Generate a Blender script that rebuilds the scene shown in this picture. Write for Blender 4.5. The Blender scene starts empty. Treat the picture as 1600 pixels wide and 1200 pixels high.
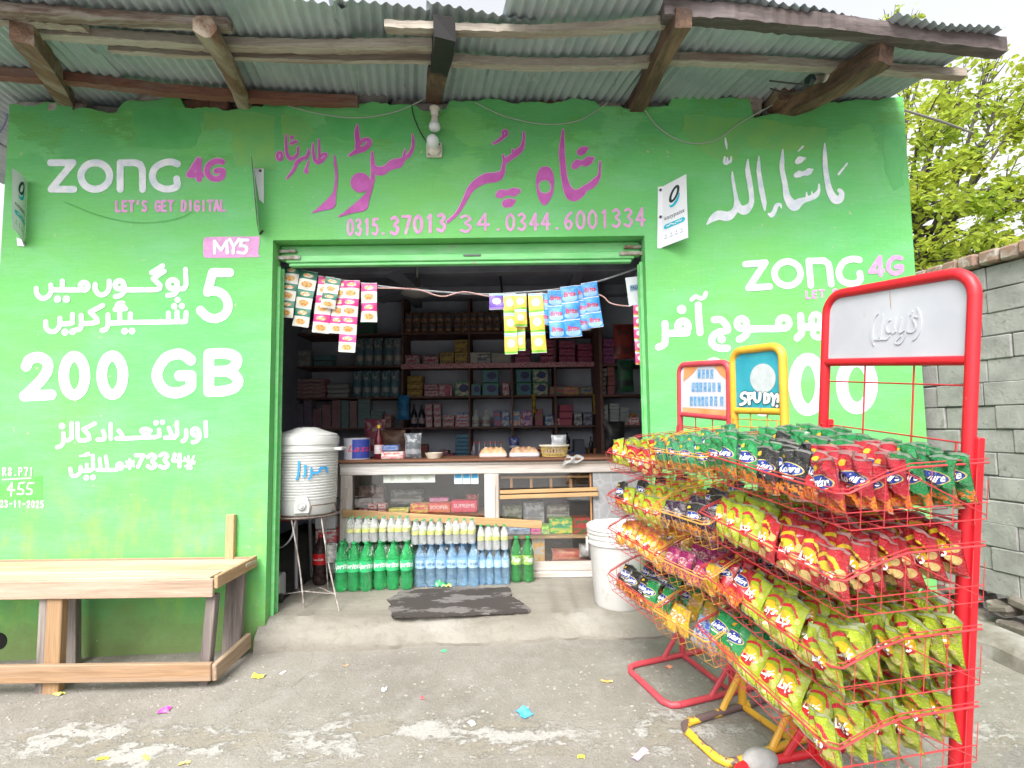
import bpy, math, random
import numpy as np
from math import sin, cos, pi, radians, atan, sqrt
from mathutils import Vector, Matrix
random.seed(7); np.random.seed(7)
sc = bpy.context.scene
COL = sc.collection

# ---------------------------------------------------------------- camera, sky, sun, exposure
F = 850.0; HZ = 664.0; ROLL = 0.0125; CH = 1.42            # focal length in photo pixels, horizon row, roll, eye height
PITCH = atan((HZ-600)/F)
FWD = np.array([0, cos(PITCH), sin(PITCH)]); UP0 = np.array([0, -sin(PITCH), cos(PITCH)]); RT0 = np.array([1.0, 0, 0])
RT = RT0*cos(ROLL)-UP0*sin(ROLL); UPV = RT0*sin(ROLL)+UP0*cos(ROLL)
CAM = np.array([0, 0, CH])
cd = bpy.data.cameras.new('camera'); cam = bpy.data.objects.new('camera', cd); COL.objects.link(cam)
cd.sensor_width = 36; cd.sensor_fit = 'HORIZONTAL'; cd.lens = 36*F/1600; cd.clip_end = 500; cd.clip_start = 0.05
cam.matrix_world = Matrix(((RT[0], UPV[0], -FWD[0], 0), (RT[1], UPV[1], -FWD[1], 0), (RT[2], UPV[2], -FWD[2], CH), (0, 0, 0, 1)))
sc.camera = cam
SUN_EL, SUN_AZ, SUN_S, SKY_S, EXPO = 50, 200, 1.4, 0.135, 1.2
w = bpy.data.worlds.new('World'); sc.world = w; w.use_nodes = True
wt = w.node_tree; wt.nodes.clear()
sky = wt.nodes.new('ShaderNodeTexSky'); sky.sky_type = 'NISHITA'; sky.sun_disc = False
sky.sun_elevation = radians(SUN_EL); sky.sun_rotation = radians(SUN_AZ); sky.dust_density = 6; sky.air_density = 1.5
hs = wt.nodes.new('ShaderNodeHueSaturation'); hs.inputs['Saturation'].default_value = 0.16; hs.inputs['Value'].default_value = 1.15
bg = wt.nodes.new('ShaderNodeBackground'); bg.inputs['Strength'].default_value = SKY_S
wo = wt.nodes.new('ShaderNodeOutputWorld')
wt.links.new(sky.outputs[0], hs.inputs['Color']); wt.links.new(hs.outputs[0], bg.inputs[0]); wt.links.new(bg.outputs[0], wo.inputs[0])
sl = bpy.data.lights.new('sun', 'SUN'); sl.energy = SUN_S; sl.angle = radians(28); sl.color = (1, .96, .9)
so = bpy.data.objects.new('sun', sl); COL.objects.link(so)
az = radians(SUN_AZ); el = radians(SUN_EL)
sd = Vector((sin(az)*cos(el), cos(az)*cos(el), sin(el)))     # towards the sun
so.rotation_euler = sd.to_track_quat('Z', 'Y').to_euler(); so.location = (0, -5, 9)
sc.view_settings.view_transform = 'Standard'; sc.view_settings.look = 'None'; sc.view_settings.gamma = 1
sc.view_settings.exposure = EXPO
sc.cycles.max_bounces = 8; sc.cycles.diffuse_bounces = 5; sc.cycles.transparent_max_bounces = 12
sc.cycles.sample_clamp_indirect = 6

# ---------------------------------------------------------------- photo pixel -> place in the world
def ray(x, y): return FWD*F+RT*(x-800)+UPV*(600-y)
def PY(x, y, Y): d = ray(x, y); return CAM+d*(Y/d[1])
def PZ(x, y, z): d = ray(x, y); return CAM+d*((z-CH)/d[2])
def PPL(x, y, p0, n):
    d = ray(x, y); n = np.asarray(n, float); return CAM+d*(((np.asarray(p0, float)-CAM)@n)/(d@n))
GB, GC = .031, .06
def G(x, y):
    return GB*(min(max(x, -6), 6)+1.72)+GC*(min(max(y, -3), 5)-3.42)+.02
def PG(x, y):
    d = ray(x, y); t = (GB*1.72-GC*3.42+.02-CH)/(d[2]-GB*d[0]-GC*d[1]); return CAM+d*t

# ---------------------------------------------------------------- materials
class NT:
    def __init__(s, name):
        s.m = bpy.data.materials.new(name); s.m.use_nodes = True; s.t = s.m.node_tree; s.N = s.t.nodes; s.L = s.t.links
        s.b = s.N['Principled BSDF']; s.tc = None
    def n(s, ty, **k):
        x = s.N.new(ty)
        for a, v in k.items(): setattr(x, a, v)
        return x
    def put(s, sock, v):
        if hasattr(v, 'is_linked'): s.L.new(v, sock)
        else: sock.default_value = v if not (isinstance(v, tuple) and len(v) == 3 and sock.type == 'RGBA') else (*v, 1)
    def co(s, kind='Object', scale=None, rot=None):
        if kind == 'World':
            o = s.n('ShaderNodeNewGeometry').outputs['Position']
        else:
            if s.tc is None: s.tc = s.n('ShaderNodeTexCoord')
            o = s.tc.outputs[kind]
        if scale or rot:
            mp = s.n('ShaderNodeMapping'); s.L.new(o, mp.inputs[0])
            if scale: mp.inputs['Scale'].default_value = scale
            if rot: mp.inputs['Rotation'].default_value = rot
            o = mp.outputs[0]
        return o
    def noise(s, co, scale, detail=4, rough=.55, dist=0, col=False):
        x = s.n('ShaderNodeTexNoise'); s.L.new(co, x.inputs['Vector']); x.inputs['Scale'].default_value = scale
        x.inputs['Detail'].default_value = detail; x.inputs['Roughness'].default_value = rough; x.inputs['Distortion'].default_value = dist
        return x.outputs[1 if col else 0]
    def voro(s, co, scale, feature='F1'):
        x = s.n('ShaderNodeTexVoronoi'); x.feature = feature; s.L.new(co, x.inputs['Vector']); x.inputs['Scale'].default_value = scale
        return x.outputs[0]
    def math(s, op, a, b=0.0, c=None, clamp=False):
        x = s.n('ShaderNodeMath', operation=op, use_clamp=clamp); s.put(x.inputs[0], a); s.put(x.inputs[1], b)
        if c is not None: s.put(x.inputs[2], c)
        return x.outputs[0]
    def step(s, v, a, b):
        x = s.n('ShaderNodeMapRange'); x.clamp = True; s.put(x.inputs[0], v); s.put(x.inputs[1], a); s.put(x.inputs[2], b); return x.outputs[0]
    def mix(s, f, a, b, mode='MIX'):
        x = s.n('ShaderNodeMix', data_type='RGBA', blend_type=mode); s.put(x.inputs[0], f); s.put(x.inputs[6], a); s.put(x.inputs[7], b); return x.outputs[2]
    def sep(s, v):
        x = s.n('ShaderNodeSeparateXYZ'); s.L.new(v, x.inputs[0]); return x.outputs
    def bump(s, h, strength=.3, dist=.01):
        x = s.n('ShaderNodeBump'); x.inputs['Strength'].default_value = strength; x.inputs['Distance'].default_value = dist
        s.put(x.inputs['Height'], h); s.L.new(x.outputs[0], s.b.inputs['Normal'])
    def set(s, **k):
        nm = dict(col='Base Color', rough='Roughness', metal='Metallic', alpha='Alpha', trans='Transmission Weight', spec='Specular IOR Level', ior='IOR', coat='Coat Weight', em='Emission Color', ems='Emission Strength')
        for a, v in k.items(): s.put(s.b.inputs[nm[a]], v)
        return s

def mat(name, col, rough=.6, col2=None, ns=6, contrast=(.35, .65), bump=0, bs=60, metal=0, dirt=None, ds=3, dth=(.55, .75), stretch=None, rand=0, spec=.5, detail=5, coat=0, kind='Object'):
    q = NT(name); co = q.co(kind, stretch)
    c = col
    if col2: c = q.mix(q.step(q.noise(co, ns, detail), *contrast), col, col2)
    if dirt: c = q.mix(q.step(q.noise(co, ds, 6, .65), *dth), c, dirt)
    if rand:
        oi = q.n('ShaderNodeObjectInfo'); h = q.n('ShaderNodeHueSaturation')
        q.put(h.inputs['Value'], q.math('MULTIPLY_ADD', oi.outputs['Random'], rand*2, 1-rand)); q.put(h.inputs['Color'], c); c = h.outputs[0]
    q.set(col=c, rough=rough, metal=metal, spec=spec)
    if coat: q.set(coat=coat)
    if bump: q.bump(q.noise(co, bs, 5), bump, .004)
    return q.m

_wood = {}
def wood(axis, a=(.33, .2, .1), b=(.17, .09, .045), worn=None, rough=.75, key=''):
    k = (axis, a, b, worn, key)
    if k in _wood: return _wood[k]
    q = NT('wood')
    st = [14, 14, 14]; st['xyz'.index(axis)] = .9
    co = q.co('Object', tuple(st))
    g = q.noise(co, 2.2, 8, .65, 1.2)
    c = q.mix(q.step(g, .3, .7), a, b)
    fine = [90, 90, 90]; fine['xyz'.index(axis)] = 3
    c = q.mix(q.math('MULTIPLY', q.step(q.noise(q.co('Object', tuple(fine)), 1.5, 3), .45, .75), .55), c, tuple(v*.55 for v in b))
    if worn: c = q.mix(q.step(q.noise(q.co('Object', tuple(v*.35 for v in st)), 1.6, 7, .7), .47, .62), c, worn)
    q.set(col=c, rough=rough); q.bump(g, .5, .004); _wood[k] = q.m
    return q.m

# ---------------------------------------------------------------- mesh building
WMAT = {}
class MB:
    def __init__(s): s.v = []; s.f = []; s.mi = []; s.sm = []; s.uv = {}
    def add(s, vs, fs, mi=0, sm=False):
        o = len(s.v); s.v += [tuple(map(float, p)) for p in vs]
        for f in fs: s.f.append(tuple(i+o for i in f)); s.mi.append(mi); s.sm.append(sm)
        return o
    def box(s, c, size, rot=None, bev=.004, mi=0):
        hx, hy, hz = size[0]/2, size[1]/2, size[2]/2; b = min(bev, hx*.45, hy*.45, hz*.45)
        vs = []; idx = {}
        for sx in (-1, 1):
            for sy in (-1, 1):
                for sz in (-1, 1):
                    for a in range(3):
                        p = [sx*(hx-b), sy*(hy-b), sz*(hz-b)]; p[a] = (sx*hx, sy*hy, sz*hz)[a]
                        idx[(sx, sy, sz, a)] = len(vs); vs.append(p)
        fs = []
        for a in range(3):
            o1, o2 = [k for k in range(3) if k != a]
            for sg in (-1, 1):
                f = []
                for t1, t2 in ((-1, -1), (1, -1), (1, 1), (-1, 1)):
                    k = [0, 0, 0]; k[a] = sg; k[o1] = t1; k[o2] = t2; f.append(idx[(*k, a)])
                if (sg > 0) == (a == 1): f = f[::-1]
                fs.append(f)
        for a in range(3):
            o1, o2 = [k for k in range(3) if k != a]
            for t1 in (-1, 1):
                for t2 in (-1, 1):
                    k0 = [0, 0, 0]; k0[a] = -1; k0[o1] = t1; k0[o2] = t2; k1 = list(k0); k1[a] = 1
                    f = [idx[(*k0, o1)], idx[(*k1, o1)], idx[(*k1, o2)], idx[(*k0, o2)]]
                    fs.append(f)
        for sx in (-1, 1):
            for sy in (-1, 1):
                for sz in (-1, 1): fs.append([idx[(sx, sy, sz, a)] for a in range(3)])
        out = []
        V = [Vector(p) for p in vs]
        for f in fs:                                        # outward winding
            cc = sum((V[i] for i in f), Vector())/len(f); nn = (V[f[1]]-V[f[0]]).cross(V[f[2]]-V[f[0]])
            out.append(f if nn.dot(cc) > 0 else f[::-1])
        R = rot if rot is not None else Matrix.Identity(3)
        C = Vector(c); s.add([C+R@p for p in V], out, mi)
        return s
    def beam(s, a, b, w, h, up=(0, 0, 1), bev=.004, mi=0, ext=0):
        a = Vector(a); b = Vector(b); d = b-a; L = d.length; x = d/L; u = Vector(up); y = u.cross(x).normalized(); z = x.cross(y)
        R = Matrix((x, y, z)).transposed(); return s.box((a+b)/2, (L+ext, w, h), R, bev, mi)
    def hexa(s, p, mi=0):
        s.add(p, [(0, 3, 2, 1), (4, 5, 6, 7), (0, 1, 5, 4), (1, 2, 6, 5), (2, 3, 7, 6), (3, 0, 4, 7)], mi)
    def tube(s, pts, r, n=8, mi=0, closed=False, cap=True, sm=True):
        P = [Vector(p) for p in pts]; m = len(P); rings = []; prev = None
        for i in range(m):
            if closed: t = (P[(i+1) % m]-P[i-1])
            else: t = P[min(i+1, m-1)]-P[max(i-1, 0)]
            if t.length < 1e-9: t = Vector((0, 0, 1))
            t.normalize()
            if prev is None:
                q = Vector((0, 0, 1)) if abs(t.z) < .9 else Vector((1, 0, 0)); u = t.cross(q).normalized()
            else:
                u = prev-t*prev.dot(t)
                if u.length < 1e-6: u = t.orthogonal()
                u.normalize()
            prev = u; w_ = t.cross(u); rr = r[i] if hasattr(r, '__len__') else r
            rings.append([P[i]+(u*cos(2*pi*k/n)+w_*sin(2*pi*k/n))*rr for k in range(n)])
        vs = [p for g in rings for p in g]; fs = []
        for i in range(m if closed else m-1):
            j = (i+1) % m
            for k in range(n): fs.append((i*n+k, i*n+(k+1) % n, j*n+(k+1) % n, j*n+k))
        if cap and not closed: fs.append(tuple(range(n))[::-1]); fs.append(tuple((m-1)*n+k for k in range(n)))
        s.add(vs, fs, mi, sm); return s
    def lathe(s, prof, c=(0, 0, 0), n=24, mi=0, sm=True, rfun=None, R=None):
        vs = []; fs = []; m = len(prof); C = Vector(c)
        for i, (r, z) in enumerate(prof):
            for k in range(n):
                a = 2*pi*k/n; rr = r*(rfun(a, z) if rfun else 1); p = Vector((rr*cos(a), rr*sin(a), z)); vs.append(C+(R@p if R else p))
        for i in range(m-1):
            for k in range(n): fs.append((i*n+k, i*n+(k+1) % n, (i+1)*n+(k+1) % n, (i+1)*n+k))
        if prof[0][0] > 1e-6: fs.append(tuple(range(n))[::-1])
        if prof[-1][0] > 1e-6: fs.append(tuple((m-1)*n+k for k in range(n)))
        s.add(vs, fs, mi, sm); return s
    def grid(s, fn, nu, nv, mi=0, sm=True, flip=False):
        vs = [fn(i/nu, j/nv) for j in range(nv+1) for i in range(nu+1)]; fs = []
        for j in range(nv):
            for i in range(nu):
                a = j*(nu+1)+i; f = (a, a+1, a+nu+2, a+nu+1); fs.append(f[::-1] if flip else f)
        return s.add(vs, fs, mi, sm)
    def mesh(s, name, mats, inv=None):
        me = bpy.data.meshes.new(name)
        vs = s.v if inv is None else [tuple(inv@Vector(p)) for p in s.v]
        me.from_pydata(vs, [], s.f)
        for m_ in (mats if isinstance(mats, (list, tuple)) else [mats]): me.materials.append(m_)
        me.polygons.foreach_set('material_index', s.mi); me.polygons.foreach_set('use_smooth', s.sm)
        me.update()
        if any(s.sm):
            try: me.set_sharp_from_angle(angle=radians(38))
            except Exception: pass
        return me
    def part(s, name, mats, parent, label=None, world=True):
        """one mesh part (or sub-part) under its thing"""
        W = WMAT[parent.name]
        me = s.mesh(name, mats, W.inverted() if world else None)
        o = bpy.data.objects.new(name, me); COL.objects.link(o); o.parent = parent; WMAT[o.name] = W
        if label: o['label'] = label
        return o
    def solo(s, name, mats, label, cat, group=None, loc=None, M=None):
        """a thing that is one mesh; vertices in world space unless M is given"""
        if M is None:
            if loc is None:
                A = np.array(s.v); loc = ((A[:, 0].min()+A[:, 0].max())/2, (A[:, 1].min()+A[:, 1].max())/2, A[:, 2].min())
            M = Matrix.Translation(Vector(loc)); me = s.mesh(name, mats, M.inverted())
        else: me = s.mesh(name, mats)
        o = bpy.data.objects.new(name, me); COL.objects.link(o); o.matrix_world = M; WMAT[o.name] = M.copy(); tag(o, label, cat, group)
        return o
def tag(o, label, cat, group=None):
    o['label'] = label; o['category'] = cat
    if group: o['group'] = group
def thing(name, label, cat, loc=(0, 0, 0), rotz=0, group=None, M=None):
    o = bpy.data.objects.new(name, None); COL.objects.link(o); o.empty_display_size = .1
    M = M.copy() if M is not None else Matrix.Translation(Vector(loc))@Matrix.Rotation(rotz, 4, 'Z')
    o.matrix_world = M; WMAT[o.name] = M; tag(o, label, cat, group)
    return o
def struct(mb, name, mats):
    me = mb.mesh(name, mats); o = bpy.data.objects.new(name, me); COL.objects.link(o); o['kind'] = 'structure'; WMAT[o.name] = Matrix.Identity(4); return o
KIDS = {}
def dup(root, M, label, group=None, cat=None):
    """copy of a thing with its parts and sub-parts"""
    c = root.copy(); COL.objects.link(c); c.matrix_world = M; WMAT[c.name] = M; c['label'] = label
    if group: c['group'] = group
    if cat: c['category'] = cat
    for ch in KIDS.get(root.name, ()):
        k = ch.copy(); COL.objects.link(k); k.parent = c; WMAT[k.name] = M
        for g in KIDS.get(ch.name, ()):
            j = g.copy(); COL.objects.link(j); j.parent = k
    return c
def kid(parent, o): KIDS.setdefault(parent.name, []).append(o); return o

def catmull(P, closed=False, k=6):
    P = [np.array(p, float) for p in P]; n = len(P)
    if n < 3: return P
    out = []
    for i in range(n if closed else n-1):
        if closed: a, b, c, d = P[i-1], P[i], P[(i+1) % n], P[(i+2) % n]
        else: a, b, c, d = P[max(i-1, 0)], P[i], P[i+1], P[min(i+2, n-1)]
        for j in range(k):
            t = j/k; out.append(.5*((2*b)+(c-a)*t+(2*a-5*b+4*c-d)*t*t+(3*b-a-3*c+d)*t**3))
    if not closed: out.append(P[-1])
    return out

# ---------------------------------------------------------------- brush strokes -> flat painted shapes (union of round strokes, traced by marching squares)
def ell(cx, cy, rx, ry, r, a0=0, a1=360, n=28):
    return [(cx+rx*cos(radians(a0+(a1-a0)*i/n)), cy+ry*sin(radians(a0+(a1-a0)*i/n)), r) for i in range(n+1)]
def sdf_shape(strokes, polys=(), holes=(), cell=1.25, wob=.0, seed=1):
    """strokes: lists of (x,y,r). returns verts2d, faces"""
    segs = []
    for st in strokes:
        if len(st) == 1: segs.append((*st[0], *st[0]))
        for a, b in zip(st[:-1], st[1:]): segs.append((*a, *b))
    xs = [q for s in segs for q in (s[0]-s[2], s[0]+s[2], s[3]-s[5], s[3]+s[5])]+[p[0] for q in polys for p in q]
    ys = [q for s in segs for q in (s[1]-s[2], s[1]+s[2], s[4]-s[5], s[4]+s[5])]+[p[1] for q in polys for p in q]
    x0, y0 = min(xs)-2*cell, min(ys)-2*cell; nx = int((max(xs)-x0)/cell)+4; ny = int((max(ys)-y0)/cell)+4
    X, Y = np.meshgrid(x0+np.arange(nx)*cell, y0+np.arange(ny)*cell); D = np.full((ny, nx), 1e3)
    def seg(D_, X_, Y_, s, poly=False):
        ax, ay, ar, bx, by, br = s; dx, dy = bx-ax, by-ay; l2 = dx*dx+dy*dy
        t = np.clip(((X_-ax)*dx+(Y_-ay)*dy)/l2, 0, 1) if l2 > 1e-9 else np.zeros_like(X_)
        return np.hypot(X_-ax-t*dx, Y_-ay-t*dy)-(ar+(br-ar)*t)
    for s in segs:
        R_ = max(s[2], s[5])+4*cell
        i0 = max(int((min(s[0], s[3])-R_-x0)/cell), 0); i1 = min(int((max(s[0], s[3])+R_-x0)/cell)+2, nx)
        j0 = max(int((min(s[1], s[4])-R_-y0)/cell), 0); j1 = min(int((max(s[1], s[4])+R_-y0)/cell)+2, ny)
        D[j0:j1, i0:i1] = np.minimum(D[j0:j1, i0:i1], seg(None, X[j0:j1, i0:i1], Y[j0:j1, i0:i1], s))
    def polyd(P):
        d = np.full((ny, nx), 1e3); ins = np.zeros((ny, nx), bool); n = len(P)
        for i in range(n):
            a, b = P[i], P[(i+1) % n]
            d = np.minimum(d, seg(None, X, Y, (a[0], a[1], 0, b[0], b[1], 0)))
            c = ((a[1] > Y) != (b[1] > Y)); 
            if abs(b[1]-a[1]) > 1e-12: ins ^= c & (X < (b[0]-a[0])*(Y-a[1])/(b[1]-a[1])+a[0])
        return np.where(ins, -d, d)
    for P in polys: D = np.minimum(D, polyd(P))
    for P in holes: D = np.maximum(D, -polyd(P))
    if wob:
        rs = np.random.RandomState(seed); k = rs.randn(ny//4+3, nx//4+3)
        jj = np.arange(ny)/4; ii = np.arange(nx)/4; j = jj.astype(int); i = ii.astype(int); fj = (jj-j)[:, None]; fi = (ii-i)[None]
        D = D+wob*((k[j][:, i]*(1-fi)+k[j][:, i+1]*fi)*(1-fj)+(k[j+1][:, i]*(1-fi)+k[j+1][:, i+1]*fi)*fj)
    D = np.where(np.abs(D) < 1e-6, 1e-6, D)
    ins = D < 0; vid = {}; verts = []; faces = []
    def vert(key, p):
        if key not in vid: vid[key] = len(verts); verts.append(p)
        return vid[key]
    cnt = ins[:-1, :-1].astype(int)+ins[1:, :-1]+ins[:-1, 1:]+ins[1:, 1:]
    for j, i in np.argwhere(cnt > 0):
        cs = ((j, i), (j, i+1), (j+1, i+1), (j+1, i)); f = []
        for k in range(4):
            a = cs[k]; b = cs[(k+1) % 4]
            if ins[a]: f.append(vert(a, (x0+a[1]*cell, y0+a[0]*cell)))
            if ins[a] != ins[b]:
                t = D[a]/(D[a]-D[b]); key = (a, b) if a < b else (b, a)
                f.append(vert(key, (x0+(a[1]+t*(b[1]-a[1]))*cell, y0+(a[0]+t*(b[0]-a[0]))*cell)))
        if len(f) >= 3: faces.append(f)
    return verts, faces

# small hand-lettering alphabet, unit box, y down; c = curved
FONT = {
 'L': [[(0, 0), (0, 1), (.8, 1)]], 'E': [[(.8, 0), (0, 0), (0, 1), (.8, 1)], [(0, .5), (.7, .5)]], 'T': [[(0, 0), (1, 0)], [(.5, 0), (.5, 1)]],
 "'": [[(.5, 0), (.4, .25)]], 'S': ['c', [(.85, .1), (.45, 0), (.1, .2), (.3, .45), (.75, .6), (.8, .88), (.4, 1), (0, .88)]],
 'G': ['c', [(.9, .15), (.5, 0), (.1, .25), (.05, .7), (.45, 1), (.9, .85), (.9, .55), (.55, .55)]], 'D': ['c', [(.05, 0), (.05, .5), (.05, 1), (.6, .95), (.9, .5), (.6, .05), (.05, 0)]],
 'I': [[(.5, 0), (.5, 1)]], 'A': [[(0, 1), (.5, 0), (1, 1)], [(.2, .65), (.8, .65)]], '0': ['c', [(.5, 0), (.1, .25), (.1, .75), (.5, 1), (.9, .75), (.9, .25), (.5, 0)]],
 '1': [[(.3, .15), (.55, 0), (.55, 1)]], '2': ['c', [(.1, .25), (.4, 0), (.85, .2), (.7, .55), (.1, 1), (.9, 1)]], '3': ['c', [(.1, .1), (.5, 0), (.85, .22), (.45, .46), (.9, .7), (.55, 1), (.05, .9)]],
 '4': [[(.7, 1), (.7, 0), (.05, .68), (1, .68)]], '5': [[(.9, 0), (.2, 0), (.15, .42)], 'c', [(.15, .42), (.6, .38), (.9, .68), (.6, 1), (.05, .92)]], '6': ['c', [(.8, .05), (.3, .3), (.1, .7), (.5, 1), (.88, .72), (.5, .5), (.15, .65)]],
 '7': [[(.05, 0), (.95, 0), (.4, 1)]], '8': ['c', [(.5, .46), (.15, .22), (.5, 0), (.85, .22), (.5, .46), (.1, .75), (.5, 1), (.9, .75), (.5, .46)]], '.': [[(.4, .95), (.5, .95)]], '-': [[(.2, .5), (.8, .5)]],
 'R': [[(.1, 1), (.1, 0)], 'c', [(.1, 0), (.7, .05), (.75, .4), (.1, .5)], [(.3, .5), (.9, 1)]], 'P': [[(.1, 1), (.1, 0)], 'c', [(.1, 0), (.75, .05), (.75, .45), (.1, .52)]],
 'M': [[(0, 1), (.1, 0), (.5, .7), (.9, 0), (1, 1)]], 'O': ['c', [(.5, 0), (.05, .3), (.05, .7), (.5, 1), (.95, .7), (.95, .3), (.5, 0)]], ' ': []}
def letter(txt, x0, y0, x1, y1, h, r, ratio=.68):
    """strokes of txt with its cap line running (x0,y0)->(x1,y1), height h"""
    n = len(txt); out = []; stepx = (x1-x0)/n
    for i, ch in enumerate(txt):
        bx = x0+stepx*i; by = y0+(y1-y0)*i/max(n-1, 1); cur = False
        for it in FONT.get(ch, []):
            if it == 'c': cur = True; continue
            P = [(bx+stepx*(.16+ratio*px), by+h*py, r) for px, py in it]
            out.append([tuple(p) for p in (catmull(P) if cur else P)]); cur = False
    return out
_txt = {}
def txt_mesh(body, shear=0, bold=0, res=2):
    """builtin-font word as 2-D outline: (verts, faces) scaled to unit height of its box, centred"""
    k = (body, shear, bold)
    if k in _txt: return _txt[k]
    c = bpy.data.curves.new('word', 'FONT'); c.body = body; c.shear = shear; c.resolution_u = res; c.offset = bold
    o = bpy.data.objects.new('word', c); COL.objects.link(o)
    dg = bpy.context.evaluated_depsgraph_get(); m = bpy.data.meshes.new_from_object(o.evaluated_get(dg))
    V = np.array([v.co[:] for v in m.vertices]); Fc = [tuple(p.vertices) for p in m.polygons]
    bpy.data.objects.remove(o); bpy.data.curves.remove(c); bpy.data.meshes.remove(m)
    V = V[:, :2]; mn = V.min(0); mx = V.max(0); V = (V-(mn+mx)/2)/(mx[1]-mn[1]); _txt[k] = (V, Fc, (mx[0]-mn[0])/(mx[1]-mn[1]))
    return _txt[k]
# ================================================================ ground
YW = 3.54                                                    # street face of the shop wall
def ground_mat():
    q = NT('worn_concrete'); p = q.co('World')
    big = q.noise(p, 1.1, 6, .6); mid = q.noise(p, 7, 8, .7); fine = q.noise(p, 60, 4, .7)
    c = q.mix(q.step(big, .35, .65), (.185, .17, .145), (.265, .248, .218))
    c = q.mix(q.math('MULTIPLY', q.step(mid, .48, .68), .7), c, (.30, .285, .262))
    x, y, z = q.sep(p)
    # a worn pale cement skim running along the road edge, ragged
    d = q.math('ABSOLUTE', q.math('SUBTRACT', q.math('ADD', y, q.math('MULTIPLY', x, .05)), 2.58))
    edge = q.math('ADD', d, q.math('MULTIPLY', q.math('SUBTRACT', q.noise(p, 2.2, 8, .75), .5), 1.3))
    band = q.math('SUBTRACT', 1, q.step(edge, .06, .14))
    rag = q.step(q.math('ADD', q.noise(q.co('World', (1.5, 3.2, 1), (0, 0, .3)), 2.2, 9, .72), q.math('MULTIPLY', q.math('SUBTRACT', q.noise(p, 22, 5, .8), .5), .45)), .47, .53)
    skim = q.math('MULTIPLY', band, rag)
    c = q.mix(q.math('MULTIPLY', band, .55), c, (.25, .222, .17))
    c = q.mix(q.math('MULTIPLY', skim, .85), c, (.40, .39, .37))
    # bare aggregate towards the road
    road = q.step(q.math('ADD', y, q.math('MULTIPLY', q.noise(p, 3, 6, .7), .5)), 2.62, 2.38)
    c = q.mix(road, c, q.mix(q.step(fine, .35, .7), (.09, .088, .085), (.30, .29, .27)))
    v = q.voro(p, 26); ch = q.math('LESS_THAN', v, .2)
    sel = q.math('GREATER_THAN', q.noise(p, 9, 3), .53)
    c = q.mix(q.math('MULTIPLY', q.math('MULTIPLY', ch, sel), .55), c, (.46, .44, .40))
    v2 = q.math('LESS_THAN', q.voro(p, 70), .17)
    c = q.mix(q.math('MULTIPLY', v2, .5), c, (.1, .095, .09))
    c = q.mix(q.math('MULTIPLY', q.step(fine, .55, .8), .3), c, (.09, .085, .08))
    cr = q.voro(q.mix(.12, p, q.noise(p, 3, 5, .7, col=True)), .55, 'DISTANCE_TO_EDGE'); c = q.mix(q.math('MULTIPLY', q.math('LESS_THAN', cr, .0012), q.math('MULTIPLY', q.step(q.noise(p, .8, 2), .5, .6), .3)), c, (.05, .045, .04))
    gr = q.noise(p, 170, 3, .8); c = q.mix(q.math('MULTIPLY', q.step(gr, .5, .75), .4), c, (.06, .056, .05)); c = q.mix(q.math('MULTIPLY', q.step(gr, .45, .25), .4), c, (.42, .40, .37))
    dk = q.step(q.noise(p, 1.7, 9, .75), .55, .72); c = q.mix(q.math('MULTIPLY', dk, .5), c, (.12, .11, .1))
    q.set(col=c, rough=q.math('MULTIPLY_ADD', mid, -.3, .93))
    h = q.math('ADD', q.math('MULTIPLY_ADD', gr, .25, q.math('MULTIPLY', fine, .6)), q.math('ADD', mid, q.math('MULTIPLY', skim, .5)))
    q.bump(h, .8, .014); return q.m
GM = ground_mat()
mb = MB()
xs = [-90, -40, -15, -8]+list(np.linspace(-6, 6, 25))+[8, 15, 40, 90]; ys = [-90, -40, -15, -8]+list(np.linspace(-3, 5, 33))+[8, 15, 40, 90]
vs = [(x, y, G(x, y)) for y in ys for x in xs]; nx = len(xs)
mb.add(vs, [(j*nx+i, j*nx+i+1, (j+1)*nx+i+1, (j+1)*nx+i) for j in range(len(ys)-1) for i in range(nx-1)], 0, True)
struct(mb, 'ground', GM)

# shop floor slab with its ragged sloping apron
FZ = .214
def floor_mat():
    q = NT('floor_cement'); p = q.co('World')
    st = q.noise(q.co('World', (.8, 4, 1)), 2.6, 8, .7)
    c = q.mix(q.step(st, .3, .7), (.16, .145, .12), (.25, .235, .2))
    c = q.mix(q.step(q.noise(p, 14, 6, .7), .55, .75), c, (.14, .128, .11))
    c = q.mix(q.math('MULTIPLY', q.step(q.noise(p, 2, 5), .56, .62), .35), c, (.32, .31, .28))
    x, y, z = q.sep(p); fr_ = q.step(y, 3.56, 3.48); c = q.mix(q.math('MULTIPLY', fr_, q.step(q.noise(p, 11, 8, .75), .5, .66)), c, (.14, .12, .095)); c = q.mix(q.math('MULTIPLY', fr_, .35), c, (.27, .25, .215))
    q.set(col=c, rough=q.math('MULTIPLY_ADD', st, .5, .28)); q.bump(q.math('ADD', q.noise(p, 40, 6, .7), q.math('MULTIPLY', fr_, q.math('MULTIPLY', q.noise(p, 16, 7, .75), 2.5))), .5, .012); return q.m
FM = floor_mat()
mb = MB()
rs = random.Random(3)
X0, X1 = -1.62, 2.69
xs = np.linspace(X0, X1, 90)
e1 = [3.60+rs.uniform(-.01, .01) for _ in xs]; e2 = [3.475+.02*sin(i*.35)+rs.uniform(-.005, .005) for i in range(len(xs))]
rows = []
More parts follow.
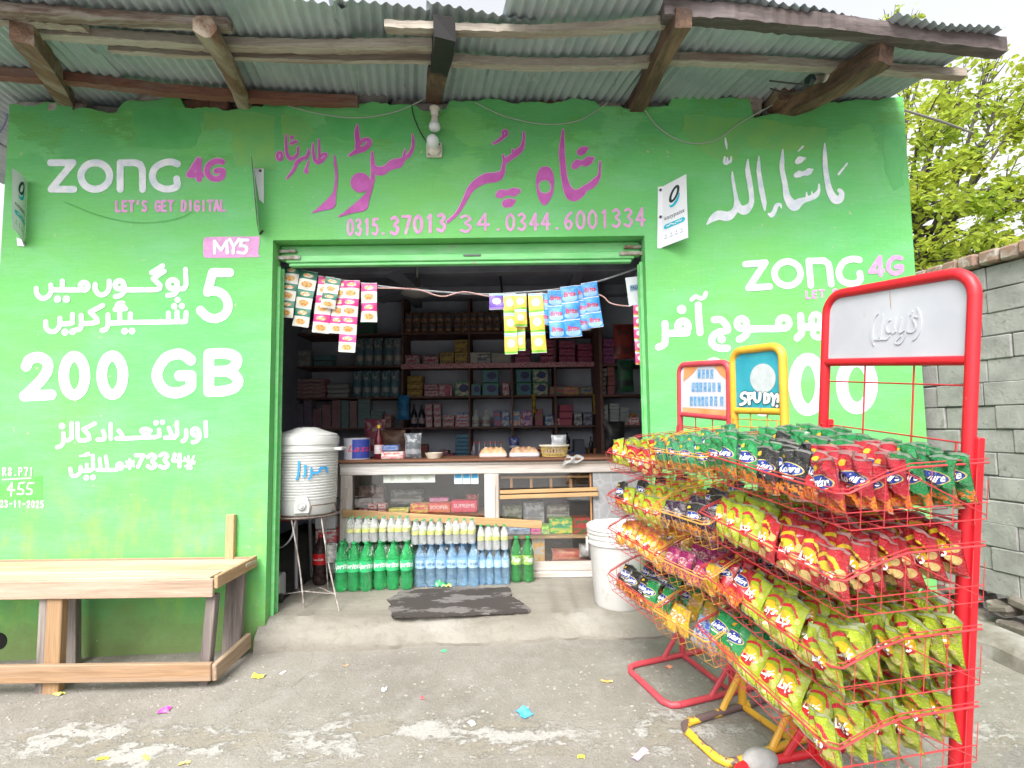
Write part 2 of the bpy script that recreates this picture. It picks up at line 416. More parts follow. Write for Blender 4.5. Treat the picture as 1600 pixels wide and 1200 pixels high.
for i, x in enumerate(xs):
    g = G(x, 3.45)
    z2 = max(FZ-.105+.010*sin(i*.21)+rs.uniform(-.003, .003), g+.03)
    rows.append([(x, 9, FZ), (x, e1[i], FZ), (x, (e1[i]+e2[i])/2, FZ-.042+rs.uniform(-.002, .002)), (x, e2[i], z2), (x, e2[i]-.012+rs.uniform(-.01, .01), (z2+g)/2), (x, e2[i]-.004, g-.05)])
vs = [p for r in rows for p in r]; m = 6
mb.add(vs, [(i*m+k, i*m+k+1, (i+1)*m+k+1, (i+1)*m+k) for i in range(len(xs)-1) for k in range(m-1)], 0, True)
struct(mb, 'shop_floor', FM)

# ================================================================ the shop
shop = thing('shop_building', 'bright green painted grocery shop with corrugated tin eave, hand painted adverts and an open front', 'shop', (-.35, YW, FZ))
WXL, WXR, DXL, DXR, DZ = -3.39, 2.68, -1.58, .895, 2.667
def wall_mat():
    q = NT('green_wall_paint'); p = q.co('World'); x, y, z = q.sep(p)
    c = q.mix(q.step(q.noise(p, .9, 5, .6), .35, .65), (.115, .45, .135), (.15, .47, .12))
    c = q.mix(q.math('MULTIPLY', q.step(q.noise(q.co('World', (1, 1, 2.5)), 2.3, 7, .7), .45, .7), .6), c, (.18, .48, .24))
    # later coats: darker, streaky patches brushed on under the eave
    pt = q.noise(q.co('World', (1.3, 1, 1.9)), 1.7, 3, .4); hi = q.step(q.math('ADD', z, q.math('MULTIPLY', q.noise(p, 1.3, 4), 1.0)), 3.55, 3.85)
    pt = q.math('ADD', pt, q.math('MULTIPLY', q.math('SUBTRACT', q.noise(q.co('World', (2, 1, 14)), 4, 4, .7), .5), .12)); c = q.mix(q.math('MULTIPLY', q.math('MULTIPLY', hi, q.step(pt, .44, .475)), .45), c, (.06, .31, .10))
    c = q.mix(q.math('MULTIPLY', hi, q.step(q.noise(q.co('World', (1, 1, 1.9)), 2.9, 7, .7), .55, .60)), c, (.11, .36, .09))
    # yellowish brush work low on the wall
    lo = q.step(z, 1.3, .5)
    c = q.mix(q.math('MULTIPLY', lo, q.step(q.noise(q.co('World', (2.4, 1, 1)), 2.6, 6, .7), .5, .75)), c, (.3, .56, .08))
    br = q.noise(q.co('World', (3, 1, 26)), 3, 4, .6); c = q.mix(q.math('MULTIPLY', q.step(br, .5, .8), .3), c, (.2, .58, .2))
    br2 = q.noise(q.co('World', (22, 1, 2.2)), 2, 3, .6); c = q.mix(q.math('MULTIPLY', q.step(br2, .55, .8), .25), c, (.08, .4, .1))
    ds_ = q.step(q.noise(q.co('World', (9, 1, 1.1)), 1.6, 5, .65), .6, .78)
    c = q.mix(q.math('MULTIPLY', ds_, .3), c, (.16, .36, .1))
    # grime, algae and broken render along the foot
    n = q.noise(p, 7, 8, .75); foot = q.step(q.math('SUBTRACT', z, q.math('MULTIPLY', n, .34)), .06, -.13)
    c = q.mix(foot, c, (.022, .026, .018))
    foot2 = q.step(q.math('SUBTRACT', z, q.math('MULTIPLY', q.noise(p, 3, 6, .7), .75)), .02, -.2)
    c = q.mix(q.math('MULTIPLY', foot2, .7), c, (.2, .3, .1))
    ch = q.math('GREATER_THAN', q.noise(p, 23, 3, .5), .74); c = q.mix(ch, c, (.3, .42, .22))
    q.set(col=c, rough=.62, spec=.35)
    h = q.math('ADD', q.noise(p, 5, 6, .6), q.math('ADD', q.math('MULTIPLY', q.noise(p, 45, 4, .6), .25), q.math('MULTIPLY', br, .25))); q.bump(h, .35, .02); return q.m
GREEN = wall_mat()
rs = random.Random(11)
def top_of_wall(x):
    base = 3.64+(x+3.39)/(6.07)*-.05
    px = 800+850*x/3.54
    notch = 0
    for a, b, d in ((85, 165, .05), (170, 270, -.02), (270, 400, .035), (440, 660, .02), (655, 700, .05), (700, 800, .0), (945, 1060, .04), (1060, 1200, -.02), (1195, 1250, .11)):
        if a < px < b: notch = d
    return base-notch-.012*sin(x*9)-.008*sin(x*23+1)
mb = MB()
xs = sorted(set(list(np.linspace(WXL, WXR, 210))+[DXL, DXR]))
T = .12
for i in range(len(xs)-1):
    a, b = xs[i], xs[i+1]; ta = top_of_wall(a)+rs.uniform(-.004, .004) if i == 0 else tb; tb = top_of_wall(b)+rs.uniform(-.006, .006)
    z0 = DZ if DXL-1e-6 <= a and b <= DXR+1e-6 else -.25
    mb.add([(a, YW, z0), (b, YW, z0), (b, YW, tb), (a, YW, ta), (a, YW+T, z0), (b, YW+T, z0), (b, YW+T, tb), (a, YW+T, ta)],
           [(0, 1, 2, 3), (5, 4, 7, 6), (3, 2, 6, 7)]+([(4, 5, 1, 0)] if z0 > 0 else []))
for X, fl in ((WXL, 0), (WXR, 1)):
    mb.add([(X, YW, -.25), (X, YW+T, -.25), (X, YW+T, top_of_wall(X)), (X, YW, top_of_wall(X))], [(0, 3, 2, 1) if fl == 0 else (0, 1, 2, 3)])
for X in (DXL, DXR): mb.add([(X, YW, -.25), (X, YW+T, -.25), (X, YW+T, DZ), (X, YW, DZ)], [(0, 1, 2, 3)])
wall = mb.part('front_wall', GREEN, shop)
# white wall-edge line at the left corner, side and back walls, ceiling
IN = mat('interior_paint', (.30, .325, .40), .8, (.22, .24, .31), 2.5, bump=.2, bs=30)
mb = MB()
for c, s in (((WXL+.1, 5.7, 1.8), (.2, 3.8, 3.6)), ((WXR-.1, 5.7, 1.7), (.2, 3.8, 3.5)), ((-.35, 7.5, 1.8), (6.07, .2, 3.6))): mb.box(c, s, bev=.01)
mb.part('side_walls', mat('grey_render', (.3, .31, .32), .85, (.2, .2, .2), 3, bump=.4), shop)
mb = MB(); mb.box((-.35, 5.6, 3.08), (5.6, 3.6, .1)); mb.part('ceiling', IN, shop)
mb = MB()
for y in (4.35, 5.3, 6.25): mb.box((-.35, y, 2.97), (5.6, .16, .115), bev=.01)
mb.box((-1.2, 5.3, 2.985), (.1, 3.4, .075)); mb.box((.7, 5.3, 2.985), (.1, 3.4, .075))
mb.part('ceiling_beams', mat('pale_beam', (.33, .35, .42), .8, (.24, .25, .3), 4), shop)
mb = MB(); mb.box((-.35, 7.37, 1.7), (5.5, .05, 2.9)); mb.box((-2.6, 5.6, 1.7), (.06, 3.5, 2.9)); mb.box((2.3, 5.6, 1.7), (.06, 3.5, 2.9)); mb.part('interior_wall', IN, shop)

# roller shutter head box, guides
SG = mat('shutter_green', (.13, .5, .15), .45, (.2, .55, .22), 9, dirt=(.28, .33, .24), ds=11, dth=(.6, .72), stretch=(.6, 1, 3))
sh = thing('roller_shutter', 'green painted roller shutter rolled up in its head box over the shop door', 'shutter', ((DXL+DXR)/2, YW+.1, DZ))
mb = MB(); mb.box(((DXL+DXR)/2, YW+.13, 2.613), (DXR-DXL-.006, .05, .105), bev=.01); mb.part('head_box', SG, sh)
mb = MB(); mb.box(((DXL+DXR)/2, YW+.105, 2.565), (DXR-DXL-.1, .04, .05), bev=.006); mb.box(((DXL+DXR)/2, YW+.118, 2.527), (DXR-DXL-.14, .05, .02), bev=.004); mb.part('bottom_rail', SG, sh)
mb = MB(); mb.box((-.26, YW+.083, 2.575), (.12, .012, .014), bev=.003); mb.part('pull_slot', mat('dull_metal', (.12, .15, .13), .5), sh)
for X, sg in ((DXL, 1), (DXR, -1)):
    mb = MB()
    for dy in (.075, .135): mb.box((X+sg*.012, YW+dy, 1.36), (.022, .012, 2.3), bev=.002)
    mb.box((X+sg*.004, YW+.105, 1.36), (.006, .05, 2.3), bev=.002); mb.part('guide_rail', SG, sh)
    mb = MB(); mb.box((X+sg*.06, YW+.09, 2.62), (.12, .02, .022)); mb.box((X+sg*.075, YW+.078, 2.572), (.16, .014, .026)); mb.part('bracket', mat('rusty_bracket', (.4, .42, .38), .6, (.15, .07, .03), 20), sh)

# ---------------------------------------------------------------- lettering on the wall
def crop(o, s, st, r=0):
    out = []
    for q in st:
        cur = not (q and q[0] == '|')
        P = [p if len(p) == 3 else (p[0], p[1], r) for p in q if p != '|']
        if cur and len(P) > 2 and len(P) < 16: P = [tuple(p) for p in catmull(P, k=5)]
        out.append([(o[0]+p[0]/s, o[1]+p[1]/s, max(p[2], .5)/s) for p in P])
    return out
def cpoly(o, s, P, smooth=True):
    P = catmull(P, True, 5) if smooth else P
    return [(o[0]+p[0]/s, o[1]+p[1]/s) for p in P]
PW = mat('white_wall_paint', (.74, .755, .80), .6, (.55, .62, .70), 13, contrast=(.40, .62), bump=.25, bs=70, kind='Object', dirt=(.40, .60, .45), ds=34, dth=(.60, .72))
PK = mat('pink_wall_paint', (.50, .10, .42), .6, (.40, .06, .31), 10, bump=.15)
PKL = mat('pale_pink_wall_paint', (.66, .29, .57), .6, (.52, .24, .47), 22, bump=.15, dirt=(.35, .52, .35), ds=28, dth=(.56, .7))
PKG = mat('faded_pink_wall_paint', (.60, .40, .55), .6, (.45, .42, .42), 30, bump=.15)
def paint(name, mat_, strokes, polys=(), holes=(), off=.003, cell=1.1, wob=.12, label=None):
    v, f = sdf_shape(strokes, polys, holes, cell, wob, seed=len(name)+int(strokes[0][0][0]) if strokes else 5)
    mb = MB(); mb.add([PY(p[0], p[1], YW-off) for p in v], f)
    return mb.part(name, mat_, wall, label)
A = lambda st, r=0: crop((60, 230), 4.444, st, r)
zong = A([['|', (85, 108), (240, 108), (88, 291), (246, 292)], ell(395, 200, 100, 92, 25, 95, 447), ['|', (568, 292), (568, 108), (672, 108), (706, 120), (722, 155), (724, 292)],
          [(965, 116), (925, 103), (875, 108), (815, 140), (790, 200), (815, 260), (870, 288), (925, 288), (962, 268), (960, 220)]], 24)
paint('painted_lettering', PW, zong, label='white hand painted zong lettering left of the door')
z4 = A([['|', (1115, 222), (1113, 88), (1045, 192), (1130, 192)], [(1275, 102), (1235, 96), (1190, 118), (1170, 160), (1190, 205), (1235, 220), (1275, 203), (1277, 163), (1235, 165)]], 17)
paint('painted_lettering', PKL, [[(x, y, r+1.3) for x, y, r in s] for s in z4], off=.002, label='pale outline of the pink 4G')
paint('painted_lettering', PK, z4, off=.005, label='pink 4G beside the left zong lettering')
paint('painted_lettering', PKL, letter("LET'S GET DIGITAL", 180, 314.5, 354, 313.5, 15.5, 1.9), cell=.7, label="pink LET'S GET DIGITAL lettering")
paint('painted_badge', PKL, [], [cpoly((60, 230), 4.444, [(1150, 640), (1175, 624), (1480, 620), (1530, 618), (1535, 650), (1525, 740), (1515, 762), (1180, 768), (1150, 755), (1143, 700)])], off=.002, label='pink painted badge behind MY5')
paint('painted_lettering', PW, A([['|', (1224, 735), (1222, 652), (1268, 715), (1308, 652), (1312, 735)], ['|', (1328, 640), (1356, 690), (1392, 640)], ['|', (1356, 690), (1352, 735)], ['|', (1455, 645), (1412, 645), (1402, 682)], [(1402, 685), (1440, 690), (1446, 715), (1428, 735), (1385, 730)]], 11), off=.005, cell=.8, label='white MY5 lettering')
B = lambda st, r=0: crop((40, 400), 4.7059, st, r)
u1 = [['|', (1176, 98), (1180, 212), (1162, 242), (1115, 244)], ell(1082, 208, 34, 32, 20), [(1118, 215), (1116, 250), (1090, 282), (1045, 290)],
      ['|', (1020, 112), (938, 165), (988, 215), (985, 240), (960, 248), (730, 250)], ['|', (1008, 72), (926, 122)], ell(690, 212, 32, 30, 19), [(726, 215), (726, 255), (700, 288), (660, 298)],
      [(614, 185), (612, 245), (580, 282), (540, 282), (512, 245), (512, 208)], ell(430, 222, 28, 27, 20), ['|', (400, 250), (190, 250)], ['|', (270, 185), (270, 250)],
      [(184, 215), (188, 260), (160, 302), (115, 310), (84, 280), (78, 238)], [(235, 317, 27)], [(300, 317, 27)]]
u2 = [['|', (1180, 415), (1178, 478), (1150, 485)], ['|', (1114, 412), (1112, 480)], ['|', (1050, 420), (1052, 485)], ['|', (1170, 483), (800, 488), (610, 494)], [(1117, 322, 22)], [(1093, 370, 23)], [(1150, 368, 23)],
      ['|', (770, 425), (770, 488)], ['|', (692, 418), (695, 490)], [(714, 347), (682, 350), (676, 370), (720, 372)], ['|', (735, 388), (658, 392)], [(728, 553, 25)], [(782, 552, 25)],
      [(605, 432), (606, 500), (592, 538), (562, 546)], ['|', (568, 364), (475, 412), (524, 462), (527, 485), (490, 494), (420, 498)], [(408, 437), (410, 505), (398, 538), (372, 542)],
      ['|', (345, 430), (345, 490), (320, 498), (252, 500)], [(252, 458), (250, 510), (225, 548), (185, 556), (152, 530), (148, 484)], [(290, 560, 26)], [(345, 557, 24)]]
paint('painted_lettering', PW, B(u1, 18), label='upper white Urdu line at the left')
paint('painted_lettering', PW, B(u2, 18), label='second white Urdu line at the left')
paint('painted_lettering', PW, B([['|', (1500, 122), (1375, 122), (1338, 262)], [(1338, 266), (1400, 258), (1462, 292), (1490, 365), (1462, 432), (1395, 460), (1335, 445), (1286, 400)]], 33), label='large white number 5')
Cc = lambda st, r=0: crop((20, 530), 4.2105, st, r)
paint('painted_lettering', PW, Cc([[(88, 178), (112, 135), (170, 118), (225, 150), (228, 205), (190, 265), (120, 335), (80, 374)], ['|', (76, 374), (252, 366)], ell(405, 240, 70, 127, 35), ell(655, 237, 70, 127, 35),
      [(1172, 138), (1125, 105), (1075, 98), (1000, 130), (948, 225), (975, 310), (1030, 348), (1090, 352), (1150, 330), (1172, 308)], ['|', (1172, 310), (1172, 240), (1098, 240)],
      ['|', (1290, 342), (1290, 100)], [(1290, 98), (1400, 95), (1465, 118), (1468, 165), (1420, 205), (1320, 212)], [(1320, 212), (1420, 215), (1480, 265), (1460, 318), (1380, 342), (1290, 345)]], 35), label='large white 200 GB')
Dd = lambda st, r=0: crop((70, 640), 5.714, st, r)
d1 = [['|', (1436, 112), (1440, 236)], ell(1345, 200, 30, 30, 19), [(1380, 205), (1380, 250), (1352, 284), (1322, 292)], [(1262, 185), (1262, 240), (1252, 272), (1230, 282)], ['|', (1180, 115), (1182, 225), (1160, 250), (1075, 252)], ['|', (1108, 165), (1138, 240)],
      ['|', (1020, 180), (1024, 232), (990, 246), (880, 250), (720, 258), (640, 258)], [(992, 118, 24)], [(1052, 114, 24)], [(945, 188), (900, 172), (862, 188), (905, 235)], ['|', (942, 190), (912, 240)], ['|', (660, 188), (690, 225), (698, 255)],
      ['|', (588, 128), (590, 260)], ['|', (520, 192), (538, 240), (528, 266), (472, 268)], ['|', (446, 126), (345, 175), (392, 225), (398, 262), (360, 275), (310, 275), (292, 250), (292, 124)], ['|', (240, 122), (240, 255), (215, 272), (170, 274)],
      [(165, 210), (168, 275), (148, 322), (112, 336)], [(153, 148, 29)]]
paint('painted_lettering', PW, Dd(d1, 18.5), label='third white Urdu line at the left')
d2 = [['|', (1248, 428, 9), (1312, 522, 9)], ['|', (1240, 455, 9), (1340, 465, 9)], ['|', (1255, 505, 9), (1335, 480, 9)], ['|', (1332, 415, 9), (1275, 530, 9)], ['|', (1282, 415, 9), (1300, 530, 9)],
      ['|', (1203, 508), (1204, 402)], ['|', (1160, 402), (1145, 455), (1212, 462)], [(1030, 410), (1065, 392), (1095, 415), (1068, 450), (1100, 490), (1070, 520), (1030, 508)], [(920, 425), (955, 402), (988, 425), (958, 460), (990, 495), (955, 522), (920, 505)],
      ['|', (812, 408), (882, 408), (832, 512)], ['|', (760, 442, 11), (760, 528, 11)], ['|', (728, 465, 11), (794, 505, 11)], ['|', (794, 462, 11), (728, 508, 11)], ['|', (735, 485, 11), (790, 485, 11)],
      ell(670, 505, 24, 24, 17), ['|', (640, 540), (470, 540)], ['|', (545, 420), (560, 522)], ['|', (490, 440), (500, 536)], ['|', (430, 410), (432, 528), (400, 547), (330, 548)], ['|', (375, 492), (378, 545)],
      [(320, 512), (315, 560), (282, 590), (242, 588), (228, 528)], [(392, 386, 9), (362, 398, 9), (398, 404, 9), (312, 415, 9)], [(370, 608, 25)], [(430, 606, 25)]]
paint('painted_lettering', PW, Dd(d2, 17), label='lowest white line with the dialling code 7334')
PATCH = mat('green_touch_up', (.085, .47, .07), .6, (.12, .52, .1), 12)
paint('painted_patch', PATCH, [], [[(-8, 758), (48, 746), (66, 743), (67, 781), (40, 784), (-8, 782)]], off=.0015, cell=2, label='darker green touched up patch under 455')
E_ = [(0, 720), 13.333]
g = letter('R8.P71', 3, 731, 53, 731, 12, 1.15)+[[(4, 749.5, 1.0), (48, 747, 1.0)]]+letter('23-11-2025', -1, 782, 69, 783, 10, 1.1)
g += crop(*E_, [['|', (250, 460), (160, 600), (300, 610)], ['|', (250, 470), (230, 730)], ['|', (510, 450), (405, 470), (380, 580)], [(380, 580), (480, 610), (470, 690), (360, 690)], ['|', (700, 460), (590, 470), (560, 570)], [(560, 570), (660, 610), (640, 690), (550, 690)]], 18)
paint('painted_lettering', PKG, g, cell=.55, wob=.08, label='small faded pink scrawl R8.P71 455 23-11-2025')
Ff = ((420, 190), 6.667)
fs = crop(*Ff, [[(1078, 315, 6), (1078, 380, 15), (1088, 460, 22), (1120, 508, 38), (1180, 512, 42), (1232, 482, 34), (1290, 446, 46), (1350, 432, 44), (1392, 398, 22), (1425, 372, 18), (1462, 345, 18), (1495, 280, 14), (1505, 220, 12), (1497, 140, 8)], [(1418, 298, 6), (1412, 345, 12), (1408, 385, 18)], [(1086, 470, 20), (1086, 540, 20), (1078, 620, 20)],
     [(922, 35, 7), (918, 120, 22), (928, 220, 24), (925, 265, 26)], [(940, 240, 14), (985, 195, 18), (1038, 190, 18), (1048, 225, 22), (1000, 278, 26), (920, 305, 24), (835, 356, 8)]])
fp = [cpoly(*Ff, [(680, 340), (700, 400), (715, 520), (714, 650), (698, 780), (682, 892), (560, 925), (450, 948), (520, 890), (610, 805), (665, 735), (686, 640), (688, 520), (676, 420)]),
      cpoly(*Ff, [(1064, 610), (1090, 560), (1104, 570), (1085, 680), (1050, 800), (1012, 918), (880, 950), (725, 990), (800, 930), (930, 820), (1000, 752), (1034, 700)]), cpoly(*Ff, ell(955, 635, 103, 103, 0)[:-1], False)]
Gg = ((690, 190), 6.154)
fs += crop(*Gg, [[(790, 105, 7), (788, 180, 12), (770, 250, 20), (720, 300, 28), (680, 332, 22), (622, 372, 24), (596, 420, 15), (585, 485, 22), (530, 532, 42), (430, 545, 44), (340, 590, 36), (270, 660, 28), (220, 760, 18), (150, 880, 14), (60, 960, 12)], [(683, 268, 7), (690, 305, 12)], [(592, 325, 7), (602, 380, 14)],
     ell(608, 112, 18, 24, 12), [(592, 148, 15), (545, 185, 12), (495, 212, 6)], ['|', (545, 706, 24), (572, 694, 38), (630, 682, 20), (692, 678, 38), (735, 665, 22)], ['|', (620, 788, 36), (655, 780, 40), (695, 762, 16)],
     [(1168, 80, 6), (1160, 200, 18), (1156, 290, 26), (1165, 400, 26), (1180, 540, 28), (1212, 650, 38), (1262, 708, 54), (1330, 688, 40), (1382, 640, 26), (1440, 610, 30), (1480, 570, 26), (1515, 520, 12), (1522, 440, 8), (1522, 385, 6)],
     ['|', (1335, 292, 32), (1360, 275, 34), (1398, 255, 12)], ['|', (1280, 425, 30), (1305, 402, 34), (1345, 395, 20)], ['|', (1385, 395, 34), (1415, 375, 36), (1455, 352, 12)]])
fp += [cpoly(*Gg, [(995, 432), (1045, 450), (1075, 510), (1082, 590), (1068, 690), (1030, 770), (990, 800), (950, 770), (920, 690), (910, 590), (915, 510), (950, 450)])]
hole = [cpoly(*Gg, ell(992, 625, 64, 68, 0)[:-1], False)]
fs += crop(*Ff, [[(460, 230, 6), (462, 300, 11), (475, 390, 15), (512, 425, 17), (560, 400, 15), (600, 350, 11), (585, 332, 9), (545, 355, 11), (520, 400, 13)], [(520, 190, 6), (525, 300, 11), (528, 390, 11)],
     [(410, 290, 6), (415, 320, 13), (390, 370, 15), (340, 390, 17), (290, 430, 17), (260, 500, 13), (190, 590, 7)], [(415, 410, 6), (395, 470, 9), (390, 515, 22)], [(178, 140, 6), (180, 240, 11), (190, 340, 15), (225, 385, 19), (270, 370, 15), (300, 330, 11), (305, 265, 7)],
     [(240, 165, 19)], ['|', (232, 226, 15), (284, 208, 13)], ell(112, 358, 24, 38, 13)])
paint('painted_lettering', PKL, [[(x, y, r+1.1) for x, y, r in s] for s in fs], [[((p[0]-np.mean([a[0] for a in P]))*1.03+np.mean([a[0] for a in P]), (p[1]-np.mean([a[1] for a in P]))*1.02+np.mean([a[1] for a in P])) for p in P] for P in fp], [cpoly(*Gg, ell(992, 625, 55, 60, 0)[:-1], False)], off=.002, cell=1, label='pale outline of the shop name in Urdu')
paint('painted_lettering', PK, fs, fp, hole, off=.005, cell=1, label='magenta shop name in Urdu calligraphy over the door')
ph = letter('0315.', 541, 343, 606, 342, 24, 2.0)+letter('37013', 608, 339.5, 699, 335, 26, 2.5)+letter('34', 715, 337, 768, 334, 25, 2.0)+letter('.0344.', 770, 335, 880, 333, 25, 2.0)+letter('6001334', 879, 331, 1010, 325.5, 27, 2.0)
paint('painted_lettering', PKL, ph, cell=.9, label='pink phone numbers over the door')
Hh = ((1095, 205), 6.4)
hs_ = crop(*Hh, [[(1240, 120, 6), (1240, 220, 20), (1245, 350, 25), (1262, 480, 27), (1290, 600, 34), (1340, 680, 42), (1390, 680, 36), (1410, 620, 25), (1385, 592, 20)], ['|', (1465, 322, 8), (1378, 430, 11)],
     [(820, 180, 6), (815, 280, 20), (812, 370, 25), (840, 520, 27), (865, 660, 36), (930, 745, 52), (985, 710, 38), (1030, 690, 27), (1090, 670, 27), (1150, 640, 27), (1180, 590, 15), (1182, 530, 8)], [(1058, 610, 6), (1060, 665, 14)], [(1110, 605, 6), (1115, 655, 14)],
     ['|', (965, 305, 26), (990, 285, 34), (1040, 270, 12)], ['|', (955, 440, 26), (985, 428, 34)], ['|', (1060, 418, 28), (1082, 402, 32), (1115, 385, 12)], ['|', (975, 432, 24), (1075, 412, 22)], ['|', (1022, 152, 9), (975, 200, 7)],
     [(805, 768, 6), (795, 735, 14), (760, 740, 20), (740, 790, 22), (710, 838, 24), (680, 828, 12)], ['|', (582, 250, 6), (578, 330, 18), (578, 400, 22), (605, 570, 27), (635, 720, 25), (640, 788, 10)],
     [(472, 280, 6), (468, 380, 24), (490, 520, 27), (508, 650, 25), (500, 730, 28), (440, 788, 46), (388, 770, 36), (368, 710, 22)], [(315, 405, 6), (320, 480, 15), (340, 600, 17), (358, 720, 25), (335, 800, 32), (270, 850, 46), (180, 840, 46), (110, 880, 29), (62, 930, 8)],
     [(240, 260, 10), (235, 310, 14), (262, 320, 14), (266, 268, 9)], [(265, 312, 14), (298, 300, 14), (305, 255, 8)], [(245, 65, 5), (252, 120, 12), (262, 180, 5)]])
paint('painted_lettering', PW, hs_, cell=1, label='white Arabic calligraphy at the upper right')
Ii = ((1010, 440), 5.333)
i1 = [[(1285, 285), (1290, 375), (1292, 430), (1255, 470)], ell(1412, 322, 38, 52, 24), ell(1430, 425, 42, 42, 24), ['|', (1290, 378), (1400, 378)], ell(1145, 345, 45, 45, 28), ['|', (1110, 392), (860, 395)], ell(795, 350, 40, 42, 28), [(838, 380), (832, 440), (775, 482)],
      [(565, 318), (620, 318), (662, 358), (675, 405), (605, 422), (555, 455), (545, 510), (592, 552), (675, 555)], [(627, 480, 34)], ['|', (432, 195), (436, 300), (447, 425)], [(375, 150, 17), (410, 125, 18), (450, 140, 18), (480, 130, 18), (496, 96, 18)],
      ell(305, 372, 42, 42, 31), [(294, 232, 39)], ['|', (340, 428), (180, 432)], [(156, 350), (158, 440), (150, 518), (102, 546)]]
paint('painted_lettering', PW, crop(*Ii, i1, 29), label='white Urdu line right of the door')
Jj = ((1150, 390), 5.714)
paint('painted_lettering', PW, crop(*Jj, [['|', (85, 130), (262, 116), (112, 342), (300, 330)], ell(460, 215, 116, 108, 29, 95, 447), ['|', (668, 318), (650, 102), (785, 98), (820, 122), (834, 160), (850, 308)],
      [(1102, 92), (1040, 84), (962, 112), (918, 195), (942, 270), (1010, 303), (1075, 298), (1110, 268), (1105, 212)]], 29), label='white zong lettering right of the door')
paint('painted_lettering', PKL, crop(*Jj, [['|', (1292, 225), (1285, 68), (1198, 198), (1310, 188)], [(1475, 78), (1420, 68), (1368, 112), (1365, 178), (1410, 212), (1468, 198), (1480, 150), (1430, 155)]], 20)+letter('LET S', 1258, 455, 1310, 452, 11, 1.5), label='pink 4G and faded LET beside the right zong lettering')
Kk = ((1080, 520), 4.2105)
paint('painted_lettering', PW, crop(*Kk, [ell(768, 340, 88, 168, 40), ell(1090, 340, 98, 156, 40), ell(472, 350, 72, 160, 40), ell(150, 330, 60, 130, 38), ['|', (820, 676, 12), (830, 720, 12)], ['|', (1062, 678, 14), (1070, 720, 14)], [(1000, 712, 16)], [(1182, 708, 16)], ['|', (700, 710, 16), (690, 760, 16)]]), label='large white digits partly hidden by the snack racks')

OLIVE = mat('olive_touch_up', (.17, .42, .10), .6, (.12, .40, .12), 7, bump=.2); DEEP = mat('deep_green_touch_up', (.07, .37, .10), .6, (.10, .42, .12), 7, bump=.2)
for m_, P_, lab in ((OLIVE, [(318, 177), (372, 172), (430, 180), (428, 235), (432, 268), (398, 262), (366, 256), (362, 232), (364, 206), (340, 200), (319, 204)], 'olive brushed patch above the pink 4G'), (DEEP, [(205, 172), (258, 168), (312, 176), (314, 206), (300, 232), (262, 236), (214, 226)], 'deep green brushed patch at the top left'),
    (OLIVE, [(1068, 178), (1120, 182), (1196, 186), (1240, 196), (1292, 200), (1290, 232), (1230, 236), (1158, 230), (1152, 252), (1112, 246), (1070, 214)], 'olive brushed patch above the Arabic calligraphy'), (DEEP, [(1378, 196), (1408, 194), (1412, 290), (1396, 300), (1382, 262)], 'deep green brushed patch near the right edge'),
    (DEEP, [(508, 182), (560, 186), (640, 182), (655, 204), (640, 226), (590, 216), (540, 222), (512, 206)], 'deep green brushed patch over the shop name'), (OLIVE, [(440, 178), (470, 180), (492, 204), (470, 236), (442, 240)], 'olive brushed patch left of the shop name')):
    paint('painted_patch', m_, [], [[tuple(p) for p in P_]], off=.0012, cell=2.2, wob=1.5, label=lab)

# ---------------------------------------------------------------- wall foot details
mb = MB(); P = PY(0, 1002, YW-.004); mb.lathe([(.001, 0), (.052, 0), (.052, -.02), (.001, -.02)], (P[0]-.01, P[1], P[2]), 20, R=Matrix.Rotation(pi/2, 3, 'X')); mb.part('drain_hole', mat('black_hole', (.008, .008, .008), .95), wall)

# ---------------------------------------------------------------- rubble course under the roof
rs = random.Random(5)
mb = MB(); x = WXL-.05
while x < WXR:
    L = rs.uniform(.13, .38); zt = top_of_wall(x+L/2); H = rs.uniform(.07, .15); px = 800+850*(x+L/2)/3.54
    mi = 0 if rs.random() < .5 else (1 if rs.random() < .5 else 2)
    for k in range(2):
        if x+L > WXR-.05: break
        zz = zt-.075+k*.07
        mb.box((x+L/2, YW+.125+rs.uniform(-.02, .05), zz+.05), (L*.97, .2, .09+rs.uniform(-.02, .01)), Matrix.Rotation(rs.uniform(-.12, .12), 3, 'Y')@Matrix.Rotation(rs.uniform(-.15, .15), 3, 'Z'), .018, mi)
    x += L
mb.part('rubble_course', [mat('rubble_grey', (.2, .185, .175), .9, (.1, .09, .09), 9, bump=.8, bs=25), mat('rubble_brick', (.2, .085, .05), .9, (.11, .06, .045), 11, bump=.8, bs=25), mat('rubble_plaster', (.42, .40, .38), .9, (.25, .2, .17), 9, bump=.6)], shop)

# ---------------------------------------------------------------- roof: corrugated sheets on battens and rafters
roofY = radians(16); RS = .055; RZ = 3.612
rc = np.array([-sin(roofY), cos(roofY), 0])
def roof_z(x, y): return RZ+RS*(rc[0]*x+rc[1]*(y-YW))
def on_roof(px, py, dz=0):
    d = ray(px, py); t = (RZ+dz-RS*rc[1]*YW-CH)/(d[2]-RS*(rc@d)); return CAM+d*t
def tin():
    q = NT('galvanised_tin'); p = q.co('World')
    c = q.mix(q.step(q.noise(p, 2.2, 6, .6), .35, .65), (.31, .37, .385), (.43, .485, .50))
    c = q.mix(q.step(q.noise(p, 9, 7, .7), .57, .75), c, (.5, .53, .53))
    c = q.mix(q.math('MULTIPLY', q.step(q.noise(q.co('World', (6, 1, 1)), 3, 6, .7), .6, .72), .6), c, (.11, .11, .1))
    q.set(col=c, rough=.5, metal=.2); q.bump(q.noise(p, 30, 4), .12, .004); return q.m
TIN = tin()
roof = bpy.data.objects.new('roof', bpy.data.meshes.new('roof')); COL.objects.link(roof); roof.parent = shop; WMAT['roof'] = WMAT[shop.name]
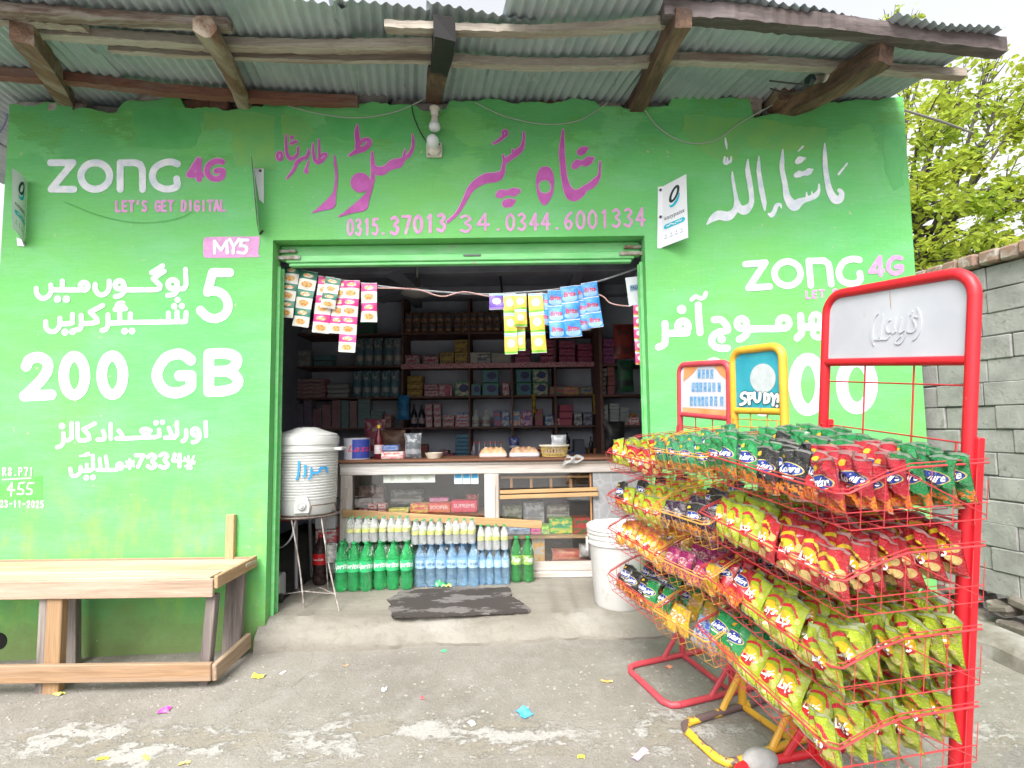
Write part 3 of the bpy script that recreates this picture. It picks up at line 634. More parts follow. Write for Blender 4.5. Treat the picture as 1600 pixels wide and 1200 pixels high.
bpy.data.objects.remove(roof)
mb = MB(); mb.box((-.35, 6.2, 4.35), (6.6, 2.4, .03)); 
roof = mb.part('roof', TIN, shop, 'rear slope of the tin roof')
sy = radians(11); se = np.array([cos(sy), sin(sy), 0]); sv = np.array([-sin(sy), cos(sy), 0])
def sheet(x0, y0, width, length, dz, seed):
    rs = random.Random(seed); n = int(width/.0585); mb = MB(); N = n*8; M_ = 22; pts = []
    tilt = rs.uniform(-.008, .008)
    for j in range(M_+1):
        t = j/M_*length
        for i in range(N+1):
            u = i/8*.0585; ph = 2*pi*i/8
            P = np.array([x0, y0, 0])+se*u+sv*t
            if j == 0: P = P+sv*(.006*sin(u*9+seed)+rs.uniform(-.002, .002))
            sag = .012*sin(t*3+seed)+tilt*u+(.012*sin(u*7+seed*2)*max(0, 1-t/.35))
            pts.append((P[0], P[1], roof_z(P[0], P[1])+.03+dz+.0095*cos(ph)+sag))
    fs = [(j*(N+1)+i, j*(N+1)+i+1, (j+1)*(N+1)+i+1, (j+1)*(N+1)+i) for j in range(M_) for i in range(N)]
    mb.add(pts, fs, 0, True); off = len(pts)
    mb.add([(p[0], p[1], p[2]+.0012) for p in pts], [f[::-1] for f in fs], 0, True)
    mb.part('roof_sheet', TIN, roof)
# (front-left corner x, y): staggered saw-tooth eave as in the photo
for i, (x, y, w_, dz) in enumerate([(-4.6, 2.32, .78, 0), (-3.86, 2.42, .78, .012), (-3.12, 2.40, .78, .003), (-2.38, 2.43, .78, .014), (-1.64, 2.535, .78, .004), (-.92, 2.635, .53, .015), (-.42, 2.675, .55, .003), (.06, 2.33, .78, .014), (.80, 2.535, .78, .004), (1.50, 2.69, .62, .014), (2.06, 2.72, .66, .004)]):
    sheet(x, y, w_+.05, 2.75, dz, i+1)
# old wood of the roof frame
W_OLD = wood('x', (.21, .14, .105), (.10, .065, .052), (.38, .35, .31), key='b'); W_PALE = wood('x', (.44, .40, .34), (.30, .255, .21), (.19, .115, .085), key='p')
W_DARK = wood('x', (.10, .075, .07), (.05, .038, .036), (.17, .14, .14), key='d'); W_RED = wood('x', (.23, .095, .06), (.12, .05, .035), (.2, .15, .12), key='r')
def batten(pts, w_, h, m):
    mb = MB(); V = [on_roof(*p, dz=-.02) for p in pts]
    n = 14; pv = []; 
    for i in range(len(V)-1):
        for k in range(n): pv.append(V[i]+(V[i+1]-V[i])*k/n)
    pv.append(V[-1]); rs = random.Random(int(pts[0][0]+pts[0][1]*3)); vs = []
    for i, p in enumerate(pv):
        j = rs.uniform(-.004, .004); ww = w_*(1+rs.uniform(-.1, .1))
        vs += [(p[0], p[1]-ww/2, p[2]-h/2+j), (p[0], p[1]+ww/2, p[2]-h/2+j), (p[0], p[1]+ww/2, p[2]+h/2+j), (p[0], p[1]-ww/2, p[2]+h/2+j)]
    fs = [(i*4+a, i*4+(a+1) % 4, i*4+4+(a+1) % 4, i*4+4+a) for i in range(len(pv)-1) for a in range(4)]
    fs += [(3, 2, 1, 0), tuple(len(pv)*4-4+k for k in range(4))]
    mb.add(vs, fs); mb.part('batten', m, roof)
batten([(-60, 112), (100, 122), (250, 140), (400, 152), (560, 160)], .06, .06, W_RED)
batten([(-60, 12), (60, 20), (200, 30), (360, 40)], .06, .05, W_OLD)
batten([(60, 50), (200, 60), (330, 70), (520, 73), (680, 71)], .06, .05, W_PALE)
batten([(172, 75), (300, 84), (520, 92), (680, 92)], .035, .045, W_PALE)
batten([(-60, 28), (60, 34), (134, 41)], .05, .04, W_PALE)
batten([(602, 42), (700, 46), (820, 50), (940, 45), (1060, 33)], .055, .042, W_PALE)
batten([(700, 94), (820, 101), (960, 101), (1060, 92), (1200, 98), (1330, 106), (1505, 116)], .055, .05, W_PALE)
batten([(1035, 18), (1160, 27), (1300, 42), (1440, 60), (1565, 76)], .075, .085, W_DARK)
RAFT = wood('y', (.21, .115, .065), (.09, .05, .032), (.30, .25, .19), key='raf'); RAFD = wood('y', (.16, .09, .06), (.07, .04, .03), (.2, .11, .06), key='burnt'); RAFB = wood('y', (.14, .075, .045), (.045, .03, .024), (.22, .13, .08), key='dk')
def burn(m, y0, y1):
    t = m.node_tree; b = t.nodes['Principled BSDF']; src = b.inputs['Base Color'].links[0].from_socket
    g = t.nodes.new('ShaderNodeNewGeometry'); sp = t.nodes.new('ShaderNodeSeparateXYZ'); t.links.new(g.outputs['Position'], sp.inputs[0]); nz = t.nodes.new('ShaderNodeTexNoise'); nz.inputs['Scale'].default_value = 9; t.links.new(g.outputs['Position'], nz.inputs['Vector'])
    a = t.nodes.new('ShaderNodeMath'); a.operation = 'MULTIPLY_ADD'; t.links.new(nz.outputs[0], a.inputs[0]); a.inputs[1].default_value = .5; t.links.new(sp.outputs[1], a.inputs[2])
    r = t.nodes.new('ShaderNodeMapRange'); t.links.new(a.outputs[0], r.inputs[0]); r.inputs[1].default_value = y1; r.inputs[2].default_value = y0
    mx = t.nodes.new('ShaderNodeMix'); mx.data_type = 'RGBA'; t.links.new(r.outputs[0], mx.inputs[0]); t.links.new(src, mx.inputs[6]); mx.inputs[7].default_value = (.012, .011, .012, 1); t.links.new(mx.outputs[2], b.inputs['Base Color'])
burn(RAFD, 3.35, 3.43)
def rafter(a, b, r0, r1, m, square, mid=0):
    A_ = PY(*a, YW+.02); B_ = on_roof(*b, dz=-.03-r1); d = B_-A_; mb = MB(); rs = random.Random(a[0]); n = 12; V = []; 
    A_ = A_-d*.14
    up = np.array([0, 0, 1.]); t = d/np.linalg.norm(d); sx = np.cross(t, up); sx /= np.linalg.norm(sx); sz = np.cross(sx, t)
    K = 4 if square else 12
    ph = [rs.uniform(-.1, .1) for _ in range(K)]
    for i in range(n+1):
        f = i/n; c = A_+(B_-A_)*f+sz*mid*sin(pi*f)+sx*.012*sin(f*5+a[0]); r = r0+(r1-r0)*f
        for k in range(K):
            an = (pi/4+k*pi/2) if square else 2*pi*k/K
            rr = r*(1.3 if square else 1)*(1+ph[k]+rs.uniform(-.09, .09)); V.append(c+sx*cos(an)*rr+sz*sin(an)*rr+t*(rs.uniform(-.012, .012) if i == n else 0))
    fs = [(i*K+k, i*K+(k+1) % K, (i+1)*K+(k+1) % K, (i+1)*K+k) for i in range(n) for k in range(K)]+[tuple(range(K))[::-1], tuple(n*K+k for k in range(K))]
    mb.add(V, fs, 0, not square); return mb.part('rafter', m, roof)
rafter((108, 158), (32, 50), .048, .058, RAFT, True); rafter((385, 164), (322, 42), .046, .056, RAFT, False)
rafter((679, 150), (692, 42), .05, .056, RAFD, True); rafter((990, 168), (1072, 28), .05, .05, RAFB, True); rafter((1222, 168), (1388, 82), .055, .066, RAFB, True, -.03)
for (px, py, m) in ((1216, 155, RAFT), (1128, 158, RAFB)):
    if px == 1216:
        mb = MB(); P = PY(px, py, YW); mb.tube([P+np.array([0, .25, 0]), P+np.array([0, -.09, -.0])], [.07, .068], 12); mb.part('log_end', m, roof)
# ================================================================ block wall, kerb, tree on the right
BD = np.array([sin(radians(13)), -cos(radians(13)), 0]); BN = np.array([-cos(radians(13)), -sin(radians(13)), 0])   # along the wall towards the viewer; its outward normal
B0 = np.array([2.72, 3.62, 0.0])
ZT = PPL(1600, 400, B0, BN)[2]; 
bw = thing('block_wall', 'grey concrete block boundary wall with brick coping running from the shop corner', 'wall', (B0[0], B0[1], .2))
CB = mat('concrete_block', (.30, .295, .285), .95, (.21, .205, .20), 7, bump=.9, bs=55, dirt=(.14, .135, .13), ds=24, dth=(.58, .72))
rs = random.Random(21); mb = MB(); z = .40; row = 0; CHT = .137
def bp(u, d, z): return B0+BD*u+BN*d+np.array([0, 0, z])
Rb = Matrix(((BD[0], BN[0], 0), (BD[1], BN[1], 0), (0, 0, 1))).to_3x3()
while z < ZT-.06:
    u = -.6-rs.uniform(0, .3)
    while u < 2.6:
        L = .29+rs.uniform(-.012, .012)
        mb.box(bp(u+L/2, -.09+rs.uniform(-.007, .007), z+CHT/2+rs.uniform(-.003, .003)), (L-rs.uniform(.002, .006), .18, CHT-rs.uniform(.002, .006)), Rb@Matrix.Rotation(rs.uniform(-.012, .012), 3, 'Y'), rs.uniform(.002, .007)); u += L
    z += CHT; row += 1
mb.part('block_courses', CB, bw)
mb = MB(); mb.box(bp(1.0, -.1, (z+.40)/2), (3.6, .165, z-.42), Rb, .002); mb.part('mortar', mat('mortar', (.24, .235, .225), .95, (.13, .13, .125), 14, bump=.6), bw)
mb = MB(); u = -.6
while u < 2.6:
    L = .105+rs.uniform(-.01, .012); mb.box(bp(u+L/2, -.07+rs.uniform(-.012, .012), z+.045+rs.uniform(-.006, .006)), (L-.006, .24, .08), Rb, .012); u += L
mb.part('brick_coping', mat('coping_brick', (.27, .17, .125), .9, (.2, .13, .10), 8, bump=.9, dirt=(.34, .30, .27), ds=16, dth=(.5, .65)), bw)
mb = MB()
for k in range(150):
    u = rs.uniform(-.6, 2.6); zz = rs.uniform(.02, .4); s_ = rs.uniform(.05, .13)
    mb.box(bp(u, -.04+rs.uniform(-.05, .05), zz), (s_*2.1, .16, s_*.7), Rb@Matrix.Rotation(rs.uniform(-.3, .3), 3, 'Y'), .016)
mb.part('rubble_footing', mat('footing_stone', (.2, .175, .15), .95, (.10, .085, .07), 7, bump=1, bs=22, dirt=(.3, .28, .25), ds=9), bw)
# kerb
mb = MB()
rs = random.Random(4); K = []
for i in range(25):
    u = .05+i*.1; j = lambda: rs.uniform(-.008, .008); a = bp(u, .10, 0); b = bp(u, .27+j(), 0); g = G(b[0], b[1])
    K.append([(a[0], a[1], g+.115+j()), (b[0], b[1], g+.10+j()), (b[0]+BN[0]*.02, b[1]+BN[1]*.02, g+.07+j()), (b[0]+BN[0]*.03, b[1]+BN[1]*.03, g-.05)])
for i in range(24): mb.add(K[i]+K[i+1], [(k, k+1, k+5, k+4) for k in range(3)])
mb.add(K[0]+[(K[0][0][0], K[0][0][1], -.05)], [(0, 1, 2, 3, 4)])
struct(mb, 'kerb', mat('kerb_concrete', (.33, .32, .30), .95, (.16, .145, .12), 6, bump=.7, dirt=(.3, .2, .12), ds=5, dth=(.62, .7)))
mb = MB(); vs = [tuple(bp(u, d, 0)) for u in (-.2, 2.6) for d in (-.1, .2)]; mb.add([(p[0], p[1], G(p[0], p[1])+.09) for p in vs], [(0, 1, 3, 2)]); struct(mb, 'verge_soil', mat('soil', (.13, .11, .085), 1, (.2, .18, .15), 9, bump=.8))
# weed tuft in the verge
P = PPL(1562, 1002, bp(0, .08, 0), BN); mb = MB(); rs = random.Random(9)
for k in range(70):
    a = rs.uniform(0, 2*pi); l = rs.uniform(.03, .085); b = Vector((P[0]+rs.gauss(0, .03), P[1]+rs.gauss(0, .05), P[2]-.045)); d = Vector((cos(a), sin(a), rs.uniform(.6, 2))).normalized()
    s_ = Vector((-sin(a), cos(a), 0))*.006; m_ = b+d*l*.6; t = b+d*l+Vector((cos(a)*.02, sin(a)*.02, -.008)); mb.add([b-s_, b+s_, m_+s_*1.3, m_-s_*1.3, t], [(0, 1, 2, 3), (3, 2, 4)])
mb.solo('weed_tuft', mat('weed_green', (.10, .26, .045), .6, (.2, .36, .08), 30), 'small green weed tuft growing behind the kerb at the foot of the block wall', 'weed')

# ---- tree behind the block wall
def leaf_mat(a, b, nm):
    q = NT(nm); oi = q.co('World'); c = q.mix(q.step(q.noise(oi, 2.4, 4), .35, .65), a, b)
    c = q.mix(q.math('MULTIPLY', q.step(q.noise(oi, 25, 2), .4, .7), .5), c, tuple(v*.6 for v in a))
    q.set(col=c, rough=.45, spec=.3)
    tr = q.n('ShaderNodeBsdfTranslucent'); q.L.new(c, tr.inputs[0]); mx = q.n('ShaderNodeMixShader'); mx.inputs[0].default_value = .55
    q.L.new(q.b.outputs[0], mx.inputs[1]); q.L.new(tr.outputs[0], mx.inputs[2]); q.L.new(mx.outputs[0], q.N['Material Output'].inputs[0]); return q.m
LEAF = leaf_mat((.30, .43, .05), (.52, .57, .075), 'leaf_green'); BARK = mat('bark', (.09, .075, .06), .95, (.04, .035, .03), 12, bump=.8)
def make_tree(name, label, base, trunk_top, clumps, seed, nleaf, lsize):
    rs = random.Random(seed); T = thing(name, label, 'tree', base)
    mb = MB(); b = Vector(base); tt = Vector(trunk_top)
    mb.tube([b-Vector((0, 0, .3)), b.lerp(tt, .35)+Vector((.08, .05, 0)), b.lerp(tt, .7)-Vector((.05, 0, 0)), tt], [.17, .14, .11, .07], 10)
    lv = MB()
    for (c, r) in clumps:
        c = Vector(c); st = b.lerp(tt, rs.uniform(.45, 1)); md = st.lerp(c, .55)+Vector((rs.uniform(-.2, .2), rs.uniform(-.2, .2), rs.uniform(0, .25)))
        pts = [Vector(p) for p in catmull([st, st.lerp(md, .5)+Vector((0, 0, .08)), md, c], k=4)]
        mb.tube(pts, [.045*(1-i/len(pts))+.008 for i in range(len(pts))], 6)
        tw = []
        for k in range(9):
            d = Vector((rs.gauss(0, 1), rs.gauss(0, 1), rs.gauss(.1, .7))).normalized()*r*rs.uniform(.6, 1.1); p0 = md.lerp(c, rs.uniform(.4, 1)); p1 = c+d; q_ = p0.lerp(p1, .5)+Vector((0, 0, rs.uniform(-.06, .1)))
            mb.tube([p0, q_, p1], [.011, .008, .003], 4); tw.append((p0, q_, p1))
        for k in range(int(nleaf*r*r/.3)):
            p0, q_, p1 = rs.choice(tw); t = rs.uniform(.15, 1.05); p = (p0.lerp(q_, t*2) if t < .5 else q_.lerp(p1, t*2-1))+Vector((rs.gauss(0, .07), rs.gauss(0, .07), rs.gauss(0, .06)))*r/.5
            L = lsize*rs.uniform(.55, 1.25); a = rs.uniform(0, 2*pi); e = rs.uniform(-.9, .5); d = Vector((cos(a)*cos(e), sin(a)*cos(e), sin(e))); s_ = d.cross(Vector((rs.gauss(0, .5), rs.gauss(0, .5), 1))).normalized()*L*rs.uniform(.2, .36); n = s_.cross(d).normalized()
            lv.add([p, p+d*L*.35+s_+n*L*.06, p+d*L*.75+s_*.75+n*L*.05, p+d*L-n*L*.1, p+d*L*.75-s_*.75+n*L*.05, p+d*L*.35-s_+n*L*.06, p+d*L*.45-n*L*.03], [(0, 6, 1), (1, 6, 2), (2, 6, 3), (3, 6, 4), (4, 6, 5), (5, 6, 0)])
    mb.part('trunk', BARK, T); lv.part('crown', LEAF, T)
cl = []
rs = random.Random(31)
for (px, py, Y, r) in [(1440, 190, 6.2, .55), (1500, 160, 6.6, .5), (1560, 150, 6.9, .5), (1600, 175, 6.4, .5), (1455, 250, 6.0, .5), (1520, 235, 6.3, .45), (1430, 320, 5.8, .5), (1500, 310, 6.1, .55), (1570, 320, 6.4, .55), (1640, 290, 6.2, .6), (1450, 390, 5.8, .5), (1530, 385, 6.0, .55), (1610, 380, 6.2, .55), (1480, 430, 6.6, .5), (1560, 430, 6.4, .5), (1640, 430, 6, .5), (1680, 220, 6.6, .6), (1700, 340, 6.4, .6), (1420, 110, 7.4, .35), (1545, 95, 7.0, .25), (1640, 120, 7.2, .45), (1480, 120, 7, .3)]:
    cl.append((PY(px, py, Y), r))
make_tree('leafy_tree', 'bright yellow green leafy tree spreading above the block wall right of the shop', (4.9, 6.9, .2), (4.9, 6.7, 3.9), cl, 5, 420, .098)
cl = [(PY(1388, 22, 8.6), .18), (PY(1430, 22, 8.6), .14), (PY(1395, 60, 8.6), .25)]
make_tree('slender_tree', 'leafy treetop sprig showing just above the right end of the tin roof', (5.1, 8.9, .2), (5.2, 8.6, 5.6), cl, 8, 330, .12)
# thin pole sticking out of the wall and a dark cable, in front of the tree
mb = MB(); a = PY(1412, 172, 3.85); b = PY(1521, 208, 4.5); mb.tube([a, (a+b)/2+np.array([0, 0, .01]), b], .009, 6)
mb.solo('stick', mat('grey_stick', (.2, .19, .18), .8), 'thin bare stick poking out from the shop side in front of the leafy tree', 'stick')

# ================================================================ bench
TOPW = wood('x', (.44, .36, .25), (.34, .26, .17), (.50, .42, .31), key='bench_top'); APW = wood('x', (.40, .29, .21), (.28, .19, .135), (.45, .35, .27), key='apron'); RAILW = wood('x', (.37, .23, .125), (.26, .155, .085), (.32, .23, .16), key='rail')
LEGW = wood('z', (.38, .24, .125), (.28, .165, .085), key='leg'); GREYW = wood('z', (.20, .165, .15), (.09, .075, .07), (.30, .26, .23), key='weath'); TANW = wood('z', (.52, .35, .19), (.42, .26, .13), key='stub')
BX = -1.675; BL = -4.1
bn = thing('wooden_bench', 'long rough wooden bench with pale plank top against the green wall left of the door', 'bench', (-2.7, 3.3, -.02))
zt = .592
mb = MB()
yy = [3.118, 3.245, 3.375, 3.505]
for k in range(3): mb.box(((BL+BX)/2+.02*k-.03, (yy[k]+yy[k+1])/2, zt-.012+.003*k), (BX-BL+.04*k, yy[k+1]-yy[k]-.004, .024), bev=.003)
mb.part('seat', TOPW, bn)
mb = MB(); mb.box(((BL+BX)/2, 3.105, zt-.055), (BX-BL, .024, .098), bev=.003); mb.part('front_apron', APW, bn)
mb = MB(); mb.beam((BX+.012, 3.10, zt-.025), (BX+.04, 3.515, zt-.008), .022, .07); mb.part('side_apron', wood('y', (.5, .34, .2), (.36, .22, .12), key='sa'), bn)
mb = MB(); mb.box(((BL+BX)/2, 3.515, zt+.002), (BX-BL+.05, .018, .03), bev=.002); mb.part('back_edge', RAILW, bn)
g = G(-2.6, 3.12)
for c, s, m in (((-2.565, 3.135, (zt-.105+g-.02)/2+.0), (.088, .05, zt-.105-g+.02), LEGW), ((-2.635, 3.15, (zt-.1+g-.02)/2), (.05, .06, zt-.1-g+.02), GREYW)):
    mb = MB(); mb.box(c, s, bev=.004); mb.part('leg', m, bn)
mb = MB(); a = PY(336, 932, 3.15); g = G(-1.72, 3.15); mb.beam((-1.70, 3.15, zt-.10), (-1.735, 3.15, g-.01), .055, .05, (0, 1, 0)); mb.part('leg', GREYW, bn, 'dark weathered leg')
mb = MB(); mb.beam((-1.715, 3.44, zt-.03), (-1.735, 3.44, G(-1.75, 3.44)-.01), .11, .04, (0, 1, 0)); mb.part('leg', GREYW, bn, 'wide grey weathered rear leg')
mb = MB(); mb.beam((-2.72, 3.43, zt-.05), (-2.695, 3.43, G(-2.7, 3.43)-.01), .07, .05, (0, 1, 0)); mb.part('leg', GREYW, bn, 'dark rear leg')
mb = MB(); mb.box(((BL+BX)/2, 3.092, .093), (BX-BL+.02, .03, .095), bev=.004); mb.part('lower_rail', RAILW, bn)
mb = MB(); mb.beam((BX+.02, 3.09, .085), (BX+.03, 3.47, .115), .03, .09); mb.part('side_rail', wood('y', (.42, .31, .22), (.28, .19, .12), key='sr'), bn)
mb = MB(); P = PY(361, 842, 3.52); mb.box((P[0], 3.517, .72), (.052, .036, .31), bev=.003); mb.part('back_post', TANW, bn)

# ================================================================ bucket, mat, stone
PLW = mat('white_plastic', (.62, .62, .61), .42, (.53, .52, .50), 4, dirt=(.42, .39, .33), ds=14, dth=(.6, .78))
C0 = PY(967, 880, 3.76); bx, by = C0[0], 3.76
bk = thing('plastic_bucket', 'large white plastic bucket with a ribbed collar and lid beside the far snack rack', 'bucket', (bx, by, FZ))
mb = MB(); mb.lathe([(.001, 0), (.158, 0), (.166, .012), (.196, .40), (.198, .405), (.208, .408), (.208, .425), (.201, .43), (.202, .445), (.209, .448), (.209, .46), (.203, .464), (.204, .478), (.211, .48), (.211, .492), (.204, .496), (.205, .505)], (bx, by, FZ), 48); mb.part('pail', PLW, bk)
mb = MB(); mb.lathe([(.205, .503), (.213, .503), (.213, .52), (.206, .528), (.196, .526), (.19, .515), (.001, .518)], (bx, by, FZ), 48); mb.part('lid', PLW, bk)
mb = MB(); mb.box((bx-.213, by, FZ+.40), (.012, .05, .09), bev=.004); mb.part('handle_lug', PLW, bk)
mb = MB(); v, f = sdf_shape([[(0, 0, .02), (.05, -.01, .03), (.10, .02, .02)], [(.03, -.03, .012), (.08, -.04, .01)], [(.02, .03, .01), (.12, .045, .008)]], cell=.006)
mb.add([(bx+.196*sin((p[0]-.03)/.196), by-.1985*cos((p[0]-.03)/.196), FZ+.235-p[1]) for p in v], f); mb.part('print', mat('dark_print', (.06, .03, .05), .5, (.3, .05, .15), 60), bk)
mb = MB(); rs = random.Random(6)
out = [(625, 922), (660, 920), (720, 918), (776, 918), (795, 917), (800, 925), (797, 931), (812, 938), (826, 949), (829, 955), (790, 957), (740, 959), (690, 961), (640, 963), (611, 963), (613, 955), (607, 949), (612, 943), (606, 936), (618, 930)]
pp = []
for i in range(len(out)):
    a, b = np.array(out[i], float), np.array(out[(i+1) % len(out)], float)
    for k in range(7): pp.append(a+(b-a)*k/7+np.array([rs.uniform(-1.6, 1.6), rs.uniform(-.6, .6)]))
top = [PZ(p[0], p[1], FZ+.011) for p in pp]; n = len(top); c = np.mean(top, 0)
mb.add([tuple(p) for p in top]+[(p[0], p[1], FZ+.001) for p in top]+[tuple(c)], [(i, (i+1) % n, 2*n) for i in range(n)]+[(i+n, (i+1) % n+n, (i+1) % n, i) for i in range(n)])
q = NT('wet_sacking'); p_ = q.co('World'); st = q.step(q.noise(q.co('World', (1, 2, 1)), 3.4, 7, .65), .5, .54)
q.set(col=q.mix(st, q.mix(q.noise(p_, 90, 3), (.035, .028, .026), (.06, .05, .046)), (.16, .145, .14)), rough=q.math('MULTIPLY_ADD', st, -.35, .95)); q.bump(q.noise(p_, 150, 3), .6, .004)
mb.solo('door_mat', q.m, 'dark brown ragged damp door mat lying on the cement shop floor', 'mat')
P = PG(1188, 1196); mb = MB(); mb.grid(lambda u, v: (P[0]+.075*cos(2*pi*u)*sin(pi*v)*(1+.1*sin(4*pi*u)), P[1]+.05*sin(2*pi*u)*sin(pi*v), P[2]+.02+.045*cos(pi*v)), 24, 12)
mb.solo('stone', mat('grey_stone', (.28, .275, .27), .9, (.38, .37, .36), 20, bump=.6), 'smooth grey stone lying by the foot of the near red rack', 'stone')

# ================================================================ litter
rs = random.Random(17)
def scrap(px, py, s, col, label, nm='wrapper', z=None, cat='litter', group=None):
    P = PG(px, py) if z is None else PZ(px, py, z); mb = MB(); a = rs.uniform(0, pi); n = 6
    ph = [rs.uniform(0, 6) for _ in range(4)]
    def fn(u, v):
        x = (u-.5)*s[0]; y = (v-.5)*s[1]; zz = .004+.3*min(s)*(.5+.5*sin(u*5+ph[0]))*(.5+.5*sin(v*6+ph[1]))+.06*min(s)*sin(u*14+ph[2])
        return (P[0]+x*cos(a)-y*sin(a), P[1]+x*sin(a)+y*cos(a), (G(P[0], P[1]) if z is None else z)+zz)
    mb.grid(fn, n, n, 0, False); k = len(mb.v); 
    return mb.solo(nm, mat('litter_'+nm, col, .4, tuple(min(1, c*1.5+.08) for c in col), 60), label, cat, group)
scrap(257, 1111, (.06, .05), (.75, .05, .35), 'crumpled pink wrapper on the pavement in front of the bench')
scrap(819, 1116, (.075, .06), (.03, .3, .7), 'flat blue and white sachet lying on the worn pavement')
scrap(288, 1060, (.07, .03), (.75, .7, .03), 'yellow wrapper under the right end of the bench')
scrap(404, 1058, (.07, .045), (.7, .68, .04), 'yellow flat packet on the pavement right of the bench')
scrap(92, 1085, (.06, .035), (.75, .62, .1), 'torn yellow paper beside the front bench leg')
scrap(693, 1018, (.03, .03), (.02, .4, .15), 'small green bottle cap below the shop step', 'bottle_cap')
scrap(160, 1187, (.05, .02), (.8, .7, .02), 'long yellow scrap near the lower left corner')
scrap(228, 1185, (.05, .018), (.65, .7, .05), 'greenish yellow scrap near the lower edge')
scrap(288, 1194, (.045, .02), (.65, .5, .12), 'tan scrap at the bottom of the picture')
scrap(735, 1132, (.045, .03), (.65, .62, .55), 'twisted silver and yellow foil wrapper on the pale skim')
scrap(600, 1079, (.04, .025), (.45, .5, .56), 'grey blue paper scrap in the middle of the pavement')
scrap(660, 1092, (.03, .02), (.3, .06, .08), 'small dark red scrap in the middle of the pavement')
scrap(948, 1066, (.06, .02), (.75, .3, .05), 'orange and red torn packet left of the far red rack foot')
scrap(1045, 1043, (.05, .03), (.6, .22, .12), 'red brown scrap inside the far red rack foot')
scrap(1000, 1180, (.1, .03), (.5, .35, .5), 'pointed lilac foil strip left of the yellow rack foot')
scrap(908, 1184, (.03, .022), (.8, .65, .02), 'small yellow scrap near the bottom centre')
scrap(442, 1052, (.04, .02), (.7, .7, .68), 'white paper scrap on the pavement below the step')
scrap(540, 1041, (.03, .015), (.5, .25, .1), 'brown leaf scrap below the step')
P = PZ(693, 916, FZ); mb = MB()
mb.grid(lambda u, v: (P[0]+(u-.5)*.13, P[1]-.02+(v-.5)*.05, FZ+.012+.055*sin(pi*min(max(v, .02), .98))*(.6+.4*sin(u*7))*sin(pi*u)**.5+.006*sin(u*25)), 14, 8, 0, True)
mb.solo('chip_bag', mat('crumpled_green_foil', (.03, .4, .1), .25, (.75, .7, .2), 22, contrast=(.55, .62)), 'crumpled green snack packet lying in front of the blue water bottles', 'snack bag')
mb = MB()
for k in range(520):
    px = rs.uniform(-30, 1630); py = rs.uniform(1030, 1230); P = PG(px, py); s_ = rs.uniform(.004, .011)
    if P[1] > 3.4: continue
    a = rs.uniform(0, 6.3); g = G(P[0], P[1]); q4 = [(P[0]+s_*rs.uniform(.7, 1.3)*cos(a+k_*pi/2.5), P[1]+s_*rs.uniform(.5, 1)*sin(a+k_*pi/2.5)) for k_ in range(5)]
    mb.add([(x, y, g-.001) for x, y in q4]+[(P[0]+(x-P[0])*.6, P[1]+(y-P[1])*.6, g+s_*.45) for x, y in q4], [(i, (i+1) % 5, (i+1) % 5+5, i+5) for i in range(5)]+[(5, 6, 7, 8, 9)])
me = mb.mesh('pebbles', mat('pebble_grey', (.34, .32, .29), .95, (.2, .185, .165), 3, kind='World')); o = bpy.data.objects.new('pebbles', me); COL.objects.link(o); o['kind'] = 'stuff'
tag(o, 'small pale grit scattered over the pavement', 'pebbles')

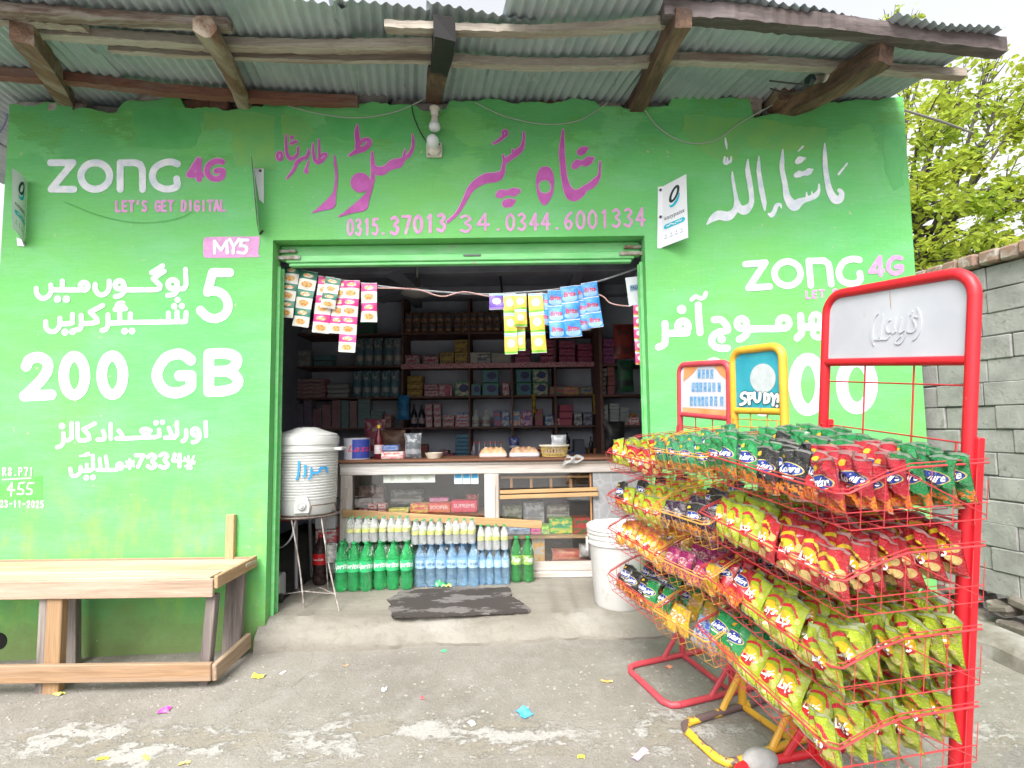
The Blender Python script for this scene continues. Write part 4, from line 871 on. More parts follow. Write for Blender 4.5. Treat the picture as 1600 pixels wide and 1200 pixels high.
# ================================================================ signs on the wall
WHS = mat('sign_white', (.74, .76, .80), .35, (.66, .68, .73), 5); TEAL = mat('sign_teal', (.0, .42, .55), .4); INK = mat('sign_ink', (.012, .03, .04), .4); GRYP = mat('sign_grey_print', (.35, .4, .45), .5); STUD = mat('black_stud', (.02, .02, .025), .4)
def easy(label, corners, mirror=False, blank=False, bow=0, gradient=None):
    """flag sign: four world corners TL,TR,BR,BL of the printed panel (left edge fixed to the wall unless mirrored)"""
    TL, TR, BR, BL_ = [np.array(c) for c in corners]; nrm = np.cross(TR-TL, BL_-TL); nrm /= np.linalg.norm(nrm)
    s = thing('flag_sign', label, 'sign', tuple((BL_+BR)/2))
    def at(u, v, d=0): return tuple(TL*(1-u)*(1-v)+TR*u*(1-v)+BR*u*v+BL_*(1-u)*v+nrm*(d+bow*sin(pi*u)))
    mb = MB(); mb.grid(lambda u, v: at(u, v, .0), 10, 4); mb.grid(lambda u, v: at(u, v, .004), 10, 4, 0, True, True); mb.part('panel', WHS, s)
    if not blank:
        sg = -.0015
        def mapp(V): return [at(x, y, sg) for x, y in V]
        for st, m, off in (([[(.5+.17*cos(t), .22+.085*sin(t)-.055*cos(t), .052) for t in np.linspace(0, 2*pi, 26)]], INK, 0), ([[(.5+.21*cos(t), .27+.115*sin(t)-.055*cos(t), .052*sin((t-.1)/2.7*pi)+.012) for t in np.linspace(.25, 2.75, 16)]], TEAL, 0)):
            v, f = sdf_shape([[(x, y*2.5, r) for x, y, r in q_] for q_ in st], cell=.02); mb = MB(); mb.add(mapp([(p[0], p[1]/2.5) for p in v]), f); mb.part('logo', m, s)
        V, Fc, asp = txt_mesh('easypaisa'); mb = MB(); mb.add(mapp([(.5+x*.8/asp, .56-y*.085) for x, y in V]), Fc); mb.part('lettering', INK, s)
        v, f = sdf_shape([[(.18, .69*2.5, .095), (.82, .69*2.5, .095)]], cell=.03); mb = MB(); mb.add(mapp([(p[0], p[1]/2.5) for p in v]), f); mb.part('badge', TEAL, s)
        sg = -.003; mb = MB(); v, f = sdf_shape([[(.2+.075*i, .69*2.5+.03*sin(i*2.1), .016), (.2+.075*i+.06, .69*2.5-.035*sin(i*1.3), .02)] for i in range(8)], cell=.015); mb.add(mapp([(p[0], p[1]/2.5) for p in v]), f); mb.part('badge_script', WHS, s)
        sg = -.0015; mb = MB()
        for k in range(4): mb.add(mapp([(.12+.2*k, .87), (.24+.2*k, .87), (.24+.2*k, .885), (.12+.2*k, .885)]), [(0, 1, 2, 3)]); mb.add(mapp([(.16+.2*k, .82), (.2+.2*k, .82), (.2+.2*k, .85), (.16+.2*k, .85)]), [(0, 1, 2, 3)])
        mb.part('small_print', GRYP, s)
    return s, at
Yw = YW-.006
c = [PY(1036, 291, Yw), PY(1072, 272, 3.42), PY(1075, 371, 3.42), PY(1033, 387, Yw)]
s, at = easy('white easypaisa flag sign right of the door, angled towards the street', c)
mb = MB(); a, b, d, e = PY(1028, 292, Yw), PY(1037, 291, Yw), PY(1034, 388, Yw), PY(1027, 388, Yw); mb.add([tuple(p) for p in (a, b, d, e)]+[tuple(p+np.array([0, .003, 0])) for p in (a, b, d, e)], [(0, 1, 2, 3), (4, 7, 6, 5), (0, 3, 7, 4)]); mb.part('flange', WHS, s)
for y in (297, 339): mb = MB(); P = PY(1032, y, Yw-.002); mb.tube([P, P+np.array([0, -.006, 0])], .009, 8); mb.part('stud', STUD, s)
c = [PY(20, 263, 3.405), PY(42, 283, Yw), PY(38, 384, Yw), PY(20, 356, 3.405)]
s, at = easy('white easypaisa flag sign at the far left edge of the green wall', c, bow=-.012)
mb = MB(); a, b, d, e = PY(26, 371, Yw-.001), PY(38, 376, Yw-.001), PY(38, 385, Yw-.001), PY(27, 384, Yw-.001); mb.add([tuple(p) for p in (a, b, d, e)]+[tuple(p+np.array([0, .003, 0])) for p in (a, b, d, e)], [(0, 1, 2, 3), (4, 7, 6, 5)]); mb.part('flange', WHS, s)
c = [PY(393, 238, 3.40), PY(397, 262, Yw), PY(405, 366, Yw), PY(402, 345, 3.40)]
s, at = easy('blank white flag sign seen edge on beside the pink 4G, left of the door', c, blank=True)
mb = MB(); q4 = [PY(397, 263, Yw), PY(412, 263, Yw), PY(412, 318, Yw), PY(405, 312, Yw)]; mb.add([tuple(p) for p in q4]+[tuple(p+np.array([0, .003, 0])) for p in q4], [(0, 1, 2, 3), (4, 7, 6, 5)]); mb.part('flange', WHS, s)
mb = MB(); P = PY(407, 267, Yw-.002); mb.tube([P, P+np.array([0, -.006, 0])], .008, 8); mb.part('stud', STUD, s)
mb = MB(); mb.beam(PY(406, 366, YW-.004), PY(411, 360, YW-.004), .012, .008, (0, 1, 0)); mb.part('stud', STUD, s)

# ================================================================ lamps and wires under the eave
WPL = mat('bakelite_white', (.72, .71, .68), .4, (.5, .46, .38), 9); GLS = mat('opal_bulb', (.62, .66, .68), .25); BRASS = mat('silver_socket', (.45, .43, .38), .3, metal=.8); BLKW = mat('black_cable', (.02, .022, .022), .5); WIRE = mat('grey_wire', (.34, .40, .33), .5); DRK = mat('dark_lens', (.015, .03, .03), .2)
P = PY(679, 168, YW-.07)
lb = thing('light_bulb', 'white bulb hanging head down from a socket under the middle rafter', 'light bulb', tuple(P))
mb = MB(); mb.lathe([(.034, .0), (.034, -.012), (.027, -.02), (.024, -.052), (.021, -.056)], P, 20); mb.part('socket', WPL, lb)
mb = MB(); mb.lathe([(.018, -.055), (.02, -.07), (.027, -.105)], P, 20); mb.part('bulb_neck', WPL, lb)
mb = MB(); mb.lathe([(.027, -.105), (.036, -.118), (.038, -.135), (.033, -.152), (.02, -.164), (.001, -.168)], P, 20); mb.part('globe', GLS, lb)
P = PY(679, 236, YW)
lb = thing('wall_lamp', 'white bulb in a square white holder screwed to the wall over the door', 'lamp', tuple(P))
mb = MB(); mb.box((P[0], YW-.012, P[2]), (.105, .024, .10), bev=.01); mb.part('back_plate', WPL, lb)
R = Matrix.Rotation(radians(62), 3, 'X')
mb = MB(); mb.lathe([(.046, 0), (.046, .018), (.04, .024), (.036, .05)], (P[0], YW-.02, P[2]-.012), 24, R=R); mb.part('holder', WPL, lb)
mb = MB(); mb.lathe([(.034, .04), (.04, .06), (.041, .08), (.034, .102), (.018, .115), (.001, .119)], (P[0], YW-.02, P[2]-.012), 24, R=R); mb.part('globe', GLS, lb)
for dx, dz in ((.036, .034), (-.036, -.034)): mb = MB(); mb.tube([(P[0]+dx, YW-.02, P[2]+dz), (P[0]+dx, YW-.028, P[2]+dz)], .006, 8); mb.part('screw', STUD, lb)
P = PY(1284, 122, 3.18)
lb = thing('eave_lamp', 'silver lamp in a round white holder fixed to the rightmost rafter', 'lamp', tuple(P))
ax = Vector((-.9, -.15, -.25)).normalized(); R = ax.to_track_quat('Z', 'Y').to_matrix()
mb = MB(); mb.box(P-np.array(ax)*.055, (.09, .09, .012), R, .005); mb.part('bracket', mat('grey_plate', (.3, .28, .27), .6), lb)
mb = MB(); mb.lathe([(.001, -.05), (.043, -.05), (.045, -.03), (.036, -.022), (.02, -.015), (.018, 0)], P, 24, R=R); mb.part('holder', WPL, lb)
mb = MB(); mb.lathe([(.018, 0), (.026, .004), (.028, .04), (.03, .055), (.03, .075)], P, 24, R=R); mb.part('body', BRASS, lb)
mb = MB(); mb.lathe([(.031, .07), (.033, .09), (.024, .105), (.001, .106)], P, 24, R=R); mb.part('lens', DRK, lb)
def cable(pts, r, m, label, k=8):
    mb = MB(); mb.tube(catmull([PY(p[0], p[1], p[2] if len(p) > 2 else YW-.008) for p in pts], k=k), r, 6); mb.solo('cable', m, label, 'cable')
cable([(450, 165), (500, 178), (560, 184), (620, 174), (668, 152)], .0035, WIRE, 'thin pale cable sagging along the wall top left of the middle rafter')
cable([(742, 160), (790, 182), (850, 194), (905, 188), (950, 160)], .0035, WIRE, 'thin pale cable sagging along the wall top right of the middle rafter')
cable([(1005, 168), (1030, 200), (1070, 222), (1115, 220), (1160, 190), (1215, 160)], .004, WIRE, 'thin pale cable looping along the wall top near the rightmost rafter')
cable([(643, 160), (646, 180), (656, 205), (667, 223)], .0035, BLKW, 'dark cable running down to the square wall lamp')
cable([(690, 165), (685, 185), (680, 205), (679, 215)], .0025, WIRE, 'short thin cord between the hanging bulb and the square wall lamp')
cable([(1182, 46, 3.05), (1205, 58, 3.05), (1217, 88, 3.1)], .005, BLKW, 'black cable end dangling from the tin roof near the right eave')
cable([(1262, 132, 3.1), (1235, 130, 3.12), (1202, 126, 3.14)], .005, BLKW, 'black cable sticking out of the silver eave lamp')
cable([(1258, 140, 3.15), (1230, 146, 3.2), (1203, 138, 3.22)], .004, BLKW, 'second black cable below the silver eave lamp')
cable([(100, 315), (160, 338), (220, 348), (275, 342), (300, 330)], .0015, mat('hairline_green', (.05, .3, .07), .7), 'faint hairline cord painted over under the left zong lettering')
cable([(-20, 230, 4.0), (4, 200, 3.9), (12, 178, 3.8), (14, 150, 3.7)], .006, mat('blue_grey_cable', (.15, .17, .28), .5), 'loose dark cable past the left end of the shop roof')
# ================================================================ glass counter
CY = 4.40; CT = 1.152
CWW = wood('x', (.66, .64, .62), (.55, .52, .5), (.40, .33, .28), rough=.6, key='cw'); CWZ = wood('z', (.66, .64, .62), (.55, .52, .5), (.40, .33, .28), rough=.6, key='cwz')
BRW = wood('x', (.25, .11, .06), (.15, .06, .03), key='br'); TANX = wood('x', (.55, .36, .18), (.42, .25, .11), key='tanx'); TANZ = wood('z', (.50, .28, .13), (.40, .2, .09), key='tanz')
ct = thing('glass_counter', 'white painted wooden display counter with glass fronts across the shop', 'counter', (-.3, CY+.2, FZ))
def cx(px, py=800): return PY(px, py, CY)[0]
def cz(py, px=740): return PY(px, py, CY)[2]
L0, R0 = cx(530), 1.25
mb = MB(); mb.box(((L0+R0)/2, CY+.24, CT-.008), (R0-L0+.03, .56, .018), bev=.004); mb.part('counter_top', BRW, ct)
mb = MB(); mb.box(((L0+R0)/2, CY+.02, CT-.07), (R0-L0, .045, .10), bev=.006); mb.box(((L0+R0)/2, CY-.006, CT-.035), (R0-L0, .012, .018), bev=.003); mb.part('top_rail', CWW, ct)
zb = FZ
for (a, b) in ((531, 549), (757, 780)): mb = MB(); mb.box(((cx(a)+cx(b))/2, CY+.02, (CT-.12+zb)/2), (cx(b)-cx(a), .042, CT-.12-zb), bev=.006); mb.box(((cx(a)+cx(b))/2, CY-.004, (CT-.12+zb)/2), ((cx(b)-cx(a))*.5, .01, CT-.3-zb), bev=.003); mb.part('post', CWZ, ct)
mb = MB(); mb.box(((L0+R0)/2, CY+.02, FZ+.085), (R0-L0, .04, .07), bev=.005); mb.box(((L0+R0)/2, CY+.01, FZ+.025), (R0-L0, .05, .05), bev=.008); mb.part('bottom_rail', CWW, ct)
mb = MB(); mb.box((L0+.006, CY+.26, (CT+FZ)/2-.01), (.03, .5, CT-FZ-.03), bev=.004); mb.part('end_panel', wood('z', (.22, .10, .055), (.14, .06, .03), key='endp'), ct)
mb = MB(); mb.box(((L0+R0)/2, CY+.5, (CT+FZ)/2), (R0-L0-.04, .02, CT-FZ-.06)); mb.part('back_panel', mat('counter_inside', (.10, .10, .11), .8, (.06, .055, .05), 5), ct)
q = NT('stone_pattern_laminate'); p_ = q.co('World', (1, 1, 1.0)); v = q.voro(p_, 9, 'DISTANCE_TO_EDGE'); q.set(col=q.mix(q.step(v, .0, .06), (.40, .40, .41), q.mix(q.noise(p_, 12, 6, .7), (.20, .205, .215), (.42, .42, .43))), rough=.45)
mb = MB(); mb.box(((cx(928)+R0)/2, CY+.03, (CT-.12+FZ+.12)/2), (R0-cx(928), .03, CT-.24-FZ), bev=.002); mb.part('side_panel', q.m, ct)
mb = MB(); mb.box((cx(925), CY+.05, (CT-.12+FZ)/2), (.014, .04, CT-.14-FZ), bev=.002); mb.part('trim', TANZ, ct)
gq = NT('counter_glass'); gq.set(col=(.9, .95, .95), rough=.03, spec=.6); tr = gq.n('ShaderNodeBsdfTransparent'); mx = gq.n('ShaderNodeMixShader'); fr = gq.n('ShaderNodeLayerWeight'); fr.inputs[0].default_value = .25
gq.L.new(gq.math('MULTIPLY_ADD', fr.outputs[0], .5, .10), mx.inputs[0]); gl = gq.n('ShaderNodeBsdfGlossy'); gl.inputs['Roughness'].default_value = .02
gq.L.new(tr.outputs[0], mx.inputs[1]); gq.L.new(gl.outputs[0], mx.inputs[2]); gq.L.new(mx.outputs[0], gq.N['Material Output'].inputs[0]); GLASS = gq.m
for a, b in ((549, 757), (780, 925)): mb = MB(); mb.box(((cx(a)+cx(b))/2, CY+.045, (CT-.12+FZ+.12)/2), (cx(b)-cx(a), .004, CT-.24-FZ), bev=.0005); mb.part('glass_pane', GLASS, ct)
SH1 = cz(806, 650); SH2 = PY(850, 837, CY+.08)[2]
mb = MB(); mb.box(((cx(549)+cx(757))/2, CY+.25, SH1-.012), (cx(757)-cx(549), .36, .02)); mb.part('shelf', BRW, ct)
mb = MB(); mb.box(((cx(780)+cx(925))/2, CY+.25, SH2-.012), (cx(925)-cx(780), .36, .022)); mb.part('shelf', TANX, ct)
mb = MB(); mb.box((-.3, CY+.25, FZ+.06), (R0-L0-.06, .45, .02)); mb.part('floor_board', BRW, ct)
# ladder frame and loose planks
lf = thing('ladder_frame', 'orange brown wooden ladder frame inside the right glass front of the counter', 'frame', (cx(850), CY+.1, cz(775)))
def cbox(nm, x0, y0, x1, y1, Y, dep, m, par, rot=0):
    a = PY(x0, y1, Y); b = PY(x1, y0, Y); mb = MB(); mb.box(((a[0]+b[0])/2, Y+dep/2, (a[2]+b[2])/2), (abs(b[0]-a[0]), dep, abs(b[2]-a[2])), Matrix.Rotation(rot, 3, 'Y'), .003); return mb.part(nm, m, par)
cbox('rail', 782, 743, 925, 748, CY+.07, .02, TANX, lf)
for x in (799, 830, 861, 892): cbox('rung', x-2, 748, x+2, 763, CY+.072, .016, TANZ, lf)
for i, (a, b, hh) in enumerate((((781, 769), (934, 764), .03), ((781, 777), (935, 772), .032))):
    mb = MB(); mb.beam(PY(*a, CY-.012-.012*i), PY(*b, CY-.012-.012*i), hh, .014, (0, 1, 0)); mb.solo('wooden_plank', TANX, ('upper' if i == 0 else 'lower')+' tan plank fixed across the right glass front of the counter', 'plank')
mb = MB(); mb.beam(PY(535, 802, CY-.02), PY(847, 820, CY-.02), .062, .02, (0, 1, 0)); mb.solo('wooden_plank', TANX, 'long tan plank nailed slanting across the left glass front of the counter', 'plank')
# stickers
CARD = mat('paper_white', (.62, .64, .60), .6, (.5, .58, .52), 30)
mb = MB(); mb.box((lambda a, b: ((a[0]+b[0])/2, CY+.040, (a[2]+b[2])/2))(PY(597, 741, CY), PY(679, 755, CY)), (cx(679)-cx(597), .002, .07), bev=.0003); s = mb.solo('sticker_strip', CARD, 'pale strip of paper notes stuck along the left glass of the counter', 'sticker')
mb = MB()
for k in range(3): P = PY(611+27*k, 748, CY); mb.lathe([(.02, 0), (.02, .001)], (P[0], CY+.0375, P[2]), 14, R=Matrix.Rotation(pi/2, 3, 'X'))
mb.part('print', mat('note_print', (.3, .42, .38), .6, (.55, .5, .4), 80), s)
for k in range(3):
    P = PY(715+13*k, 748, CY); mb = MB(); mb.box((P[0], CY+.040, P[2]), (.062, .002, .09), bev=.0003); s = mb.solo('phone_card', mat('card_pale', (.55, .68, .76), .5), f'{["left","middle","right"][k]} blue and white phone card stuck to the left glass of the counter', 'card', 'phone cards on the glass')
    mb = MB(); mb.box((P[0], CY+.038, P[2]+.018), (.05, .002, .035), bev=.0003); mb.part('print', mat('card_blue', (.05, .33, .6), .5), s)

# ================================================================ box-like goods
_goods = {}; LAST = [None]
def goods(col, edge=None, metal=0):
    k = (col, edge)
    if k not in _goods:
        q = NT('printed_carton'); co = q.co('Generated'); x, y, z = q.sep(co)
        c = q.mix(q.step(q.noise(q.co('Generated', (1, 1, 1)), 3.5, 3, .6), .5, .56), col, edge or tuple(min(1, v*1.6+.1) for v in col))
        band = q.math('LESS_THAN', q.math('ABSOLUTE', q.math('SUBTRACT', z, .28)), .09); c = q.mix(q.math('MULTIPLY', band, .6), c, edge or (.6, .6, .58))
        q.set(col=c, rough=.45); _goods[k] = q.m
    return _goods[k]
def item(x0, y0, x1, y1, Y, depth, col, nm, label, cat, edge=None, group=None, z=None, text=None, tcol=(.8, .8, .8), shear=0):
    Y = Y+.001+.022*random.random(); a = PY(x0, y1, Y); b = PY(x1, y0, Y); zb = a[2] if z is None else z; H = b[2]-a[2]; Wd = b[0]-a[0]; M = Matrix.Translation(((a[0]+b[0])/2, Y+depth/2, zb))@Matrix.Rotation(random.uniform(-.05, .05), 4, 'Z')
    mb = MB(); mb.box((0, 0, H/2), (Wd, depth, H), None, min(.006, H*.1)); 
    o = mb.solo(nm, goods(col, edge), label, cat, group, M=M)
    LAST[0] = o
    if text:
        V, Fc, asp = txt_mesh(text, shear); sc_ = min(Wd*.8/asp, H*.45); t = MB(); t.add([(p[0]*sc_, -depth/2-.0015, H*.58+p[1]*sc_) for p in V], Fc); t.part('lettering', mat('print_'+nm, tcol, .5), o, world=False)
    return o
def pouch(x0, y0, x1, y1, Y, col, nm, label, cat, edge=None, group=None, z=None):
    a = PY(x0, y1, Y); b = PY(x1, y0, Y); zb = a[2] if z is None else z; H = b[2]-a[2]; Wd = b[0]-a[0]; M = Matrix.Translation(((a[0]+b[0])/2, Y+.05, zb)); mb = MB(); rs_ = random.Random(int(x0*7+y0)); ph = rs_.uniform(0, 6)
    prof = lambda u, v: .045*(max(0, 1-(2*u-1)**4)*max(0, sin(pi*min(1, v*1.02)))**.5)*(1+.12*sin(v*9+u*5+ph))
    mb.grid(lambda u, v: ((u-.5)*Wd*(1-.08*sin(pi*v)), -prof(u, v), v*H), 8, 10); mb.grid(lambda u, v: ((u-.5)*Wd*(1-.08*sin(pi*v)), prof(u, v), v*H), 8, 10, 0, True, True)
    return mb.solo(nm, goods(col, edge), label, cat, group, M=M)
def bottle_shape(x0, y0, x1, y1, Y, body, cap, label_col, nm, label, cat, group=None, z=None, prof=None):
    a = PY(x0, y1, Y); b = PY(x1, y0, Y); zb = a[2] if z is None else z; H = b[2]-a[2]; r = (b[0]-a[0])/2; M = Matrix.Translation(((a[0]+b[0])/2, Y+r, zb)); t = thing(nm, label, cat, group=group, M=M)
    m = MB(); m.lathe([(.001, 0), (r*.9, 0), (r, H*.04), (r, H*.5), (r*.9, H*.6), (r*.42, H*.8), (r*.33, H*.92)], n=16); m.part('body', body, t, world=False)
    m = MB(); m.lathe([(r*.38, H*.91), (r*.4, H), (.001, H)], n=12); m.part('cap', cap, t, world=False)
    if label_col: m = MB(); m.lathe([(r*1.02, H*.16), (r*1.02, H*.42)], n=16); m.part('label_band', label_col, t, world=False)
    return t
# ---- things in and on the counter
Yc = CY+.12
item(641, 789, 669, 804, Yc, .12, (.62, .10, .10), 'biscuit_carton', 'red, white and yellow biscuit carton at the left of the row behind the slanting plank', 'carton', (.75, .55, .1), z=SH1)
item(669, 790, 704, 805, Yc, .13, (.62, .05, .07), 'biscuit_carton', 'red Sooper biscuit carton in the middle of the counter shelf', 'carton', (.68, .2, .05), text='SOOPER', z=SH1)
item(705, 788, 746, 807, Yc, .13, (.66, .04, .10), 'biscuit_carton', 'crimson Supreme biscuit carton at the right end of the counter shelf', 'carton', (.6, .06, .1), text='SUPREME', z=SH1)
item(671, 784, 700, 790, Yc+.13, .1, (.7, .2, .38), 'wafer_carton', 'pink wafer box lying behind the red Sooper carton', 'carton', z=SH1+.075)
pouch(728, 783, 748, 803, Yc+.14, (.7, .08, .08), 'snack_pouch', 'red and white snack pouch behind the crimson carton in the counter', 'pouch', (.75, .5, .4), z=SH1+.02)
for i, (a, b, c_, d_) in enumerate(((561, 789, 574, 797), (575, 781, 588, 789), (576, 790, 588, 797), (590, 781, 603, 789), (590, 790, 603, 797))):
    item(a, b, c_, d_, Yc, .08, (.5, .04, .05), 'candy_box', 'small red and white candy box in the left corner of the glass counter', 'candy box', (.8, .75, .72), 'candy boxes in the counter', z=SH1+(.0 if b > 785 else .04))
item(607, 793, 638, 800, Yc+.02, .1, (.65, .55, .12), 'yellow_tray', 'flat yellow tray beside the red candy boxes in the counter', 'tray', z=SH1)
item(859, 812, 895, 836, Yc, .15, (.03, .42, .08), 'peek_carton', 'green and yellow biscuit carton with a blue badge in the right counter window', 'carton', (.62, .6, .06), z=SH2, text='بابا', tcol=(.02, .06, .3))
item(896, 811, 924, 836, Yc, .15, (.55, .04, .04), 'red_carton', 'red carton with a dark green panel beside the green carton in the counter', 'carton', (.06, .14, .05), z=SH2)
item(846, 822, 859, 836, Yc, .12, (.25, .5, .05), 'small_carton', 'small leaf green carton left of the green and yellow carton', 'carton', z=SH2)
item(829, 826, 845, 837, Yc, .12, (.7, .06, .3), 'pink_carton', 'bright pink carton on the right counter shelf', 'carton', z=SH2)
item(792, 824, 828, 838, Yc, .12, (.32, .42, .68), 'blue_carton', 'pale blue carton behind the tip of the slanting plank', 'carton', z=SH2)
item(832, 842, 851, 880, Yc-.02, .02, (.55, .52, .46), 'certificate_card', 'white card with an orange diamond standing low in the counter beside the green bottles', 'card', (.75, .4, .05))
pouch(862, 858, 918, 879, Yc+.08, (.7, .16, .10), 'onion_net', 'red net of onions low in the right counter window', 'net bag', (.8, .35, .2))
pouch(906, 851, 925, 874, Yc+.02, (.5, .5, .5), 'grey_bag', 'grey crumpled plastic bag beside the red net in the counter', 'bag')
for i, (a, b, c_, d_, col, nm) in enumerate(((560, 760, 600, 790, (.22, .13, .11), 'brown carton'), (610, 765, 660, 788, (.12, .13, .13), 'black jar crate'), (785, 790, 815, 826, (.18, .2, .12), 'olive carton'), (818, 785, 850, 822, (.22, .23, .24), 'grey jar'), (855, 790, 890, 812, (.16, .14, .12), 'dark carton'))):
    item(a, b, c_, d_, Yc+.2, .08, col, 'stock_carton', f'{nm} deep inside the glass counter', 'carton')
# on top
TPZ = CT+.001; Yt = CY+.07
P = PY(557, 718, Yt+.09); r = (PY(578, 700, Yt)[0]-PY(537, 700, Yt)[0])/2; H = PY(557, 685, Yt)[2]-CT
t = thing('milk_tin', 'white and blue tin with red lettering at the left end of the counter top', 'tin', (P[0], Yt+r, TPZ))
mb = MB(); mb.lathe([(.001, 0), (r, 0), (r, H-.006), (r*1.02, H-.004), (r*1.02, H), (r*.95, H), (r*.95, H-.004), (.001, H-.004)], (P[0], Yt+r, TPZ), 32); mb.part('body', mat('tin_white', (.5, .5, .56), .3), t)
mb = MB(); mb.grid(lambda u, v: (P[0]+r*1.01*cos(-pi*.53+u*1.5), Yt+r+r*1.01*sin(-pi*.53+u*1.5), TPZ+.01+v*(H-.02)), 14, 2); mb.part('label_wrap', mat('tin_blue', (.03, .06, .35), .35, (.05, .08, .42), 10), t)
V, Fc, asp = txt_mesh('Lassi', .3); mb = MB(); mb.add([(P[0]+r*1.03*sin(.55+x*.075/r), Yt+r-r*1.03*cos(.55+x*.075/r), TPZ+H*.52+y*.05) for x, y in V], Fc); mb.part('lettering', mat('tin_red', (.75, .06, .08), .4), t)
RBM = mat('syrup_glass', (.09, .005, .012), .1); YCM = mat('yellow_cap', (.75, .5, .03), .4); PLB = mat('pale_label', (.6, .62, .66), .4, (.7, .12, .05), 14)
bottle_shape(583, 667, 597, 721, Yt+.01, RBM, YCM, PLB, 'syrup_bottle', 'dark red syrup bottle with a yellow cap beside the white and blue tin', 'bottle', z=TPZ)
item(595, 708, 630, 720, Yt, .1, (.72, .70, .66), 'sweet_box', 'white box with pink flowers on the counter beside the syrup bottle', 'box', (.72, .2, .22), z=TPZ)
item(597, 700, 622, 709, Yt+.02, .1, (.05, .16, .5), 'soap_box', 'blue box lying on the white flowered box', 'box', (.3, .3, .4), z=TPZ+.068)
pouch(630, 680, 657, 720, Yt+.05, (.16, .18, .2), 'clear_bag', 'clear grey plastic bag of goods standing on the counter', 'bag', (.45, .47, .5), z=TPZ)
mb = MB(); P = PY(678, 714, Yt+.08); mb.lathe([(.001, 0), (.055, 0), (.075, .045), (.072, .045), (.053, .006), (.001, .006)], (P[0], Yt+.08, TPZ), 28); mb.solo('white_bowl', mat('cream_plastic', (.68, .62, .5), .4), 'low cream bowl on the counter left of the bread loaves', 'bowl')
def bread(px0, px1, label, seed):
    a = PY(px0, 716, Yt+.02); b = PY(px1, 716, Yt+.02); t = thing('bread_loaf', label, 'bread', ((a[0]+b[0])/2, Yt+.09, TPZ)); Wd = b[0]-a[0]
    mb = MB(); mb.box(((a[0]+b[0])/2, Yt+.09, TPZ+.022), (Wd, .13, .043), bev=.01); mb.part('wrapper', mat('bread_wrapper', (.68, .55, .5) if seed == 1 else (.64, .62, .66), .4), t)
    mb = MB(); rs_ = random.Random(seed); ph = rs_.uniform(0, 5)
    mb.grid(lambda u, v: ((a[0]+b[0])/2+(u-.5)*Wd*.97, Yt+.09+(v-.5)*.125, TPZ+.04+.045*max(0, sin(pi*v))**.6*max(0, 1-(2*u-1)**6)*(1+.1*sin(u*32+ph))), 30, 10); mb.part('crust', mat('bread_crust', (.42, .2, .08) if seed == 1 else (.3, .13, .07), .5, (.7, .5, .3), 14), t)
bread(749, 792, 'golden bread loaf in a pink paper tray on the counter', 1); bread(796, 843, 'brown bread loaf in a white paper tray on the counter', 2)
a = PY(846, 715, Yt); b = PY(889, 697, Yt); t = thing('wicker_basket', 'yellow woven plastic basket with a pale rim on the counter', 'basket', ((a[0]+b[0])/2, Yt+.08, TPZ)); Wd = b[0]-a[0]; Hb = .088
mb = MB(); cx_, cy_ = (a[0]+b[0])/2, Yt+.08
for k in range(26):
    an = 2*pi*k/26
    for s_ in (-1, 1): mb.tube([(cx_+Wd*.43*cos(an), cy_+.06*sin(an), TPZ+.004), (cx_+Wd*.5*cos(an+s_*.24), cy_+.075*sin(an+s_*.24), TPZ+Hb)], .0035, 4)
for z_, q_ in ((.006, .43), (.03, .45)): mb.tube([(cx_+Wd*q_*cos(t_), cy_+.14*q_*sin(t_), TPZ+z_) for t_ in np.linspace(0, 2*pi, 28, False)], .004, 5, closed=True)
mb.part('weave', mat('yellow_cane', (.6, .45, .14), .5), t)
mb = MB(); mb.tube([(cx_+Wd*.53*cos(t_), cy_+.08*sin(t_), TPZ+Hb+.004) for t_ in np.linspace(0, 2*pi, 32, False)], .009, 6, closed=True); mb.part('rim', mat('cream_rim', (.66, .62, .5), .5), t)
mb = MB(); mb.box((cx_, cy_, TPZ+.04), (Wd*.72, .09, .07), bev=.02); mb.part('filling', mat('purple_goods', (.22, .1, .25), .6, (.5, .45, .5), 60), t)
pouch(862, 680, 886, 700, Yt+.06, (.5, .52, .55), 'silver_bag', 'crumpled silver foil bag on top of the yellow basket', 'bag', (.75, .77, .8), z=TPZ+.075)
P = PY(893, 712, CY-.02); mb = MB()
mb.grid(lambda u, v: (P[0]-.045+.11*u+.03*sin(v*3)-.06*v*(1-u), CY-.01-.03*min(1, v*2.2)+.09*max(0, .45-v)+.008*sin(u*11), CT+.016-.12*max(0, v-.4)*(1.1-.5*u)+.008*sin(u*9+v*4)), 12, 14)
mb.solo('grey_cloth', mat('cloth_grey', (.42, .42, .41), .9, (.33, .33, .33), 12), 'grey rag hanging over the counter edge beside the yellow basket', 'cloth')

# ================================================================ drinks in front of the counter
def plastic(nm, col, tr, rough=.12):
    q = NT(nm); q.set(col=q.mix(q.step(q.noise(q.co('Object'), 30, 4), .35, .65), col, tuple(min(1, v*1.35+.03) for v in col)), rough=rough, trans=tr, ior=1.2, spec=.6); return q.m
SPR = plastic('green_pet', (.05, .52, .18), .72, .06); CLR = plastic('clear_pet', (.84, .89, .90), .78, .06); BLU = plastic('blue_pet', (.42, .62, .86), .8, .06); GRN7 = plastic('deep_green_pet', (.06, .32, .09), .6, .07); COK = plastic('cola_dark', (.02, .008, .008), .0)
LGR = mat('label_green', (.03, .45, .16), .35); LBL = mat('label_blue', (.24, .50, .72), .35, (.5, .66, .8), 40); LYE = mat('label_yellow', (.42, .60, .06), .4, (.62, .5, .36), 40); LRE = mat('label_red', (.5, .01, .015), .35); LWH = mat('lettering_white', (.8, .82, .82), .4); L7 = mat('label_seven', (.04, .32, .09), .35, (.4, .5, .1), 25)
